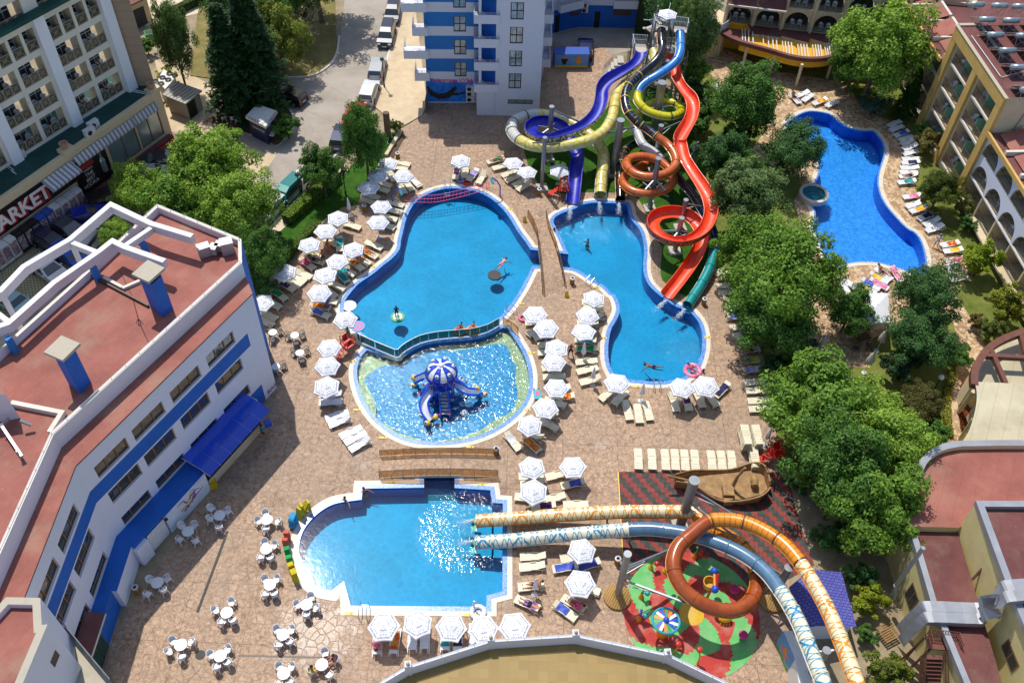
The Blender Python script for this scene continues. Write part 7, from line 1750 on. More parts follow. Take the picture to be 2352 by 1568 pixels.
for i, (n, x, y, r, col, lab, hz) in enumerate([
 (3, 60, 480, 40, G3, 'bright shrub at the foot of the launch tower', .8), (3, 80, 600, 38, G4, 'dark shrub right of the red slide start', .8), (3, 130, 800, 40, G2, 'shrub beside the lone lounger in the upper garden', .8), (3, 380, 930, 40, G4, 'shrub below the topmost garden tree', .7),
 (3, 1310, 710, 36, '#4c6b62', 'low blue green spruce bush above the resort pool', .6), (3, 1680, 960, 32, '#6c6a3a', 'pink flowering oleander against the ochre wing', .8), (3, 1650, 890, 24, G2, 'small shrub at the first ochre pillar', .8), (3, 1930, 1400, 28, '#6c7038', 'flowering shrub at the third ochre pillar', .8), (3, 1950, 1520, 22, G2, 'spiky green shrub by the lower balcony', .8),
 (6, 2060, 210, 46, '#7d9220', 'bright yellow green shrub on the lawn by the lower lounger row', .9), (6, 2240, 520, 50, '#7a8228', 'yellow green shrub at the right picture edge', .9), (6, 2010, 640, 20, '#6a5a30', 'potted rose shrub with orange blossoms on the lawn', .9), (6, 2130, 710, 34, '#5d6a34', 'round shrub beside the open ring of maroon beams', .8), (6, 1890, 880, 34, G2, 'shrub at the bend of the garden path', .7), (6, 1480, 950, 44, '#2f4a30', 'very dark shrub below the garden trees', .8),
 (6, 1720, 1390, 40, G2, 'shrub beside the flower border', .7), (9, 1290, 1000, 46, '#7d8a22', 'yellow green shrub beside the annexe wall', .8), (9, 1230, 850, 42, G4, 'dark shrub behind the purple roof', .9), (9, 1420, 1500, 56, '#66722c', 'bushy shrub in the bottom right below the fire stairs', .7), (9, 1260, 1230, 26, G2, 'small shrub left of the wooden pallet', .8), (9, 1000, 560, 46, G4, 'dark undergrowth shrub at the edge of the rubber mat', .7), (9, 800, 200, 34, G4, 'shrub at the foot of the leaning trunk', .7), (6, 640, 960, 40, '#33512c', 'dark hedge shrub below the sunbathers', .8),
 (1, 1000, 310, 22, G2, 'small shrub by the green skip', .8), (1, 1960, 860, 34, G2, 'round shrub right of the exchange kiosk', .7), (1, 1870, 740, 30, G4, 'low shrub under the conifers', .6), (1, 1130, 510, 26, '#8a8a2a', 'yellowish hedge shrub behind the chiller box', .5), (4, 1780, 400, 40, G4, 'dark shrub by the leaning hedge corner', .8), (4, 1900, 130, 36, G2, 'shrub between the hedge and the parasols', .8), (2, 370, 860, 16, '#66703a', 'spiky plant beside the carved wooden post', 1.), (6, 770, 860, 34, G2, 'clipped green shrub beside the brick pillar', 1.2)]):
 o = grow(SP, i, T(n, x, y), r, col, lab, 'shrub', 'shrub', None, 1., None, hz)
def conifer(seed, h=1., R=.26):
 rr = random.Random(seed); vs = []; fs = []
 for i in range(620):
  t = rr.random()**.8; z = .06+.93*t; L = R*(1-t)**.85*(.75+.4*rr.random())+.015; a = rr.uniform(0, 6.3); d = Vector((math.cos(a), math.sin(a), -.25));
  for j in range(15):
   s = rr.uniform(.25, 1.); p = Vector((0, 0, z))+d*L*s+Vector((rr.gauss(0, .012), rr.gauss(0, .012), rr.gauss(0, .007))); leafquad(vs, fs, p, Vector((d.x*.4+rr.gauss(0, .3), d.y*.4+rr.gauss(0, .3), 1)).normalized(), .021*rr.uniform(.7, 1.3), rr, 2.4)
 m = MB(); m.add(vs, fs, 'leaf'); return m
def ctrunk(): k = MB(); k.tube([(0, 0, 0), (0, 0, .5), (0, 0, .97)], [.018, .012, .002], 'bark', 8); return k
cf = tree_proto('conifer_tree', conifer(3), ctrunk());
for i, (x, y, h, lab) in enumerate(((1640, 800, 13., 'dark spruce in front, left of the two by the kiosk'), (1795, 735, 15., 'dark spruce behind, right of the two by the kiosk'))):
 o = cf if i == 0 else dup(cf, (0, 0, 0), 2.); o.location = Q(1, x, y); o.scale = (h*.98, h*.98, h); o['label'] = lab; o['category'] = 'conifer'; o['group'] = 'dark spruces by the kiosk'
 for k in [q for q in COL.objects if q.parent == o and q.name.startswith('crown')]: k.color = hx('#2d4c2a')
cy = dup(cf, Q(3, 1500, 800), 1., 'slim dark cypress against the ochre wing'); cy.scale = (5.5, 5.5, 6.5); cy.name = 'cypress_tree'; del cy['group']
for k in [q for q in COL.objects if q.parent == cy and q.name.startswith('crown')]: k.color = hx('#35541f')
k = MB(); rr = random.Random(8)
def branch(p, d, l, r, n):
 q = p+d*l; k.tube([p, p.lerp(q, .5)+Vector((rr.gauss(0, .06), rr.gauss(0, .06), 0))*l, q], [r, r*.8, r*.6], 'bark_grey', 5, False)
 if n:
  for _ in range(3): branch(p.lerp(q, rr.uniform(.6, 1.)), (d+Vector((rr.gauss(0, .6), rr.gauss(0, .6), rr.gauss(.1, .35)))).normalized(), l*.68, r*.55, n-1)
branch(Vector((0, 0, 0)), Vector((.1, 0, 1)), 3.2, .16, 5); single('bare_tree', k, 'bare grey branched tree at the top edge beside the road', 'tree', Q(1, 2110, 330))
def leafbox(name, path, w, h, col, label, n, kind=None, cat='hedge', ls=.1):
 rr = random.Random(len(label)); vs = []; fs = []; S = arclen(path); Lt = S[-1]
 for i in range(n):
  s = rr.random()*Lt; j = max(q for q in range(len(S)) if S[q] <= s); j = min(j, len(path)-2); t = (s-S[j])/max(1e-6, S[j+1]-S[j]); p = path[j].lerp(path[j+1], t); d = (path[j+1]-path[j]).normalized(); nn = Vector((-d.y, d.x, 0))
  f = rr.random();
  if f < .5: q = p+nn*rr.uniform(-w/2, w/2)+Vector((0, 0, h)); nr = Vector((0, 0, 1))
  else: sg = 1 if f < .75 else -1; q = p+nn*(sg*w/2)+Vector((0, 0, rr.uniform(0, h))); nr = nn*sg
  q += Vector((rr.gauss(0, .04), rr.gauss(0, .04), rr.gauss(0, .04))); leafquad(vs, fs, q, (nr+Vector((rr.gauss(0, .4), rr.gauss(0, .4), rr.gauss(0, .4)))).normalized(), ls*rr.uniform(.7, 1.3), rr)
 k = MB(); k.add(vs, fs, 'leaf'); c = MB(); c.ribbon([p+Vector((0, 0, h-.04)) for p in path], w*.9, h-.05, 'hedge_core')
 r = thing(name, label, cat, tuple(Vector((path[0].x, path[0].y, 0)))); o = part('foliage', k, r); o.color = hx(col); part('core', c, r); return r
leafbox('hedge', [Q(1, 1960, 1530), Q(1, 2140, 1370), Q(1, 2310, 1225)], 1.0, 1.0, '#6b8a2a', 'clipped bright green hedge along the pavement by the lawn strip', 4200)
leafbox('hedge', [Q(4, 2180, 0), Q(4, 2060, 120), Q(4, 1930, 260)], .7, .8, '#5d7a30', 'lower end of the clipped hedge beside the left loungers', 2200)
leafbox('hedge', [Q(1, 1170, 120), Q(1, 1330, 40), Q(1, 1480, -10)], .8, 1.0, '#4c6a26', 'clipped dark hedge by the forecourt at the top left', 1500)
leafbox('hedge', [Q(6, 1850, 990), Q(6, 1800, 1150), Q(6, 1800, 1300), Q(6, 1820, 1440)], .5, .35, '#8a8a3a', 'flower border with yellow blooms left of the garden path', 1800, ls=.12)
leafbox('hedge', [Q(6, 1940, 1060), Q(6, 1910, 1180), Q(6, 1920, 1300), Q(6, 1930, 1400)], .6, .4, '#8a4a2a', 'flower border with red blooms beside the curved pavilion', 1800, ls=.12)
leafbox('ivy_column', [Q(2, 2030, 250), Q(2, 2040, 245)], 1.1, 8.0, '#4a6426', 'ivy covered column behind the tower yard', 2600, None, 'plant', .2)
br = thing('footbridge', 'stone paved footbridge with glass railings between bathing pool and slide basin', 'bridge', tuple(P((1262, 600))))
lf = [P(Z5(*p)) for p in ((215, 690), (282, 830), (300, 950), (322, 1150), (335, 1310))]; rt = [P(Z5(*p)) for p in ((365, 700), (380, 790), (440, 960), (485, 1120), (512, 1240))]
hz = [.02, .22, .3, .22, .02]; A_ = smooth_path([p+Vector((0, 0, h)) for p, h in zip(lf, hz)], 3); B_ = smooth_path([p+Vector((0, 0, h)) for p, h in zip(rt, hz)], 3)
k = MB(); k.strip(A_, B_, 'deck'); k.strip([p-Vector((0, 0, .3)) for p in A_], A_, 'wall_beige'); k.strip(B_, [p-Vector((0, 0, .3)) for p in B_], 'wall_beige'); part('walkway', k, br)
def glass_fence(L, h, par, pm, m='rail_dark', lean=0.):
 for i in range(len(L)-1):
  a, b = L[i], L[i+1]; U = Vector((0, 0, h)); k = MB(); k.quad(a.lerp(b, .04)+Vector((0, 0, .08)), a.lerp(b, .96)+Vector((0, 0, .08)), a.lerp(b, .96)+U, a.lerp(b, .04)+U, pm); part('panel', k, par)
 k = MB()
 for p in L: k.cyl(p, p+Vector((0, 0, h+.05)), .025, m, 6)
 k.tube([p+Vector((0, 0, h+.05)) for p in L], .028, m, 6); part('rail', k, par)
glass_fence(A_[::2]+[A_[-1]], .95, br, 'panel_brown'); glass_fence(B_[::2]+[B_[-1]], .95, br, 'panel_brown')
lb = thing('footbridge', 'arched stone footbridge with two brown glass railings above the lower pool', 'bridge', tuple(Q(8, 660, 60)))
def arc_line(a, b, h, n): return [a.lerp(b, i/n)+Vector((0, 0, h*math.sin(math.pi*i/n)+.01)) for i in range(n+1)]
r1 = arc_line(Q(5, 265, 1568), Q(5, 1075, 1560), .25, 10); r2 = arc_line(Q(8, 262, 168), Q(8, 1070, 162), .3, 10)
k = MB(); k.strip(r2, r1, 'deck'); k.strip([p-Vector((0, 0, .3)) for p in r2], r2, 'wall_beige'); part('walkway', k, lb)
glass_fence(r1, .75, lb, 'panel_brown'); glass_fence(r2, .9, lb, 'panel_brown')
df = thing('divider_fence', 'curving green glass fence on the wall between bathing and octopus pools', 'fence', tuple(wall_l[20]))
glass_fence([p+Vector((0, 0, .05)) for p in wall_l[3::3]], .95, df, 'panel_green', 'rail_steel')
f2 = thing('glass_fence', 'short brown glass fence at the right end of the divider fence', 'fence', tuple(Q(5, 1160, 700))); glass_fence([Q(5, 1105, 668), Q(5, 1160, 700), Q(5, 1208, 742)], .9, f2, 'panel_brown')
for i, (n, x, y) in enumerate(((5, 215, 275), (5, 80, 915), (5, 110, 1250), (5, 285, 1440), (5, 880, 1505), (5, 1270, 1250), (5, 1298, 860), (5, 1228, 525), (5, 1790, 760), (5, 2020, 1092), (6, 172, 755), (8, 345, 198), (8, 955, 210), (8, 55, 1092), (8, 870, 1102), (2, 650, 1285), (2, 530, 1330), (2, 1150, 1430), (5, 1745, 415))):
 p = Q(n, x, y, .04); k = MB(); k.box((0, 0, 0), (.62, .2, .006), 'coping_yellow'); q = MB(); q.add([(.07*math.cos(a)+.12, .06*math.sin(a), .006) for a in [j*1.05 for j in range(6)]], [tuple(range(6))], 'sign_black')
 o = single('depth_mark', k, 'yellow depth plate on the coping, number %d clockwise' % (i+1), 'marking', p); o['group'] = 'depth plates on the pool copings'; o['label'] = 'yellow depth plate set in the white pool coping'; lpart('number', q, o)
oc = Q(5, 690, 1130, -.1); R_o = thing('octopus_fountain', 'blue octopus play fountain with striped dome, ladder and short slides', 'fountain', tuple(oc))
Lx = lambda x, y, z: Vector((oc.x+x, oc.y+y, z))
k = MB(); nl = 12; hd = 2.35; Rr = 1.2
prof = [(1., 0), (1.0, .18), (.93, .45), (.8, .68), (.58, .88), (.3, 1.0), (.16, 1.03)]
for i in range(nl):
 m = 'paint_white' if i % 2 else 'oct_blue'
 for j in range(len(prof)-1):
  (a, za), (b, zb) = prof[j], prof[j+1]; t0, t1 = 2*math.pi*i/nl, 2*math.pi*(i+1)/nl; mm = m if j > 0 else 'oct_deep'
  for s in range(3):
   u, v = t0+(t1-t0)*s/3, t0+(t1-t0)*(s+1)/3; w = lambda t: 1+.05*math.cos(nl*t*1.)*0
   k.quad(Lx(a*Rr*math.cos(u), a*Rr*math.sin(u), hd+za), Lx(a*Rr*math.cos(v), a*Rr*math.sin(v), hd+za), Lx(b*Rr*math.cos(v), b*Rr*math.sin(v), hd+zb), Lx(b*Rr*math.cos(u), b*Rr*math.sin(u), hd+zb), mm)
 k.tube([Lx(a*Rr*1.01*math.cos(t0), a*Rr*1.01*math.sin(t0), hd+za) for a, za in prof[:-1]], .035, 'oct_deep', 5)
k.tube([Lx(Rr*1.03*math.cos(t*.2618), Rr*1.03*math.sin(t*.2618), hd+.05+.08*math.cos(t*math.pi)) for t in range(25)], .09, 'oct_deep', 6); k.ball(Lx(0, 0, hd+1.05), .24, 'plastic_white', 10, 6, (1, 1, .6))
dome = part('dome', k, R_o)
for i in range(6):
 a = 2*math.pi*(2*i+.5)/nl; c = Lx(.82*Rr*math.cos(a), .82*Rr*math.sin(a), hd+.68); d = Vector((math.cos(a), math.sin(a), .9)).normalized(); k = MB(); k.ball(c, .17, 'paint_white', 10, 6); k.ball(c+d*.09, .10, 'black', 8, 5); part('eye', k, dome)
k = MB()
for i in range(5): a = i*1.257+.5; k.cyl(Lx(.85*math.cos(a), .85*math.sin(a), -.4), Lx(.85*math.cos(a), .85*math.sin(a), hd+.1), .1, 'oct_blue', 8)
k.lathe([(1.0, 1.25), (1.15, 1.3), (1.15, 1.38), (0, 1.38)], 'oct_blue', 16, (oc.x, oc.y, 0)); part('platform', k, R_o)
for nm, L in (('slide_arm', [(.45, -.75, 1.3), (-.75+.0, -1.1, 1.15), (-1.25, -1.9, .75), (-1.1, -2.6, .4), (-.62, -3.1, .06)]), ('slide_arm', [(.7, -.3, 1.3), (1.5, -.55, 1.1), (2.2, -.65, .7), (2.8, -.4, .35), (3.15, -.05, .06)]), ('slide_arm', [(-.5, .5, 1.3), (-1.2, .65, 1.0), (-1.9, .7, .5), (-2.4, .7, .06)])):
 if L[0][0] > .4 and L[1][0] < 0: L[0] = (-.5, -.6, 1.3)
 p = smooth_path([Lx(*q) for q in L], 6); S = arclen(p); k = MB(); chute_mesh(k, p, S, .3, 'paint_white', 'oct_blue', -95, 95, 10); sa = part(nm, k, R_o, True)
 fr = frames(p)
 for sd in (-1, 1): k = MB(); k.tube([q+f[1]*(sd*.33)+Vector((0, 0, .3)) for q, f in zip(p, fr)], .09, 'oct_blue', 7); part('side_wall', k, sa)
 q, f = p[-1], fr[-1]
 for sd in (-1, 1):
  k = MB(); c = q+f[1]*(sd*.42)+Vector((0, 0, .22)); k.ball(c, .27, 'toy_yellow', 10, 6, (1, 1, .8)); k.ball(c+Vector((0, 0, .12))+f[1]*sd*.12, .15, 'paint_white', 8, 5); k.ball(c+Vector((0, 0, .2))+f[1]*sd*.18, .08, 'black', 8, 5); part('fish_head', k, sa)
k = MB()
for sd in (-1, 1): k.beam(Lx(.3+sd*.36-.1, -.9, 1.35), Lx(.45+sd*.38, -2.5, -.1), .12, .5, 'oct_blue')
ld = part('ladder', k, R_o);
for i in range(7): k = MB(); t_ = (i+.3)/7; k.box(Lx(.2+.24*t_, -.95-1.5*t_, 1.3-1.3*t_), (.62, .2, .05), 'plastic_grey'); part('step', k, ld)
for i, (x, y) in enumerate(((-1.5, -.15), (-1.7, -.7), (1.5, .75), (1.9, .4), (1.0, -.35))):
 k = MB(); k.tube([Lx(x*.4, y*.4, 1.2), Lx(x*.75, y*.8, .9), Lx(x, y, .3)], [.22, .18, .1], 'oct_blue', 8); part('tentacle', k, R_o);
for i, (x, y, z) in enumerate(((.0, -2.62, .35), (.82, -2.6, .35), (-1.75, -.75, .7), (-1.5, .0, .8), (1.55, .85, .8), (1.95, .45, .75), (-.55, -1.1, 1.4), (.9, -.9, 1.4))): k = MB(); k.ball(Lx(x, y, z), .1, 'toy_red', 8, 5); part('knob', k, R_o)
k = MB(); rr = random.Random(2)
for i in range(420):
 a = rr.choice([-2.2, -1.0, -.6, -2.5, .4, 2.9])+rr.gauss(0, .25); f = rr.random(); r = Rr*(1.02+.2*f); k.ball(Lx(r*math.cos(a), r*math.sin(a), hd*(1-f*f)+.05), rr.uniform(.012, .03), 'foam_solid', 5, 3)
o = part('water_curtain', k, R_o); o['kind'] = 'stuff'
k = MB(); rr = random.Random(4)
for i in range(60):
 a = rr.uniform(0, 6.28); r = rr.uniform(1.0, 2.9); p = Lx(r*math.cos(a), r*math.sin(a), -.075); k.ball(p, rr.uniform(.08, .3), 'foam', 7, 3, (1.3, 1., .12))
tag(single('splash', k, 'white churned foam around the octopus fountain', 'splash', None, True), kind='stuff')
ZL = lambda x, y: ((1000+x/4.238)/1.6327, (1830+y/4.238)/1.6327)
for (x0, y0, x1, y1, ch, m, lab) in ((700, 330, 600, 380, 'N', 'foam_yellow', 'tall yellow foam letter N at the upper end of the letter row'), (600, 400, 500, 500, 'A', 'foam_yellow', 'yellow foam letter A, second in the letter row'), (470, 520, 400, 660, 'B', 'foam_cyan', 'cyan foam letter B in the letter row'), (350, 800, 320, 960, 'U', 'foam_coral', 'coral red foam letter in the middle of the letter row'), (345, 1050, 390, 1240, 'U', 'foam_green', 'green foam letter below the coral one'), (400, 1300, 490, 1510, 'K', 'foam_yellow', 'yellow foam letter K at the lower end of the letter row')):
 a, b = P(ZL(x0, y0)), P(ZL(x1, y1)); d = b-a; L = max(.7, d.length); fr = Fr((a.x, a.y), (d.x, d.y)); s = text_mesh(ch, 1.15, m, fr, 0, 0, .0, 1., bold=.05); xs = [(v.x-a.x)*fr.e[0]+(v.y-a.y)*fr.e[1] for v in s.v]; w = max(xs)-min(xs); k = MB()
 vs = [fr((u-min(xs))/w*L, -.2, v.z+.02) for u, v in zip(xs, s.v)]; k.add(vs, s.f, m); k.add([v+Vector((fr.n[0]*.4, fr.n[1]*.4, 0)) for v in vs], [f[::-1] for f in s.f], m)
 ed = {}
 for f in s.f:
  for i in range(len(f)): e = (f[i], f[(i+1) % len(f)]); ed[e] = 1
 n0 = len(vs)
 k.add(vs+[v+Vector((fr.n[0]*.4, fr.n[1]*.4, 0)) for v in vs], [(e[0], e[1], e[1]+n0, e[0]+n0) for e in ed if (e[1], e[0]) not in ed], m)
 single('foam_letter', k, lab, 'letter block', None, False, 'foam letters beside the lower pool')
def ladder(uv, dirv, label):
 p = P(uv); r = thing('pool_ladder', label, 'ladder', tuple(p)); d = Vector((dirv[0], dirv[1], 0)).normalized(); s = Vector((-d.y, d.x, 0))
 for sg in (-1, 1): k = MB(); k.tube([p+s*(sg*.26)-d*.5, p+s*(sg*.26)-d*.45+Vector((0, 0, .7)), p+s*(sg*.26)+Vector((0, 0, .85)), p+s*(sg*.26)+d*.5+Vector((0, 0, .6)), p+s*(sg*.26)+d*.6-Vector((0, 0, .8))], .028, 'rail_steel', 6); part('handrail', k, r)
 k = MB();
 for z in (-.15, -.45): k.box(p+d*.6+Vector((0, 0, z)), (.5, .09, .03) if abs(d.y) > .7 else (.09, .5, .03), 'rail_steel');
 part('rung', k, r)
for uv, d, lab in ((T(2, 725, 1285), (0, -1), 'steel ladder at the top of the bathing pool'), (T(5, 1155, 590), (-1, .5), 'steel ladder beside the right end of the divider fence'), (T(5, 1710, 385), (.6, .7), 'steel ladder at the slide basin near the footbridge'), (T(5, 2150, 1090), (0, 1), 'steel ladder at the lower edge of the slide pool'), (T(8, 155, 1085), (0, 1), 'steel ladder at the bottom left of the lower pool'), (T(3, 1405, 1020), (-1, 0), 'steel ladder on the right side of the resort pool'), (T(6, 1700, 250), (-1, 0), 'steel ladder at the lower bend of the resort pool')): ladder(uv, d, lab)
def bin_make():
 r = thing('litter_bin', 'x', 'bin', (0, 0, 0), 0, 'slatted litter bins'); k = MB(); k.lathe([(.2, 0), (.21, .62)], 'slat_bin', 20); lpart('slatted_body', k, r); k = MB(); k.lathe([(.21, .62), (.23, .64), (.23, .74), (.12, .76), (.11, .68)], 'plastic_grey', 20); lpart('rim', k, r); k = MB(); k.lathe([(0, .6), (.13, .6)], 'black', 16); lpart('opening', k, r); return r
BNP = bin_make()
for i, (n, x, y, lab) in enumerate(((2, 387, 1085, 'slatted bin above the upper left loungers'), (2, 160, 1440, 'slatted bin under the tall oval tree'), (2, 1352, 1330, 'slatted bin beside the slim steel column'), (5, 1577, 390, 'slatted bin near the footbridge and slide basin'), (6, 142, 530, 'slatted bin right of the teal tube mouth'), (8, 1885, 750, 'slatted bin left of the wooden column skirt'), (8, 1058, 0, 'slatted bin at the end of the lower footbridge'), (7, 940, 945, 'slatted bin in the shade by the white wall'))):
 if i == 0: BNP.location = Q(n, x, y); BNP['label'] = lab
 else: dup(BNP, Q(n, x, y), 0, lab)
k = MB(); k.add([(-.2, -.15, 0), (.2, -.15, 0), (.13, 0, .62), (-.13, 0, .62), (-.2, .15, 0), (.2, .15, 0)], [(0, 1, 2, 3), (5, 4, 3, 2), (0, 3, 4), (1, 5, 2)], 'sign_yellow'); single('floor_sign', k, 'yellow wet floor sign at the lower end of the footbridge', 'sign', Q(5, 1540, 475))
k = MB(); k.add([(-.2, -.15, 0), (.2, -.15, 0), (.13, 0, .62), (-.13, 0, .62), (-.2, .15, 0), (.2, .15, 0)], [(0, 1, 2, 3), (5, 4, 3, 2), (0, 3, 4), (1, 5, 2)], 'sign_yellow'); single('floor_sign', k, 'yellow wet floor sign at the upper end of the footbridge', 'sign', P(Z5(190, 720)))
def lamp(p, h, label, gl='black'):
 r = thing('street_lamp', label, 'street lamp', tuple(p)); k = MB(); k.cyl(p, p+Vector((0, 0, h)), .05, 'black', 8); k.cyl(p, p+Vector((0, 0, .5)), .09, 'black', 8); part('pole', k, r); k = MB(); k.ball(p+Vector((0, 0, h+.18)), .24, gl, 12, 8); part('globe', k, r, True)
lamp(Q(2, 295, 600), 3.4, 'black globe street lamp on the pavement beside the parked cars', 'lamp_grey'); lamp(Q(1, 2065, 1380), 3.2, 'black globe street lamp beside the teal van', 'lamp_grey'); lamp(Q(6, 1715, 1120), 1.6, 'white globe garden lamp beside the path', 'plastic_white'); lamp(Q(2, 30, 1330), 2.6, 'black globe lamp in the lawn strip', 'lamp_grey')
def stand(p, rz, label):
 r = thing('lifeguard_stand', label, 'lifeguard stand', tuple(p)); k = MB(); k.M = Matrix.Translation(p) @ Matrix.Rotation(rz, 4, 'Z')
 for x in (-.45, .45):
  for y in (-.4, .4): k.cyl((x, y, 0), (x, y, 1.5 if y < 0 else 2.1), .035, 'toy_red', 6)
 k.box((0, 0, 1.0), (1.0, .9, .06), 'toy_red'); railing(k, [(-.45, -.4, 1.0), (-.45, .4, 1.0)], .6, 'toy_red', .025, .4, 2); railing(k, [(.45, -.4, 1.0), (.45, .4, 1.0)], .6, 'toy_red', .025, .4, 2); part('frame', k, r)
 s = MB(); s.M = k.M.copy(); s.box((0, .1, 1.4), (.5, .45, .05), 'toy_red'); s.box((0, .34, 1.7), (.5, .05, .5), 'toy_red'); part('seat', s, r)
 s = MB(); s.M = k.M.copy()
 for i in range(5): s.box((-.65-.22*i, 0, .85-.19*i), (.24, .6, .04), 'toy_red')
 part('steps', s, r)
stand(Q(2, 1520, 1340), 0, 'red lifeguard stand with steps between column and blue slide'); stand(Q(5, 55, 850), .9, 'dark red lifeguard stand with lifebuoy by the octopus pool'); stand(Q(9, 620, 40), .3, 'red lifeguard stand stored beside the stacked loungers')
def ring(p, R, r, m, label, name='swim_ring', tilt=None):
 k = MB(); pts = [Vector((R*math.cos(a*.3927), R*math.sin(a*.3927), 0)) for a in range(16)]
 if tilt: pts = [tilt @ q for q in pts]
 k.tube(pts, r, m, 8, False, True); return single(name, k, label, 'swim ring', p, True)
ring(Q(5, 60, 790, 1.1), .26, .08, 'float_orange', 'orange lifebuoy hanging on the lifeguard stand', 'lifebuoy', Matrix.Rotation(1.1, 3, 'X'))
ring(Q(5, 1245, 625, .1), .34, .11, 'float_pink', 'pink swim ring on the deck beside a parasol'); ring(Q(5, 812, 720, .0), .48, .16, 'float_orange', 'orange swim ring with a child at the divider, left one'); ring(Q(5, 897, 715, .0), .5, .17, 'paint_orange', 'pale orange swim ring with a child at the divider, right one'); ring(Q(6, 68, 985, .0), .62, .2, 'towel_rose', 'pink and white swim ring carrying a bather in the slide pool'); ring(ZP_ := P(ZT(1290, 1435), .1), .3, .1, 'towel_lilac', 'lilac swim ring beside the loungers above the bathing pool'); ring(P(ZT(1362, 1465), .1), .34, .11, 'toy_red', 'red and green swim ring above the bathing pool')
fl = Q(8, 935, 1085, .12); sw = ring(fl, .45, .17, 'plastic_white', 'white swan swim ring on the edge of the lower pool'); k = MB(); k.tube([(-.3, .35, .1), (-.33, .4, .5), (-.3, .42, .8), (-.22, .36, .85)], [.09, .07, .07, .05], 'plastic_white', 8); n_ = lpart('swan_neck', k, sw); k = MB(); k.ball((-.14, .32, .82), .06, 'toy_orange', 8, 5); lpart('beak', k, n_)
def disc(uv, R, ms, label, z=-.02):
 k = MB(); p = P(uv, z)
 for i, m in enumerate(ms): k.lathe([(R*(1-i/len(ms)), .02+.004*i), (R*(1-(i+1)/len(ms)), .02+.004*i)], m, 26)
 k.lathe([(R, -.1), (R, .02)], ms[0], 26); return single('float_mat', k, label, 'float', p)
disc(T(5, 1047, 330), .62, ['float_black', 'float_black'], 'black round floating mat in the bathing pool'); disc(T(5, 55, 540), .62, ['plastic_white', 'canopy_white'], 'white round floating mat at the left edge of the bathing pool'); disc(T(5, 113, 680), .62, ['oct_light', 'sign_pink', 'oct_light', 'sign_pink'], 'blue round mat with pink spiral beside the lifeguard stand', .05); disc(T(5, 385, 615), .62, ['toy_green', 'plastic_white', 'toy_green'], 'green and white floating mat carrying the standing child')
k = MB(); k.box((0, 0, .06), (.6, .95, .1), 'toy_teal'); k.box((.0, .1, .115), (.3, .4, .012), 'sign_pink'); k.cyl((-.2, .5, .1), (-.2, .62, .1), .06, 'toy_blue', 8); k.cyl((.2, .5, .1), (.2, .62, .1), .06, 'toy_blue', 8); single('air_mattress', k, 'teal inflatable bed lying on the coping of the octopus pool', 'air mattress', Q(5, 1340, 1150, .05), rz=.15)
k = MB(); na = smooth_path([Q(2, 440, 1325, .45), Q(2, 620, 1335, .2), Q(2, 790, 1305, .25), Q(2, 1010, 1245, .5)], 8); nb = [p+Vector((0, -.95, -.1)) for p in na]
for L in (na, nb, [a.lerp(b, .5) for a, b in zip(na, nb)]): k.tube(L, .025, 'float_pink', 5)
for a, b in zip(na, nb): k.cyl(a, b, .02, 'sign_red', 4)
single('climbing_net', k, 'pink rope net stretched over the top of the bathing pool', 'net')
for i, (a, b, c, lab) in enumerate((((405, 1290), (390, 1330), (350, 1395), 'curved blue post at the left end of the rope net'), ((1030, 1215), (1065, 1270), (1085, 1340), 'curved blue post at the right end of the rope net'))):
 g = Q(2, *c); t_ = Vector(Q(2, *a, 2.3)); k = MB(); k.tube([g, g+Vector((0, 0, 1.2)), (g+Vector((0, 0, 1.9))).lerp(Vector((t_.x, t_.y, 1.9)), .4), t_], .07, 'toy_blue', 8); r = part('curved_post', k, None); tag(r, lab, 'post'); k = MB(); k.cyl(t_-Vector((.1, 0, .1)), t_+Vector((.15, -.5, -.35)), .12, 'toy_teal', 10); part('padding', k, r)
def toy(name, label, uv):
 p = P(uv); return thing(name, label, 'play equipment', tuple(p)), p
r, p = toy('water_wheel', 'water wheel umbrella with coloured spokes and turquoise rim on an orange base', Z9(560, 975)); c = p+Vector((0, 0, 2.2)); q = P(Z9(570, 830), 2.0); c = Vector((q.x, q.y, 2.0)); p = Vector((q.x, q.y, 0))
k = MB(); k.tube([c+Vector((.9*math.cos(a*.2618), .9*math.sin(a*.2618), 0)) for a in range(24)], .085, 'toy_teal', 8, False, True); part('rim', k, r); k = MB(); k.ball(c+Vector((0, 0, .1)), .22, 'toy_blue', 12, 8); part('hub', k, r, True)
for i in range(14): a = i*2*math.pi/14; k = MB(); k.beam(c+Vector((.2*math.cos(a), .2*math.sin(a), .05)), c+Vector((.86*math.cos(a+.12), .86*math.sin(a+.12), 0)), .2, .04, ('toy_blue', 'paint_white', 'toy_orange', 'toy_green')[i % 4]); part('spoke', k, r)
k = MB(); k.lathe([(.42, 0), (.36, .4), (.12, .9), (.1, 1.9)], 'toy_orange', 14, p); part('base', k, r)
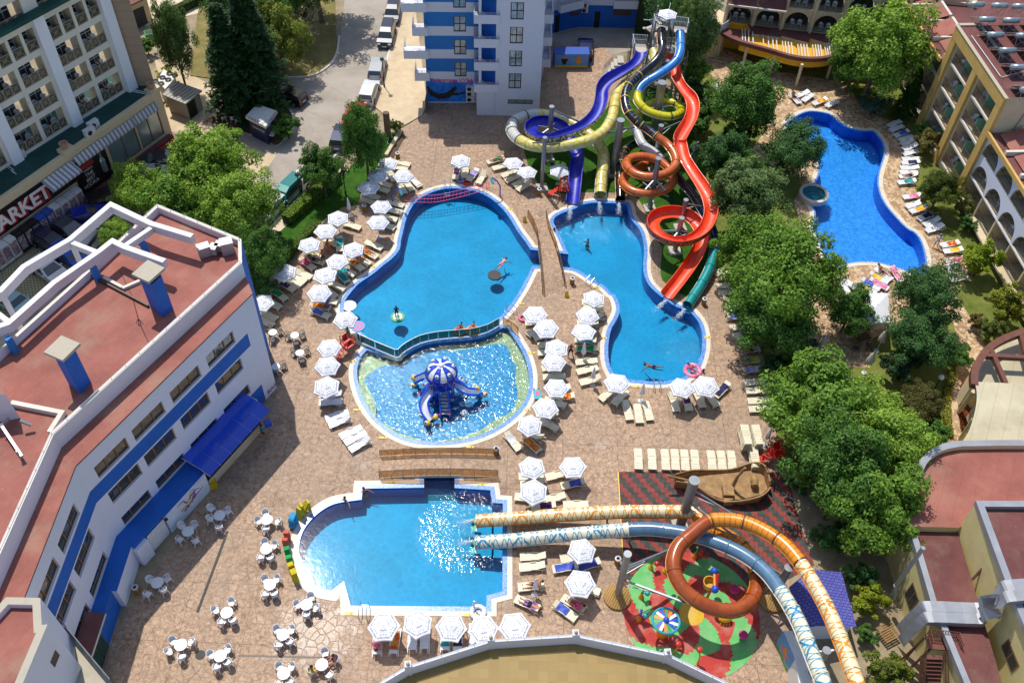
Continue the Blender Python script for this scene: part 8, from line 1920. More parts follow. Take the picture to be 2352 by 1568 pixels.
for i, (x, y, lab, cs) in enumerate(((430, 355, 'green and yellow spray toy with red ball, upper left of the splash pad', ('toy_yellow', 'toy_green', 'toy_red')), (825, 260, 'spray toy with green tip and red ball behind the brown loop', ('toy_orange', 'toy_green', 'toy_red')), (345, 620, 'teal spray toy on an orange foot at the left of the splash pad', ('toy_orange', 'toy_teal', 'toy_teal')), (325, 820, 'blue spray toy on an orange foot above the water wheel', ('toy_orange', 'toy_blue', 'toy_teal')), (560, 390, 'yellow spray toy beside the brown loop', ('toy_yellow', 'toy_yellow', 'toy_orange')))):
 r, p = toy('spray_toy', lab, Z9(x, y)); k = MB(); k.lathe([(.22, 0), (.18, .2), (.1, .35), (.09, .7)], cs[0], 12, p); part('foot', k, r); k = MB(); k.tube([p+Vector((0, 0, .65)), p+Vector((.05, 0, .95)), p+Vector((.02, .05, 1.25))], [.08, .07, .05], cs[1], 8); k.ball(p+Vector((.02, .05, 1.32)), .11, cs[1], 8, 6); part('neck', k, r); k = MB(); k.ball(p+Vector((.35, -.05, .75)), .2, cs[2], 10, 7); k.cyl(p+Vector((0, 0, .7)), p+Vector((.35, -.05, .75)), .05, cs[1], 6); part('ball', k, r)
r, p = toy('tipping_bucket', 'spray post with cream bucket and two blue balls inside the brown loop', Z9(930, 650)); k = MB(); k.tube([p, p+Vector((0, 0, 1.4)), p+Vector((.35, .2, 2.2)), p+Vector((.4, .7, 2.6))], .12, 'toy_red', 8); part('post', k, r); k = MB(); b_ = P(Z9(958, 500), 1.8); k.lathe([(.02, -.3), (.36, -.3), (.46, .35), (.4, .35), (.3, -.2), (.02, -.2)], 'paint_gold', 16, b_); part('bucket', k, r)
for x, y in ((1005, 385), (1010, 550)): k = MB(); k.ball(P(Z9(x, y), 2.3), .27, 'toy_blue', 12, 8); part('ball', k, r, True)
k = MB(); k.cyl(P(Z9(1005, 385), 2.3), P(Z9(1010, 550), 2.3), .1, 'toy_orange', 8); part('arm', k, r)
for x, y, lab in ((1175, 580, 'magenta button stool on the splash pad inside the brown loop'), (1252, 985, 'magenta button stool at the lower right of the splash pad')): r, p = toy('button_stool', lab, Z9(x, y)); k = MB(); k.lathe([(.12, 0), (.14, .35), (.3, .4), (.32, .55), (.28, .6), (0, .6)], 'toy_pink', 18, p); part('seat', k, r)
for (x0, y0, x1, y1, lab) in ((640, 1120, 680, 1010, 'red drop shaped spray nozzle at the terrace parapet'), (850, 1225, 870, 1060, 'red drop shaped spray nozzle on a curved orange pipe')):
 r, p = toy('spray_nozzle', lab, Z9(x0, y0)); t_ = P(Z9(x1, y1+40), 1.4); k = MB(); k.tube([p, p.lerp(t_, .4)+Vector((.08, 0, .3)), t_], .06, 'toy_orange', 8); part('pipe', k, r); k = MB(); k.M = Matrix.Translation(t_); k.lathe([(.05, -.3), (.14, -.1), (.2, .15), (.16, .32), (0, .38)], 'toy_red', 14); part('nozzle', k, r)
r, p = toy('yellow_animal_slide', 'yellow and cream play animal under the near side of the brown loop', Z9(1095, 830)); k = MB(); k.ball(p+Vector((0, 0, .35)), .5, 'toy_yellow', 12, 8, (1., .6, .7));
for s in (-.3, -.1, .1, .3): k.cyl(p+Vector((s, -.25, .2)), p+Vector((s, -.38, 0)), .07, 'toy_orange', 6)
part('body', k, r)
ps = Q(9, 330, 260); r = thing('play_ship', 'brown wooden play ship with curved hull, mast stumps and cannon', 'play ship', tuple(ps)); k = MB()
st_ = [Q(9, *q) for q in ((-60, 200), (60, 160), (190, 150), (330, 140), (470, 110), (545, 150), (575, 260))]; sb = [Q(9, *q) for q in ((-60, 230), (80, 250), (170, 300), (270, 340), (400, 350), (520, 330), (575, 280))]
hh = [1.0, .75, .55, .5, .8, 1.1, 1.2]
for L, sg in ((st_, 1), (sb, -1)):
 U = [p+Vector((0, sg*.12, h)) for p, h in zip(L, hh)]; k.strip(L if sg < 0 else L[::-1], U if sg < 0 else U[::-1], 'ship_wood'); k.strip([p-Vector((0, sg*.12, 0)) for p in (L[::-1] if sg < 0 else L)], [p-Vector((0, sg*.12, 0)) for p in (U[::-1] if sg < 0 else U)], 'ship_wood'); k.tube(smooth_path(U, 4), .08, 'ship_wood', 6)
part('hull', k, r); k = MB(); k.strip([p+Vector((0, 0, .3)) for p in sb], [p+Vector((0, 0, .3)) for p in st_], 'ship_wood'); part('ship_deck', k, r)
k = MB(); m0 = Q(9, 335, 240, .3); k.tube([m0, m0+Vector((.15, .1, 1.6)), m0+Vector((.5, .2, 2.6))], [.16, .12, .1], 'ship_wood', 8); part('mast', k, r); k = MB(); k.box(Q(9, 310, 260, .55), (.8, .9, .5), 'ship_wood'); k.box(Q(9, 310, 330, .3), (.7, .4, .5), 'ship_wood'); part('cabin_steps', k, r)
k = MB(); c = Q(9, 490, 190, .8); k.M = Matrix.Translation(c); k.M = k.M @ Matrix.Rotation(1.57, 4, 'X'); k.lathe([(0, -.4), (.25, -.4), (.32, 0), (.25, .4), (0, .4)], 'ship_wood', 12); part('barrel', k, r)
k = MB(); k.cyl(Q(9, 50, 185, 1.2), Q(8, 2225, 150, 1.6), .08, 'ship_wood', 8); part('bowsprit', k, r)
r = thing('pool_shed', 'white shed with purple shingle roof beneath the cream tubes', 'shed', tuple(Q(9, 960, 1000))); a, b, c, d = [Q(9, *q, 2.3) for q in ((860, 785), (1085, 810), (1190, 1185), (850, 1190))]; e, f = Q(9, 870, 790, 3.0), Q(9, 930, 1175, 3.0)
g_ = Q(9, 725, 915, 2.1); k = MB(); k.quad(f, c, b, e, 'roof_purple'); k.quad(g_, d, f, e, 'roof_purple'); part('roof', k, r); k = MB(); L = inset([(p.x, p.y) for p in (g_, d, c, b)], .2); k.prism(L, 0, 2.1, 'wall_white', top=False); part('wall', k, r)
r = thing('painted_booth', 'white booth with a cartoon sea mural on its left face', 'booth', tuple(Q(9, 780, 1400))); a, b, c, d = [Q(9, *q, 2.2) for q in ((690, 1210), (750, 1210), (830, 1390), (765, 1390))]; k = MB(); k.prism([(p.x, p.y) for p in (a, b, c, Q(9, 900, 1600, 2.2), Q(9, 800, 1600, 2.2), d)], 0, 2.2, 'ac_white', 'ac_white'); part('wall', k, r)
fb = Fr((a.x, a.y), (d.x-a.x, d.y-a.y)); k = MB(); fb.box(k, 0, 3.2, .0, .04, .05, 2.15, 'mural_sky'); o = part('mural', k, r); k = MB(); k.add([fb(1.0+(.75 if i % 2 == 0 else .3)*math.sin(i*math.pi/5), .05, 1.1+(.75 if i % 2 == 0 else .3)*math.cos(i*math.pi/5)) for i in range(10)], [tuple(range(10))], 'paint_orange'); fb.box(k, 0, 3.2, .04, .05, .05, .4, 'paint_green'); part('mural_picture', k, o)
a, b = Q(2, 1450, 465), Q(2, 1625, 465); fs_ = Fr((a.x, a.y), (b.x-a.x, b.y-a.y)); r = thing('painted_stand', 'blue painted stand with two cartoon figures beside the tower', 'stand', tuple(a)); k = MB(); fs_.box(k, 0, 4.0, -1.5, 0, 0, 1.75, 'sign_blue'); part('box', k, r); k = MB(); fs_.box(k, .1, 3.9, .0, .03, .3, 1.7, 'mural_sky'); fs_.box(k, .1, 3.9, .0, .035, .05, .3, 'sign_yellow'); o = part('picture', k, r)
for u, m1, m2 in ((1.2, 'black', 'paint_orange'), (2.8, 'toy_orange', 'paint_orange')): k = MB(); k.add([fs_(u-.4, .045, 1.1), fs_(u-.15, .045, .45), fs_(u+.15, .045, .45), fs_(u+.4, .045, 1.15), fs_(u, .045, 1.25)], [(0, 1, 2, 3, 4)], m1); k.add([fs_(u+.22*math.cos(t), .046, 1.38+.2*math.sin(t)) for t in [j*.785 for j in range(8)]], [tuple(range(8))], m2); part('painted_figure', k, o)
w = thing('step_ramp', 'short barred stairway railing left of the launch tower', 'railing', tuple(Q(2, 1800, 500))); k = MB(); railing(k, [Q(2, 1790, 500), Q(2, 1850, 440), Q(2, 1950, 430), Q(2, 1960, 340)], 1.0, 'rail_steel', .02, .14, 2); part('bars', k, w); k = MB()
for i in range(5): k.box(Q(2, 1815+22*i, 505-8*i)+Vector((0, .3, .12*i+.06)), (.7, 1.4, .12+.24*i), 'concrete')
part('steps', k, w)
k = MB(); p = Q(2, 320, 940); k.prism([(p.x+.34*math.cos(a*.9), p.y+.3*math.sin(a*.9)) for a in range(7)], 0, 3.1, 'bark'); single('carved_post', k, 'tall brown carved wooden post at the deck corner', 'post')
k = MB(); k.tube([Q(2, 325, 880, .6), Q(2, 320, 960, .05), Q(2, 310, 985, .05), Q(2, 340, 985, .05)], .03, 'plastic_white', 6); single('garden_hose', k, 'white hose trailing from the carved post', 'hose')
k = MB(); k.ribbon([Q(2, 305, 1055, .35), Q(2, 410, 880, .35)], .35, .33, 'wall_beige'); single('low_wall', k, 'low cream wall along the planting bed at the deck corner', 'wall')
k = MB(); k.beam(Q(7, 1555, 530, .03), Q(7, 1350, 1080, .03), .16, .04, 'black'); single('drain_slot', k, 'long dark drain slot across the shaded terrace', 'drain')
k = MB(); k.lathe([(0, .01), (.33, .01), (.33, .02), (0, .03)], 'black', 20, Q(7, 1370, 1375)); single('drain_cover', k, 'round dark drain cover between two tables', 'drain')
k = MB(); k.box((0, 0, .3), (.5, .5, .6), 'toy_yellow'); single('yellow_crate', k, 'yellow box at the end of the bar canopy', 'box', Q(7, 1465, 225), rz=.4)
k = MB()
for i in range(8): k.box((0, -.55+i*.155, .55), (1.2, .1, .03), 'wood', 0, 0, 0)
for x in (-.5, 0, .5): k.box((x, 0, .49), (.08, 1.2, .08), 'wood')
single('wooden_pallet', k, 'wooden pallet leaning at the annexe wall', 'pallet', Q(9, 1385, 1240), rz=.5)
r = thing('square_canopy', 'white square garden canopy on a pole beyond the big tree', 'canopy', tuple(Q(6, 1320, 700))); L = [Q(6, *q, 2.5) for q in ((1200, 450), (1405, 455), (1445, 600), (1420, 655), (1210, 655))]; L = [L[0], L[1], L[3], L[4]]; ap = Q(6, 1335, 530, 3.2); k = MB()
for i in range(4): k.add([L[i], L[(i+1) % 4], ap], [(0, 1, 2)], 'canopy_white'); k.quad(L[i]-Vector((0, 0, .25)), L[(i+1) % 4]-Vector((0, 0, .25)), L[(i+1) % 4], L[i], 'canopy_white')
part('cloth', k, r); k = MB(); k.cyl((ap.x, ap.y, 0), ap, .05, 'rail_steel', 8); part('pole', k, r)
jc = Q(3, 890, 1345); k = MB(); k.lathe([(1.45, .0), (1.45, .5), (1.15, .52), (1.13, .42)], 'coping', 30, jc); k.lathe([(1.13, .42), (1.1, .25), (.75, .22), (.7, .05), (0, .05)], 'jac_floor', 30, jc); r = part('whirlpool', k, None); tag(r, 'round whirlpool with pale rim at the left of the resort pool', 'whirlpool'); k = MB(); k.lathe([(1.13, .42), (0, .42)], 'water_jac', 30, jc); part('whirlpool_water', k, r)
r = thing('garden_table', 'dark rectangular garden table between the folded striped parasols', 'table', tuple(Q(6, 1215, 790))); p = Q(6, 1215, 790); k = MB(); k.box(p+Vector((0, 0, .73)), (1.3, .8, .04), 'frame_dark', .4); part('tabletop', k, r)
for sx in (-.5, .5):
 for sy in (-.3, .3): k = MB(); k.cyl(p+Vector((sx, sy, 0)), p+Vector((sx, sy, .72)), .035, 'frame_dark', 6); part('leg', k, r)
for i, (x, y) in enumerate(((1145, 735), (1250, 720), (1180, 850), (1265, 830))): place(MC, Q(6, x, y), i*1.6, 'dark metal chair at the dark garden table, %s of four' % ORD[i], 'chairs at the garden table')
k = MB(); p = Q(6, 840, 900); k.box(p+Vector((0, 0, 1.0)), (.7, .7, 2.0), 'roof_maroon'); k.box(p+Vector((0, 0, 2.05)), (.9, .9, .1), 'black'); single('brick_pillar', k, 'red brick pillar with dark cap by the garden tables', 'pillar')
kp = [Q(1, 1720, 990), Q(1, 1850, 985), Q(1, 1905, 900), Q(1, 1760, 880)]; kp = [Q(1, 1725, 930), Q(1, 1840, 990), Q(1, 1905, 900), Q(1, 1790, 860)]; r = thing('exchange_kiosk', 'dark blue exchange kiosk with white roof lettering on the planted island', 'kiosk', tuple(kp[0])); k = MB(); pl_ = [(p.x, p.y) for p in kp]; k.prism(pl_, 0, 2.2, 'kiosk_blue'); part('wall', k, r); k = MB(); k.prism(inset(pl_, -.2), 2.2, 2.5, 'ac_white'); part('roof', k, r)
fk1 = Fr(pl_[0], (pl_[1][0]-pl_[0][0], pl_[1][1]-pl_[0][1])); fk2 = Fr(pl_[1], (pl_[2][0]-pl_[1][0], pl_[2][1]-pl_[1][1])); part('lettering', text_mesh('CHANGE', .42, 'black', fk1, -.1, 2.45, .25, 1.1), r); part('lettering', text_mesh('CHANGE', .42, 'black', fk2, .1, 2.45, .25, 1.), r); part('lettering', text_mesh('CHANGE', .3, 'sign_white', fk1, .4, 1.3, .02, 1.), r)
k = MB(); fk2.box(k, .3, 1.6, 0, .5, .9, 1.0, 'ac_white'); fk2.box(k, .3, 1.6, .0, .03, 1.0, 1.9, 'glass_dark'); part('counter', k, r)
r = thing('chiller_unit', 'large beige chiller box with fans beside the brown hotel wall', 'chiller', tuple(Q(1, 1130, 700))); L = [Q(1, *q) for q in ((1110, 660), (1160, 720), (1230, 640), (1150, 580))]; k = MB(); k.prism([(p.x, p.y) for p in L], 0, 2.0, 'ac_white'); part('body', k, r); c = sum(L, Vector())/4
for i in range(3):
 for j in (-.5, .5): k = MB(); k.lathe([(.08, 2.02), (.3, 2.02), (.34, 2.1)], 'black', 14, (c.x+(i-1)*.55+j*.7, c.y+(i-1)*.75-j*.35, 0)); part('fan', k, r)
r = thing('metal_shed', 'corrugated metal shed with open dark doorway beside the chiller', 'shed', tuple(Q(1, 1200, 800))); L = [Q(1, *q) for q in ((1165, 765), (1300, 820), (1390, 745), (1240, 690))]; k = MB(); k.prism([(p.x, p.y) for p in L], 0, 2.1, 'shed_wall', top=False); part('wall', k, r); k = MB(); k.prism(inset([(p.x, p.y) for p in L], -.25), 2.1, 2.25, 'duct', 'shed_roof'); part('roof', k, r); fd = Fr((L[1].x, L[1].y), (L[2].x-L[1].x, L[2].y-L[1].y)); k = MB(); fd.box(k, .1, 1.3, 0, .03, .02, 1.95, 'black'); part('doorway', k, r)
k = MB(); k.box((0, 0, .5), (1.6, 1.0, 1.), 'toy_green'); k.box((0, 0, .96), (1.4, .8, .1), 'black'); single('waste_skip', k, 'dark green waste skip behind the slender tree', 'skip', Q(1, 1050, 270), rz=.5)
FRZ = ['ac_white', 'ac_white', 'ac_white', 'ac_white', 'sign_blue', 'sign_blue', 'black', 'black', 'black', 'ac_white', 'ac_white', 'ac_white', 'sign_blue', 'black']
for i, m in enumerate(FRZ):
 u = -12.6-i*.86; r = thing('drinks_fridge', '%s drinks fridge, %s from the right in the market row' % ({'ac_white': 'white', 'sign_blue': 'blue', 'black': 'black'}[m], ORD[i]), 'fridge', tuple(FK(u, .8, .18)), 0, 'drinks fridges in front of the market'); k = MB(); FK.box(k, u-.8, u, .35, 1.15, .2, 2.2, m); part('cabinet', k, r); k = MB(); FK.box(k, u-.74, u-.06, 1.15, 1.17, .5, 1.95, 'glass_fridge'); FK.box(k, u-.78, u-.02, 1.15, 1.18, .22, .45, 'sign_red' if i < 4 else m); part('door', k, r)
r = thing('service_building', 'small cream building with a dark metal door at the top left', 'building', tuple(Q(1, 960, 190))); fb = Fr(tuple(Q(1, 940, 195))[:2], tuple(Q(1, 1010, 160)-Q(1, 940, 195))[:2]); k = MB(); fb.box(k, -.6, 2.2, -5, 0, 0, 2.9, 'wall_cream'); part('wall', k, r); k = MB(); fb.box(k, .0, 1.5, .0, .05, .02, 2.2, 'wall_dark'); part('door', k, r); k = MB(); fb.box(k, -.8, 2.4, -5.2, .15, 2.9, 3.05, 'roof_maroon'); part('roof', k, r)
def m_paint(c): return lambda n: (lambda t: t.done(t.bsdf(t.mix(t.noise(t.co(), .9, 2.), c, tuple(x*.85 for x in hx(c)[:3])+(1,)), .34, metal=.1, spec=.5, coat=.25)))(NT(n))
CARK = {'hatch': (4.0, 1.7, [(-2., .55), (-1.95, .95), (-1.7, 1.42), (-.2, 1.5), (.55, 1.38), (1.15, .98), (1.85, .85), (2., .6)]), 'sedan': (4.5, 1.75, [(-2.25, .6), (-2.2, .95), (-1.6, 1.02), (-1.0, 1.4), (.2, 1.45), (1.15, .98), (2.05, .84), (2.25, .6)]), 'van': (4.4, 1.75, [(-2.2, .55), (-2.15, 1.0), (-2.0, 1.68), (.2, 1.75), (.9, 1.55), (1.45, 1.05), (2.05, .9), (2.2, .6)])}
def car(uv, to, kind, col, label):
 p = P(uv, .6); q = P(to, .6); d = q-p; rz = math.atan2(d.y, d.x); p.z = 0; mn = 'paint_'+col.lstrip('#');
 if mn not in DEFS: DEFS[mn] = m_paint(col)
 L, W, pr = CARK[kind]; r = thing('parked_car', label, 'car', p, rz, 'parked cars'); hw = W/2; k = MB(); n = len(pr)
 low = [(-L/2, .25)]+pr+[(L/2, .25)]
 wd = lambda z: hw*(1. if z < .95 else 1-.26*(z-.95)/.6)
 A = [(x, wd(z)*(.93 if abs(x) > L/2-.1 else 1), z) for x, z in low]; Bm = [(x, -y, z) for x, y, z in A]; m = len(A)
 mid = [(x, wd(.9)*(.95 if abs(x) > L/2-.1 else 1), min(z, .92)) for x, z in low];
 k.add(A+Bm, [(i, i+1, m+i+1, m+i) for i in range(m-1)], mn); k.add(A, [tuple(range(m))], mn); k.add(Bm, [tuple(range(m))[::-1]], mn); b = lpart('body', k, r)
 g = MB(); i0 = 1 if kind != 'sedan' else 2
 def gl(i, e=.006, s=.12):
  (x0, z0), (x1, z1) = pr[i], pr[i+1]; a = Vector((x0, 0, z0)); c = Vector((x1, 0, z1)); nn = Vector((z0-z1, 0, x1-x0)).normalized()*e; aa, cc_ = a.lerp(c, .08), a.lerp(c, .9); g.quad(aa+nn+Vector((0, wd(z0)*(1-s), 0)), aa+nn-Vector((0, wd(z0)*(1-s), 0)), cc_+nn-Vector((0, wd(z1)*(1-s), 0)), cc_+nn+Vector((0, wd(z1)*(1-s), 0)), 'glass_dark')
 gl(i0); gl(4)
 xs = [q for q in pr if q[1] > 1.3]; xa, xb = xs[0][0], xs[-1][0]; zt = min(q[1] for q in xs)-.06
 for s in (-1, 1): g.quad((xa-.1, s*(wd(1.0)+.006), 1.0), (xb+.4, s*(wd(1.0)+.006), 1.0), (xb-.05, s*(wd(zt)+.006), zt), (xa+.12, s*(wd(zt)+.006), zt), 'glass_dark')
 lpart('windows', g, r)
 for x in (-L*.3, L*.31):
  for s in (-1, 1):
   t = MB(); t.cyl((x, s*(hw-.2), .32), (x, s*(hw+.02), .32), .32, 'tyre', 16); w = lpart('wheel', t, r); t = MB(); t.cyl((x, s*(hw+.02), .32), (x, s*(hw+.03), .32), .2, 'rim', 12); lpart('rim', t, w)
 for s in (-1, 1):
  t = MB(); t.box((L/2-.06, s*hw*.7, .7), (.1, .35, .14), 'lamp_clear'); lpart('headlight', t, r); t = MB(); t.box((-L/2+.03, s*hw*.78, .85), (.08, .22, .2), 'lamp_red'); lpart('tail_light', t, r); t = MB(); t.box((xb+.45, s*(hw+.08), 1.02), (.12, .16, .1), mn); lpart('mirror', t, r)
 t = MB(); t.box((L/2-.0, 0, .42), (.04, .5, .11), 'plastic_white'); t2 = lpart('number_plate', t, r); t = MB(); t.box((-L/2-.0, 0, .6), (.04, .5, .11), 'plastic_white'); lpart('number_plate', t, r)
ZC_ = ZC
for a in ((T(2, 352, 85), T(2, 340, 150), 'van', '#23263c', 'dark blue people carrier, topmost car parked on the road'), (T(2, 310, 240), T(2, 295, 300), 'van', '#2c3044', 'dark blue van, second car down the road'), (T(2, 245, 470), T(2, 262, 400), 'hatch', '#aeb2b4', 'silver hatchback with dark sunroof beside the street lamp'), (T(2, 190, 630), T(2, 215, 560), 'hatch', '#dfe1e4', 'white estate car parked below the silver hatchback'), (T(2, 85, 790), T(2, 120, 720), 'sedan', '#b01c2c', 'red car parked below the white estate'), (T(2, -5, 935), T(2, 20, 860), 'hatch', '#3a4460', 'dark grey blue car half hidden by the tall oval tree'), (T(1, 2110, 1195), T(1, 2180, 1130), 'hatch', '#d4d6d6', 'white car behind the slim tree by the kerb'), (T(1, 1965, 1320), T(1, 1900, 1385), 'van', '#127a78', 'bright teal van parked at the kerb by the globe lamp'), (T(1, 1850, 1430), T(1, 1790, 1490), 'hatch', '#c8cacc', 'white car mostly hidden under the car park tree'), (T(1, 1975, 655), T(1, 1890, 625), 'hatch', '#141416', 'black hatchback parked beside the dark spruces'),
 (T(1, 1235, 1035), T(1, 1300, 1000), 'sedan', '#333c4c', 'dark grey blue car nearest the shop windows'), (T(1, 1130, 1095), T(1, 1220, 1080), 'sedan', '#262c34', 'dark car second from the shop windows'), (T(1, 1030, 1195), T(1, 1110, 1180), 'hatch', '#9a9ea2', 'silver car third from the shop windows'), (T(1, 730, 1355), T(1, 800, 1330), 'hatch', '#18191c', 'black car opposite the last market fridges'), (T(1, 590, 1480), T(1, 670, 1460), 'sedan', '#1c2aa0', 'blue violet sedan opposite the market fridges'), (ZC(640, 350), ZC(760, 420), 'sedan', '#4a5058', 'grey sedan with beige roof in the car park'), (ZC(470, 470), ZC(560, 520), 'van', '#1c2440', 'dark blue estate below the grey sedan'), (ZC(840, 430), ZC(890, 370), 'hatch', '#c4c6c8', 'pale car between the roof beams'), (ZC(650, 590), ZC(740, 640), 'hatch', '#1c56b8', 'bright blue car under the white roof beams'), (ZC(450, 720), ZC(540, 780), 'sedan', '#d8d9da', 'white sedan parked on the grass pavers'), (ZC(120, 1010), ZC(220, 1060), 'hatch', '#8fb4ba', 'pale teal car at the left edge of the grass pavers'), (T(2, 1668, 335), T(2, 1670, 270), 'hatch', '#141c48', 'dark blue car behind the painted stand')): car(*a)
for nm, c in (('tan', '#b07850'), ('fair', '#c8967a'), ('brown', '#8a5638'), ('red', '#b8705a')): DEFS['skin_'+nm] = plain(c, .5, .06, 6.)
SKN = {}
def body_mesh(key, J, E, skin):
 """one skinned surface over a joint graph"""
 if key in SKN: return SKN[key]
 names = list(J); me = bpy.data.meshes.new('person'); me.from_pydata([J[n][:3] for n in names], [(names.index(a), names.index(b)) for a, b in E], [])
 o = bpy.data.objects.new('tmp', me); COL.objects.link(o); m = o.modifiers.new('s', 'SKIN'); m.use_smooth_shade = True
 for i, n in enumerate(names): v = me.skin_vertices[0].data[i]; v.radius = (J[n][3], J[n][3]*(J[n][4] if len(J[n]) > 4 else 1)); v.use_root = (n == 'pel')
 o.modifiers.new('ss', 'SUBSURF').levels = 1
 dg = bpy.context.evaluated_depsgraph_get(); em = bpy.data.meshes.new_from_object(o.evaluated_get(dg)); bpy.data.objects.remove(o)
 SKN[key] = em; return em
def pose(kind):
 """joints of an adult facing +y; root on the ground at the feet, seat or back"""
 tor, th, kn, arm, fore, spread, pz = dict(stand=(0, 0, 0, .1, .25, .25, .9), walk=(.08, .35, .5, .35, .5, .2, .88), sit=(.1, 1.5, 1.5, .4, 1.2, .25, .12), lie=(-1.45, 1.5, .05, .15, .2, .35, .1), recline=(-.75, 1.45, .3, .2, .5, .3, .1), prone=(1.5, -1.5, 0, 2.6, .6, .5, .1), swim=(1.35, -1.4, .2, 2.4, .3, .9, 0.), float=(-.2, .3, .3, .9, .3, 1.1, -.35), dive=(0, .1, .1, .6, .5, 1.0, -.75))[kind]
 J = {}; E = []
 def rx(v, a): return Vector((v[0], v[1]*math.cos(a)+v[2]*math.sin(a), v[2]*math.cos(a)-v[1]*math.sin(a)))
 pel = Vector((0, 0, pz)); up = rx((0, 0, 1), tor); fw = rx((0, 1, 0), tor)
 def add(n, p, r, q=None, f=1.): J[n] = (p.x, p.y, p.z, r, f); q and E.append((q, n))
 add('pel', pel, .135, None, .8); add('bel', pel+up*.2, .125, 'pel', .75); add('che', pel+up*.42, .145, 'bel', .72); add('nek', pel+up*.56, .055, 'che'); add('hea', pel+up*.64, .085, 'nek'); add('cro', pel+up*.76, .095, 'hea', 1.1)
 add('nose', pel+up*.69+fw*.09, .03, 'hea')
 for s, nm in ((-1, 'l'), (1, 'r')):
  sh = pel+up*.48+Vector((s*.18, 0, 0)); add('sh'+nm, sh, .06, 'che'); ad = (-up*math.cos(arm)+fw*math.sin(arm)*(1 if s > 0 or kind != 'walk' else -1)+Vector((s*spread, 0, 0))).normalized(); el = sh+ad*.28; add('el'+nm, el, .043, 'sh'+nm)
  fd = (ad*math.cos(fore)+fw*math.sin(fore)+Vector((0, 0, .0))).normalized(); wr = el+fd*.25; add('wr'+nm, wr, .03, 'el'+nm); hn = wr+fd*.08; add('ha'+nm, hn, .036, 'wr'+nm, .55)
  ta = tor+th*(1 if (s > 0 or kind != 'walk') else -1)
  if kind in ('lie', 'recline', 'prone', 'swim'): ta = (1.5 if kind in ('lie', 'recline') else -1.5)+(.0 if s > 0 else .12)
  td = Vector((s*.08, math.sin(ta), -math.cos(ta))).normalized(); hp = pel+Vector((s*.1, 0, -.04 if kind in ('stand', 'walk') else 0)); add('hi'+nm, hp, .09, 'pel'); k_ = hp+td*.42; add('kn'+nm, k_, .06, 'hi'+nm)
  ca = ta-kn*(1 if s > 0 or kind != 'walk' else .3); cd = Vector((s*.03, math.sin(ca), -math.cos(ca))); an = k_+cd*.41; add('an'+nm, an, .038, 'kn'+nm); ft = Vector((0, math.cos(ca), math.sin(ca))); add('to'+nm, an+ft*.17*(1 if kind not in ('prone', 'swim') else -1)+cd*.03, .035, 'an'+nm)
 return J, E
PN = [0]
def person(p, rz, kind, label, skin='tan', wear='navy', top=None, hair='dark', sc=1., held=None):
 r = thing('person', label, 'person', p, rz); r.scale = (sc,)*3; J, E = pose(kind); me = body_mesh(kind, J, E, skin).copy(); me.materials.clear(); me.materials.append(MAT('skin_'+skin)); me.name = 'body'
 k = MB(); V3 = lambda n: Vector(J[n][:3])
 for nm in 'lr':
  h, w = V3('ha'+nm), V3('wr'+nm); d = (h-w).normalized(); s = d.cross(Vector((0, 0, 1))); s = s.normalized() if s.length > .1 else Vector((1, 0, 0)); c = d.cross(s)
  for i, l in enumerate((.06, .075, .08, .068)): b = h+d*.02+s*(.017*(i-1.5)); k.tube([b, b+d*l*.6, b+d*l*.9+c*.02], [.0095, .0085, .006], 'skin_'+skin, 5)
  b = w+d*.03+s*.03; k.tube([b, b+d*.03+s*.03, b+d*.065+s*.035], [.011, .009, .007], 'skin_'+skin, 5)
 up = (V3('cro')-V3('hea')).normalized(); fw = (V3('nose')-V3('hea')-up*.05).normalized(); hc = V3('hea')+up*.06; sd = fw.cross(up)
 for s in (-1, 1): k.ball(hc+fw*.095+sd*(s*.032)+up*.015, .012, 'black', 6, 4); k.ball(hc+sd*(s*.095), .025, 'skin_'+skin, 6, 4, (.6, 1, 1))
 k.tube([hc+fw*.1-up*.045-sd*.025, hc+fw*.105-up*.05, hc+fw*.1-up*.045+sd*.025], .007, 'skin_red', 5)
 bm = bmesh.new(); bm.from_mesh(me); nb = len(bm.faces); m2 = k.mesh('x');
 for m in k.mats:
  if MAT(m).name not in [q.name for q in me.materials]: me.materials.append(MAT(m))
 bm.from_mesh(m2); bm.faces.ensure_lookup_table(); idx = [q.name for q in me.materials]
 for i, f in enumerate(bm.faces):
  f.smooth = True
  if i >= nb: f.material_index = idx.index(m2.materials[m2.polygons[i-nb].material_index].name)
 bm.to_mesh(me); bm.free(); bpy.data.meshes.remove(m2); link(bpy.data.objects.new('body', me), r)
 k = MB(); k.ball(hc+up*.035-fw*.02, .105, 'hair_'+hair, 10, 7, (1, 1.05, 1.05)); lpart('hair', k, r, True)
 if wear:
  k = MB(); pl, be = V3('pel'), V3('bel')
  k.tube([pl.lerp(be, .45), pl, pl.lerp((V3('hil')+V3('hir'))/2, .8)], [.142, .152, .14], 'towel_'+wear, 12)
  for nm in 'lr': a, b = V3('hi'+nm), V3('kn'+nm); k.tube([a, a.lerp(b, .5)], [.108, .088], 'towel_'+wear, 10)
  lpart('shorts', k, r, True)
 if top: k = MB(); k.tube([V3('pel').lerp(V3('bel'), .3), V3('bel'), V3('che'), V3('che').lerp(V3('nek'), .6)], [.15, .145, .165, .09], 'towel_'+top, 12); [k.tube([V3('che').lerp(V3('sh'+n), .6), V3('sh'+n), V3('sh'+n).lerp(V3('el'+n), .6)], [.07, .075, .06], 'towel_'+top, 8) for n in 'lr']; lpart('shirt', k, r, True)
 return r
W_ = -.1
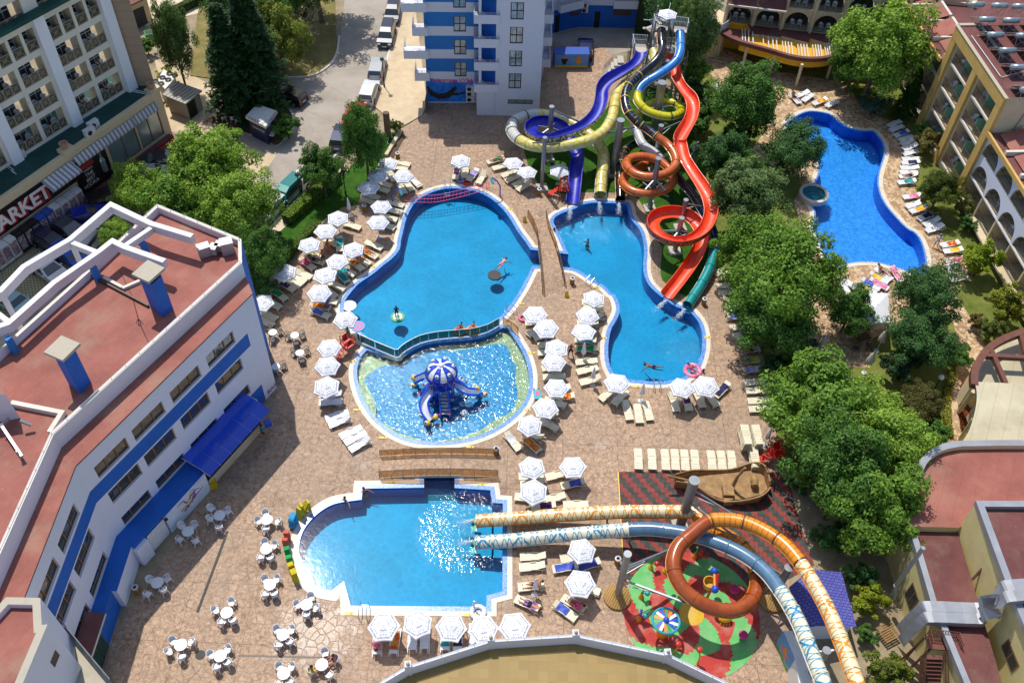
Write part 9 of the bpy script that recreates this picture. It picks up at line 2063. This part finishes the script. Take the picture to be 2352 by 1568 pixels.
person(Q(5, 1095, 255, W_), -.6, 'swim', 'person swimming with splashing arms beside the black floating mat', 'fair', 'rose'); person(Q(5, 1455, 25, W_), 0., 'float', 'person standing in the slide basin by the footbridge', 'tan', 'navy'); person(Q(5, 1687, 90, W_), 2.5, 'dive', 'person with raised arms in the slide basin', 'fair', 'navy'); person(Q(5, 2130, 958, W_), 1.4, 'swim', 'person swimming near the lower edge of the slide pool', 'brown', 'navy')
person(Q(5, 380, 615, .03), .2, 'stand', 'child in purple swimsuit standing on the green floating mat', 'brown', 'purple', 'purple', 'dark', .8); person(Q(5, 810, 705, .06), 2.8, 'recline', 'child sitting in the left orange ring at the divider', 'brown', 'navy', None, 'dark', .8); person(Q(5, 897, 700, .06), 2.9, 'recline', 'child sitting in the right orange ring at the divider', 'tan', 'orange', None, 'dark', .8)
person(Q(6, 65, 985, .12), -2.2, 'recline', 'woman lying back in the pink ring in the slide pool', 'tan', 'rose', 'rose', 'dark', .95); person(Q(6, 128, 990, W_), .8, 'float', 'man leaning on the slide pool edge beside the pink ring', 'brown', 'navy')
person(Q(8, 160, 265, W_), -2.6, 'float', 'man in the corner of the lower pool resting on the edge', 'red', 'green'); person(Q(8, 20, 330, W_), 2.9, 'float', 'man in the lower pool with arms behind his head', 'tan', 'navy')
person(Q(5, 1565, 885), 2.9, 'walk', 'shirtless man walking past the parasols toward the lower pool', 'brown', 'navy', None, 'grey'); person(Q(4, 1805, 1440), -1.2, 'walk', 'person in pale green shirt and black shorts by the bar canopy', 'tan', 'navy', 'teal'); person(Q(6, 1725, 140), -.5, 'walk', 'man in white shirt and hat walking beside the resort pool', 'tan', 'white', 'white', 'grey')
k = MB(); k.box((0, 0, 0), (.55, .45, .45), 'toy_blue'); single('cool_box', k, 'blue crate held by the person at the bar canopy', 'box', Q(4, 1830, 1345, 1.1), rz=.5)
person(Q(2, 1520, 1290, 1.0)*1+Vector((0, 0, .42)), 3.1, 'sit', 'lifeguard in white shirt seated on the red stand by the blue slide', 'tan', 'red', 'white'); person(Q(5, 55, 760, .9)+Vector((0, 0, .45)), 2.2, 'sit', 'lifeguard in teal shirt seated on the stand by the octopus pool', 'tan', 'red', 'teal')
person(P(ZB4(1010, 410)), .6, 'stand', 'man in dark shorts standing between the left loungers', 'brown', 'navy'); person(P(ZB4(1110, 230)), 2.4, 'stand', 'woman in orange bikini standing among the left loungers', 'red', 'orange', 'orange'); person(P(ZB4(1090, 1180), .33), 1.8, 'sit', 'person sitting sideways on a lounger at the left pool rim', 'brown', 'blue')
for d, i, lab, sk, w in (('with two bare-shouldered guests', 1, 'bare chested man seated on the upper right side of the table', 'red', 'navy'), ('with two bare-shouldered guests', 2, 'woman in yellow straps seated on the left side of the table', 'red', 'lime')): q, rz = CHP[(d, i)]; person(q+Vector((0, 0, .36)), rz, 'sit', lab, sk, w)
def lying(cl, i, kind, lab, sk, w, top=None, hair='dark', sc=1.):
 d = next(q[0] for q in LC if cl in q[0]); c, rz, bk = LPOS[(d, i)]; o = Vector((math.cos(rz), math.sin(rz), 0)); person(c-o*.25+Vector((0, 0, .32)), rz-math.pi/2, kind, lab, sk, w, top, hair, sc)
lying('right of the lower pool', 7, 'lie', 'man in dark trunks sunbathing right of the lower pool', 'red', 'navy'); lying('right of the lower pool', 8, 'recline', 'woman with a pink wrap sunbathing right of the lower pool', 'tan', 'pink', 'pink'); lying('right of the lower pool', 5, 'recline', 'person under the folded parasol right of the lower pool', 'tan', 'navy')
lying('right trees', 10, 'lie', 'man lying on a navy towel under the right trees', 'brown', 'navy', None, 'grey'); lying('right trees', 11, 'lie', 'person lying on a lime towel under the right trees', 'tan', 'teal'); lying('lower bend', 3, 'lie', 'sunbather on the upper lounger beside the resort pool lower bend', 'red', 'rose'); lying('lower bend', 4, 'lie', 'sunbather on the middle lounger beside the resort pool lower bend', 'tan', 'navy'); lying('lower bend', 5, 'lie', 'sunbather on the third lounger beside the resort pool lower bend', 'red', 'navy'); lying('lower bend', 6, 'recline', 'sunbather on the lowest lounger beside the resort pool lower bend', 'tan', 'green')
lying('right below the resort pool', 0, 'lie', 'woman on a rose towel below the resort pool', 'fair', 'rose', 'rose'); lying('right below the resort pool', 1, 'recline', 'man on a plain lounger below the resort pool', 'tan', 'navy'); lying('left above the resort pool', 2, 'recline', 'person on the lounger under the trees above the resort pool', 'brown', 'navy'); lying('down the row right of the resort', 11, 'lie', 'sunbather in the row right of the resort pool', 'tan', 'navy')
lying('parasols left of', 5, 'recline', 'man with bare chest reclining near the hedge loungers', 'brown', 'navy'); lying('parasols left of', 8, 'recline', 'woman reclining on the navy towel at the left pool rim', 'tan', 'red', 'red'); lying('parasols left of', 3, 'lie', 'person lying on the red towel at the left pool rim', 'tan', 'orange'); lying('upper right of the bathing', 0, 'lie', 'person lying face up beside a green towel above the bathing pool', 'brown', 'green'); lying('five bottom parasols', 0, 'recline', 'person on the leftmost lounger under the bottom parasols', 'red', 'rose')
person(Q(8, 850, 1250), .3, 'stand', 'child with yellow cap standing between the bottom parasols', 'brown', 'yellow', None, 'dark', .75)
w = bpy.data.worlds.new('World'); SC.world = w; w.use_nodes = True
nt = w.node_tree; bg = nt.nodes['Background']; sky = nt.nodes.new('ShaderNodeTexSky'); sky.sky_type = 'NISHITA'; sky.sun_disc = False
SEL, SAZ = math.radians(62.), Vector((-.47, .883, 0))
sky.sun_elevation = SEL; sky.sun_rotation = math.atan2(SAZ.x, SAZ.y)
sky.air_density = 1.; sky.dust_density = 1.2; sky.altitude = 20
nt.links.new(sky.outputs[0], bg.inputs[0]); bg.inputs[1].default_value = .15
sl = bpy.data.lights.new('sun', 'SUN'); sl.energy = 4.1; sl.angle = math.radians(.5); sl.color = (1., .95, .87)
so = bpy.data.objects.new('sun', sl); COL.objects.link(so)
dr = -Vector((SAZ.x*math.cos(SEL), SAZ.y*math.cos(SEL), math.sin(SEL)))
so.rotation_euler = dr.to_track_quat('-Z', 'Y').to_euler(); so.location = (-30, 60, 90)
cd = bpy.data.cameras.new('camera'); co = bpy.data.objects.new('camera', cd); COL.objects.link(co)
cd.sensor_fit = 'HORIZONTAL'; cd.sensor_width = 36.; cd.lens = 36.*F/2352.; cd.clip_end = 2000; cd.clip_start = .5
M = Matrix((CR, CU, tuple(-x for x in CW))).transposed().to_4x4(); M.translation = Vector((0, 0, H)); co.matrix_world = M
SC.camera = co
SC.view_settings.view_transform = 'Standard'; SC.view_settings.look = 'None'; SC.view_settings.exposure = 0.; SC.view_settings.gamma = 1.
SC.cycles.max_bounces = 6; SC.cycles.transparent_max_bounces = 8; SC.cycles.caustics_reflective = False; SC.cycles.caustics_refractive = False
SC.render.film_transparent = False
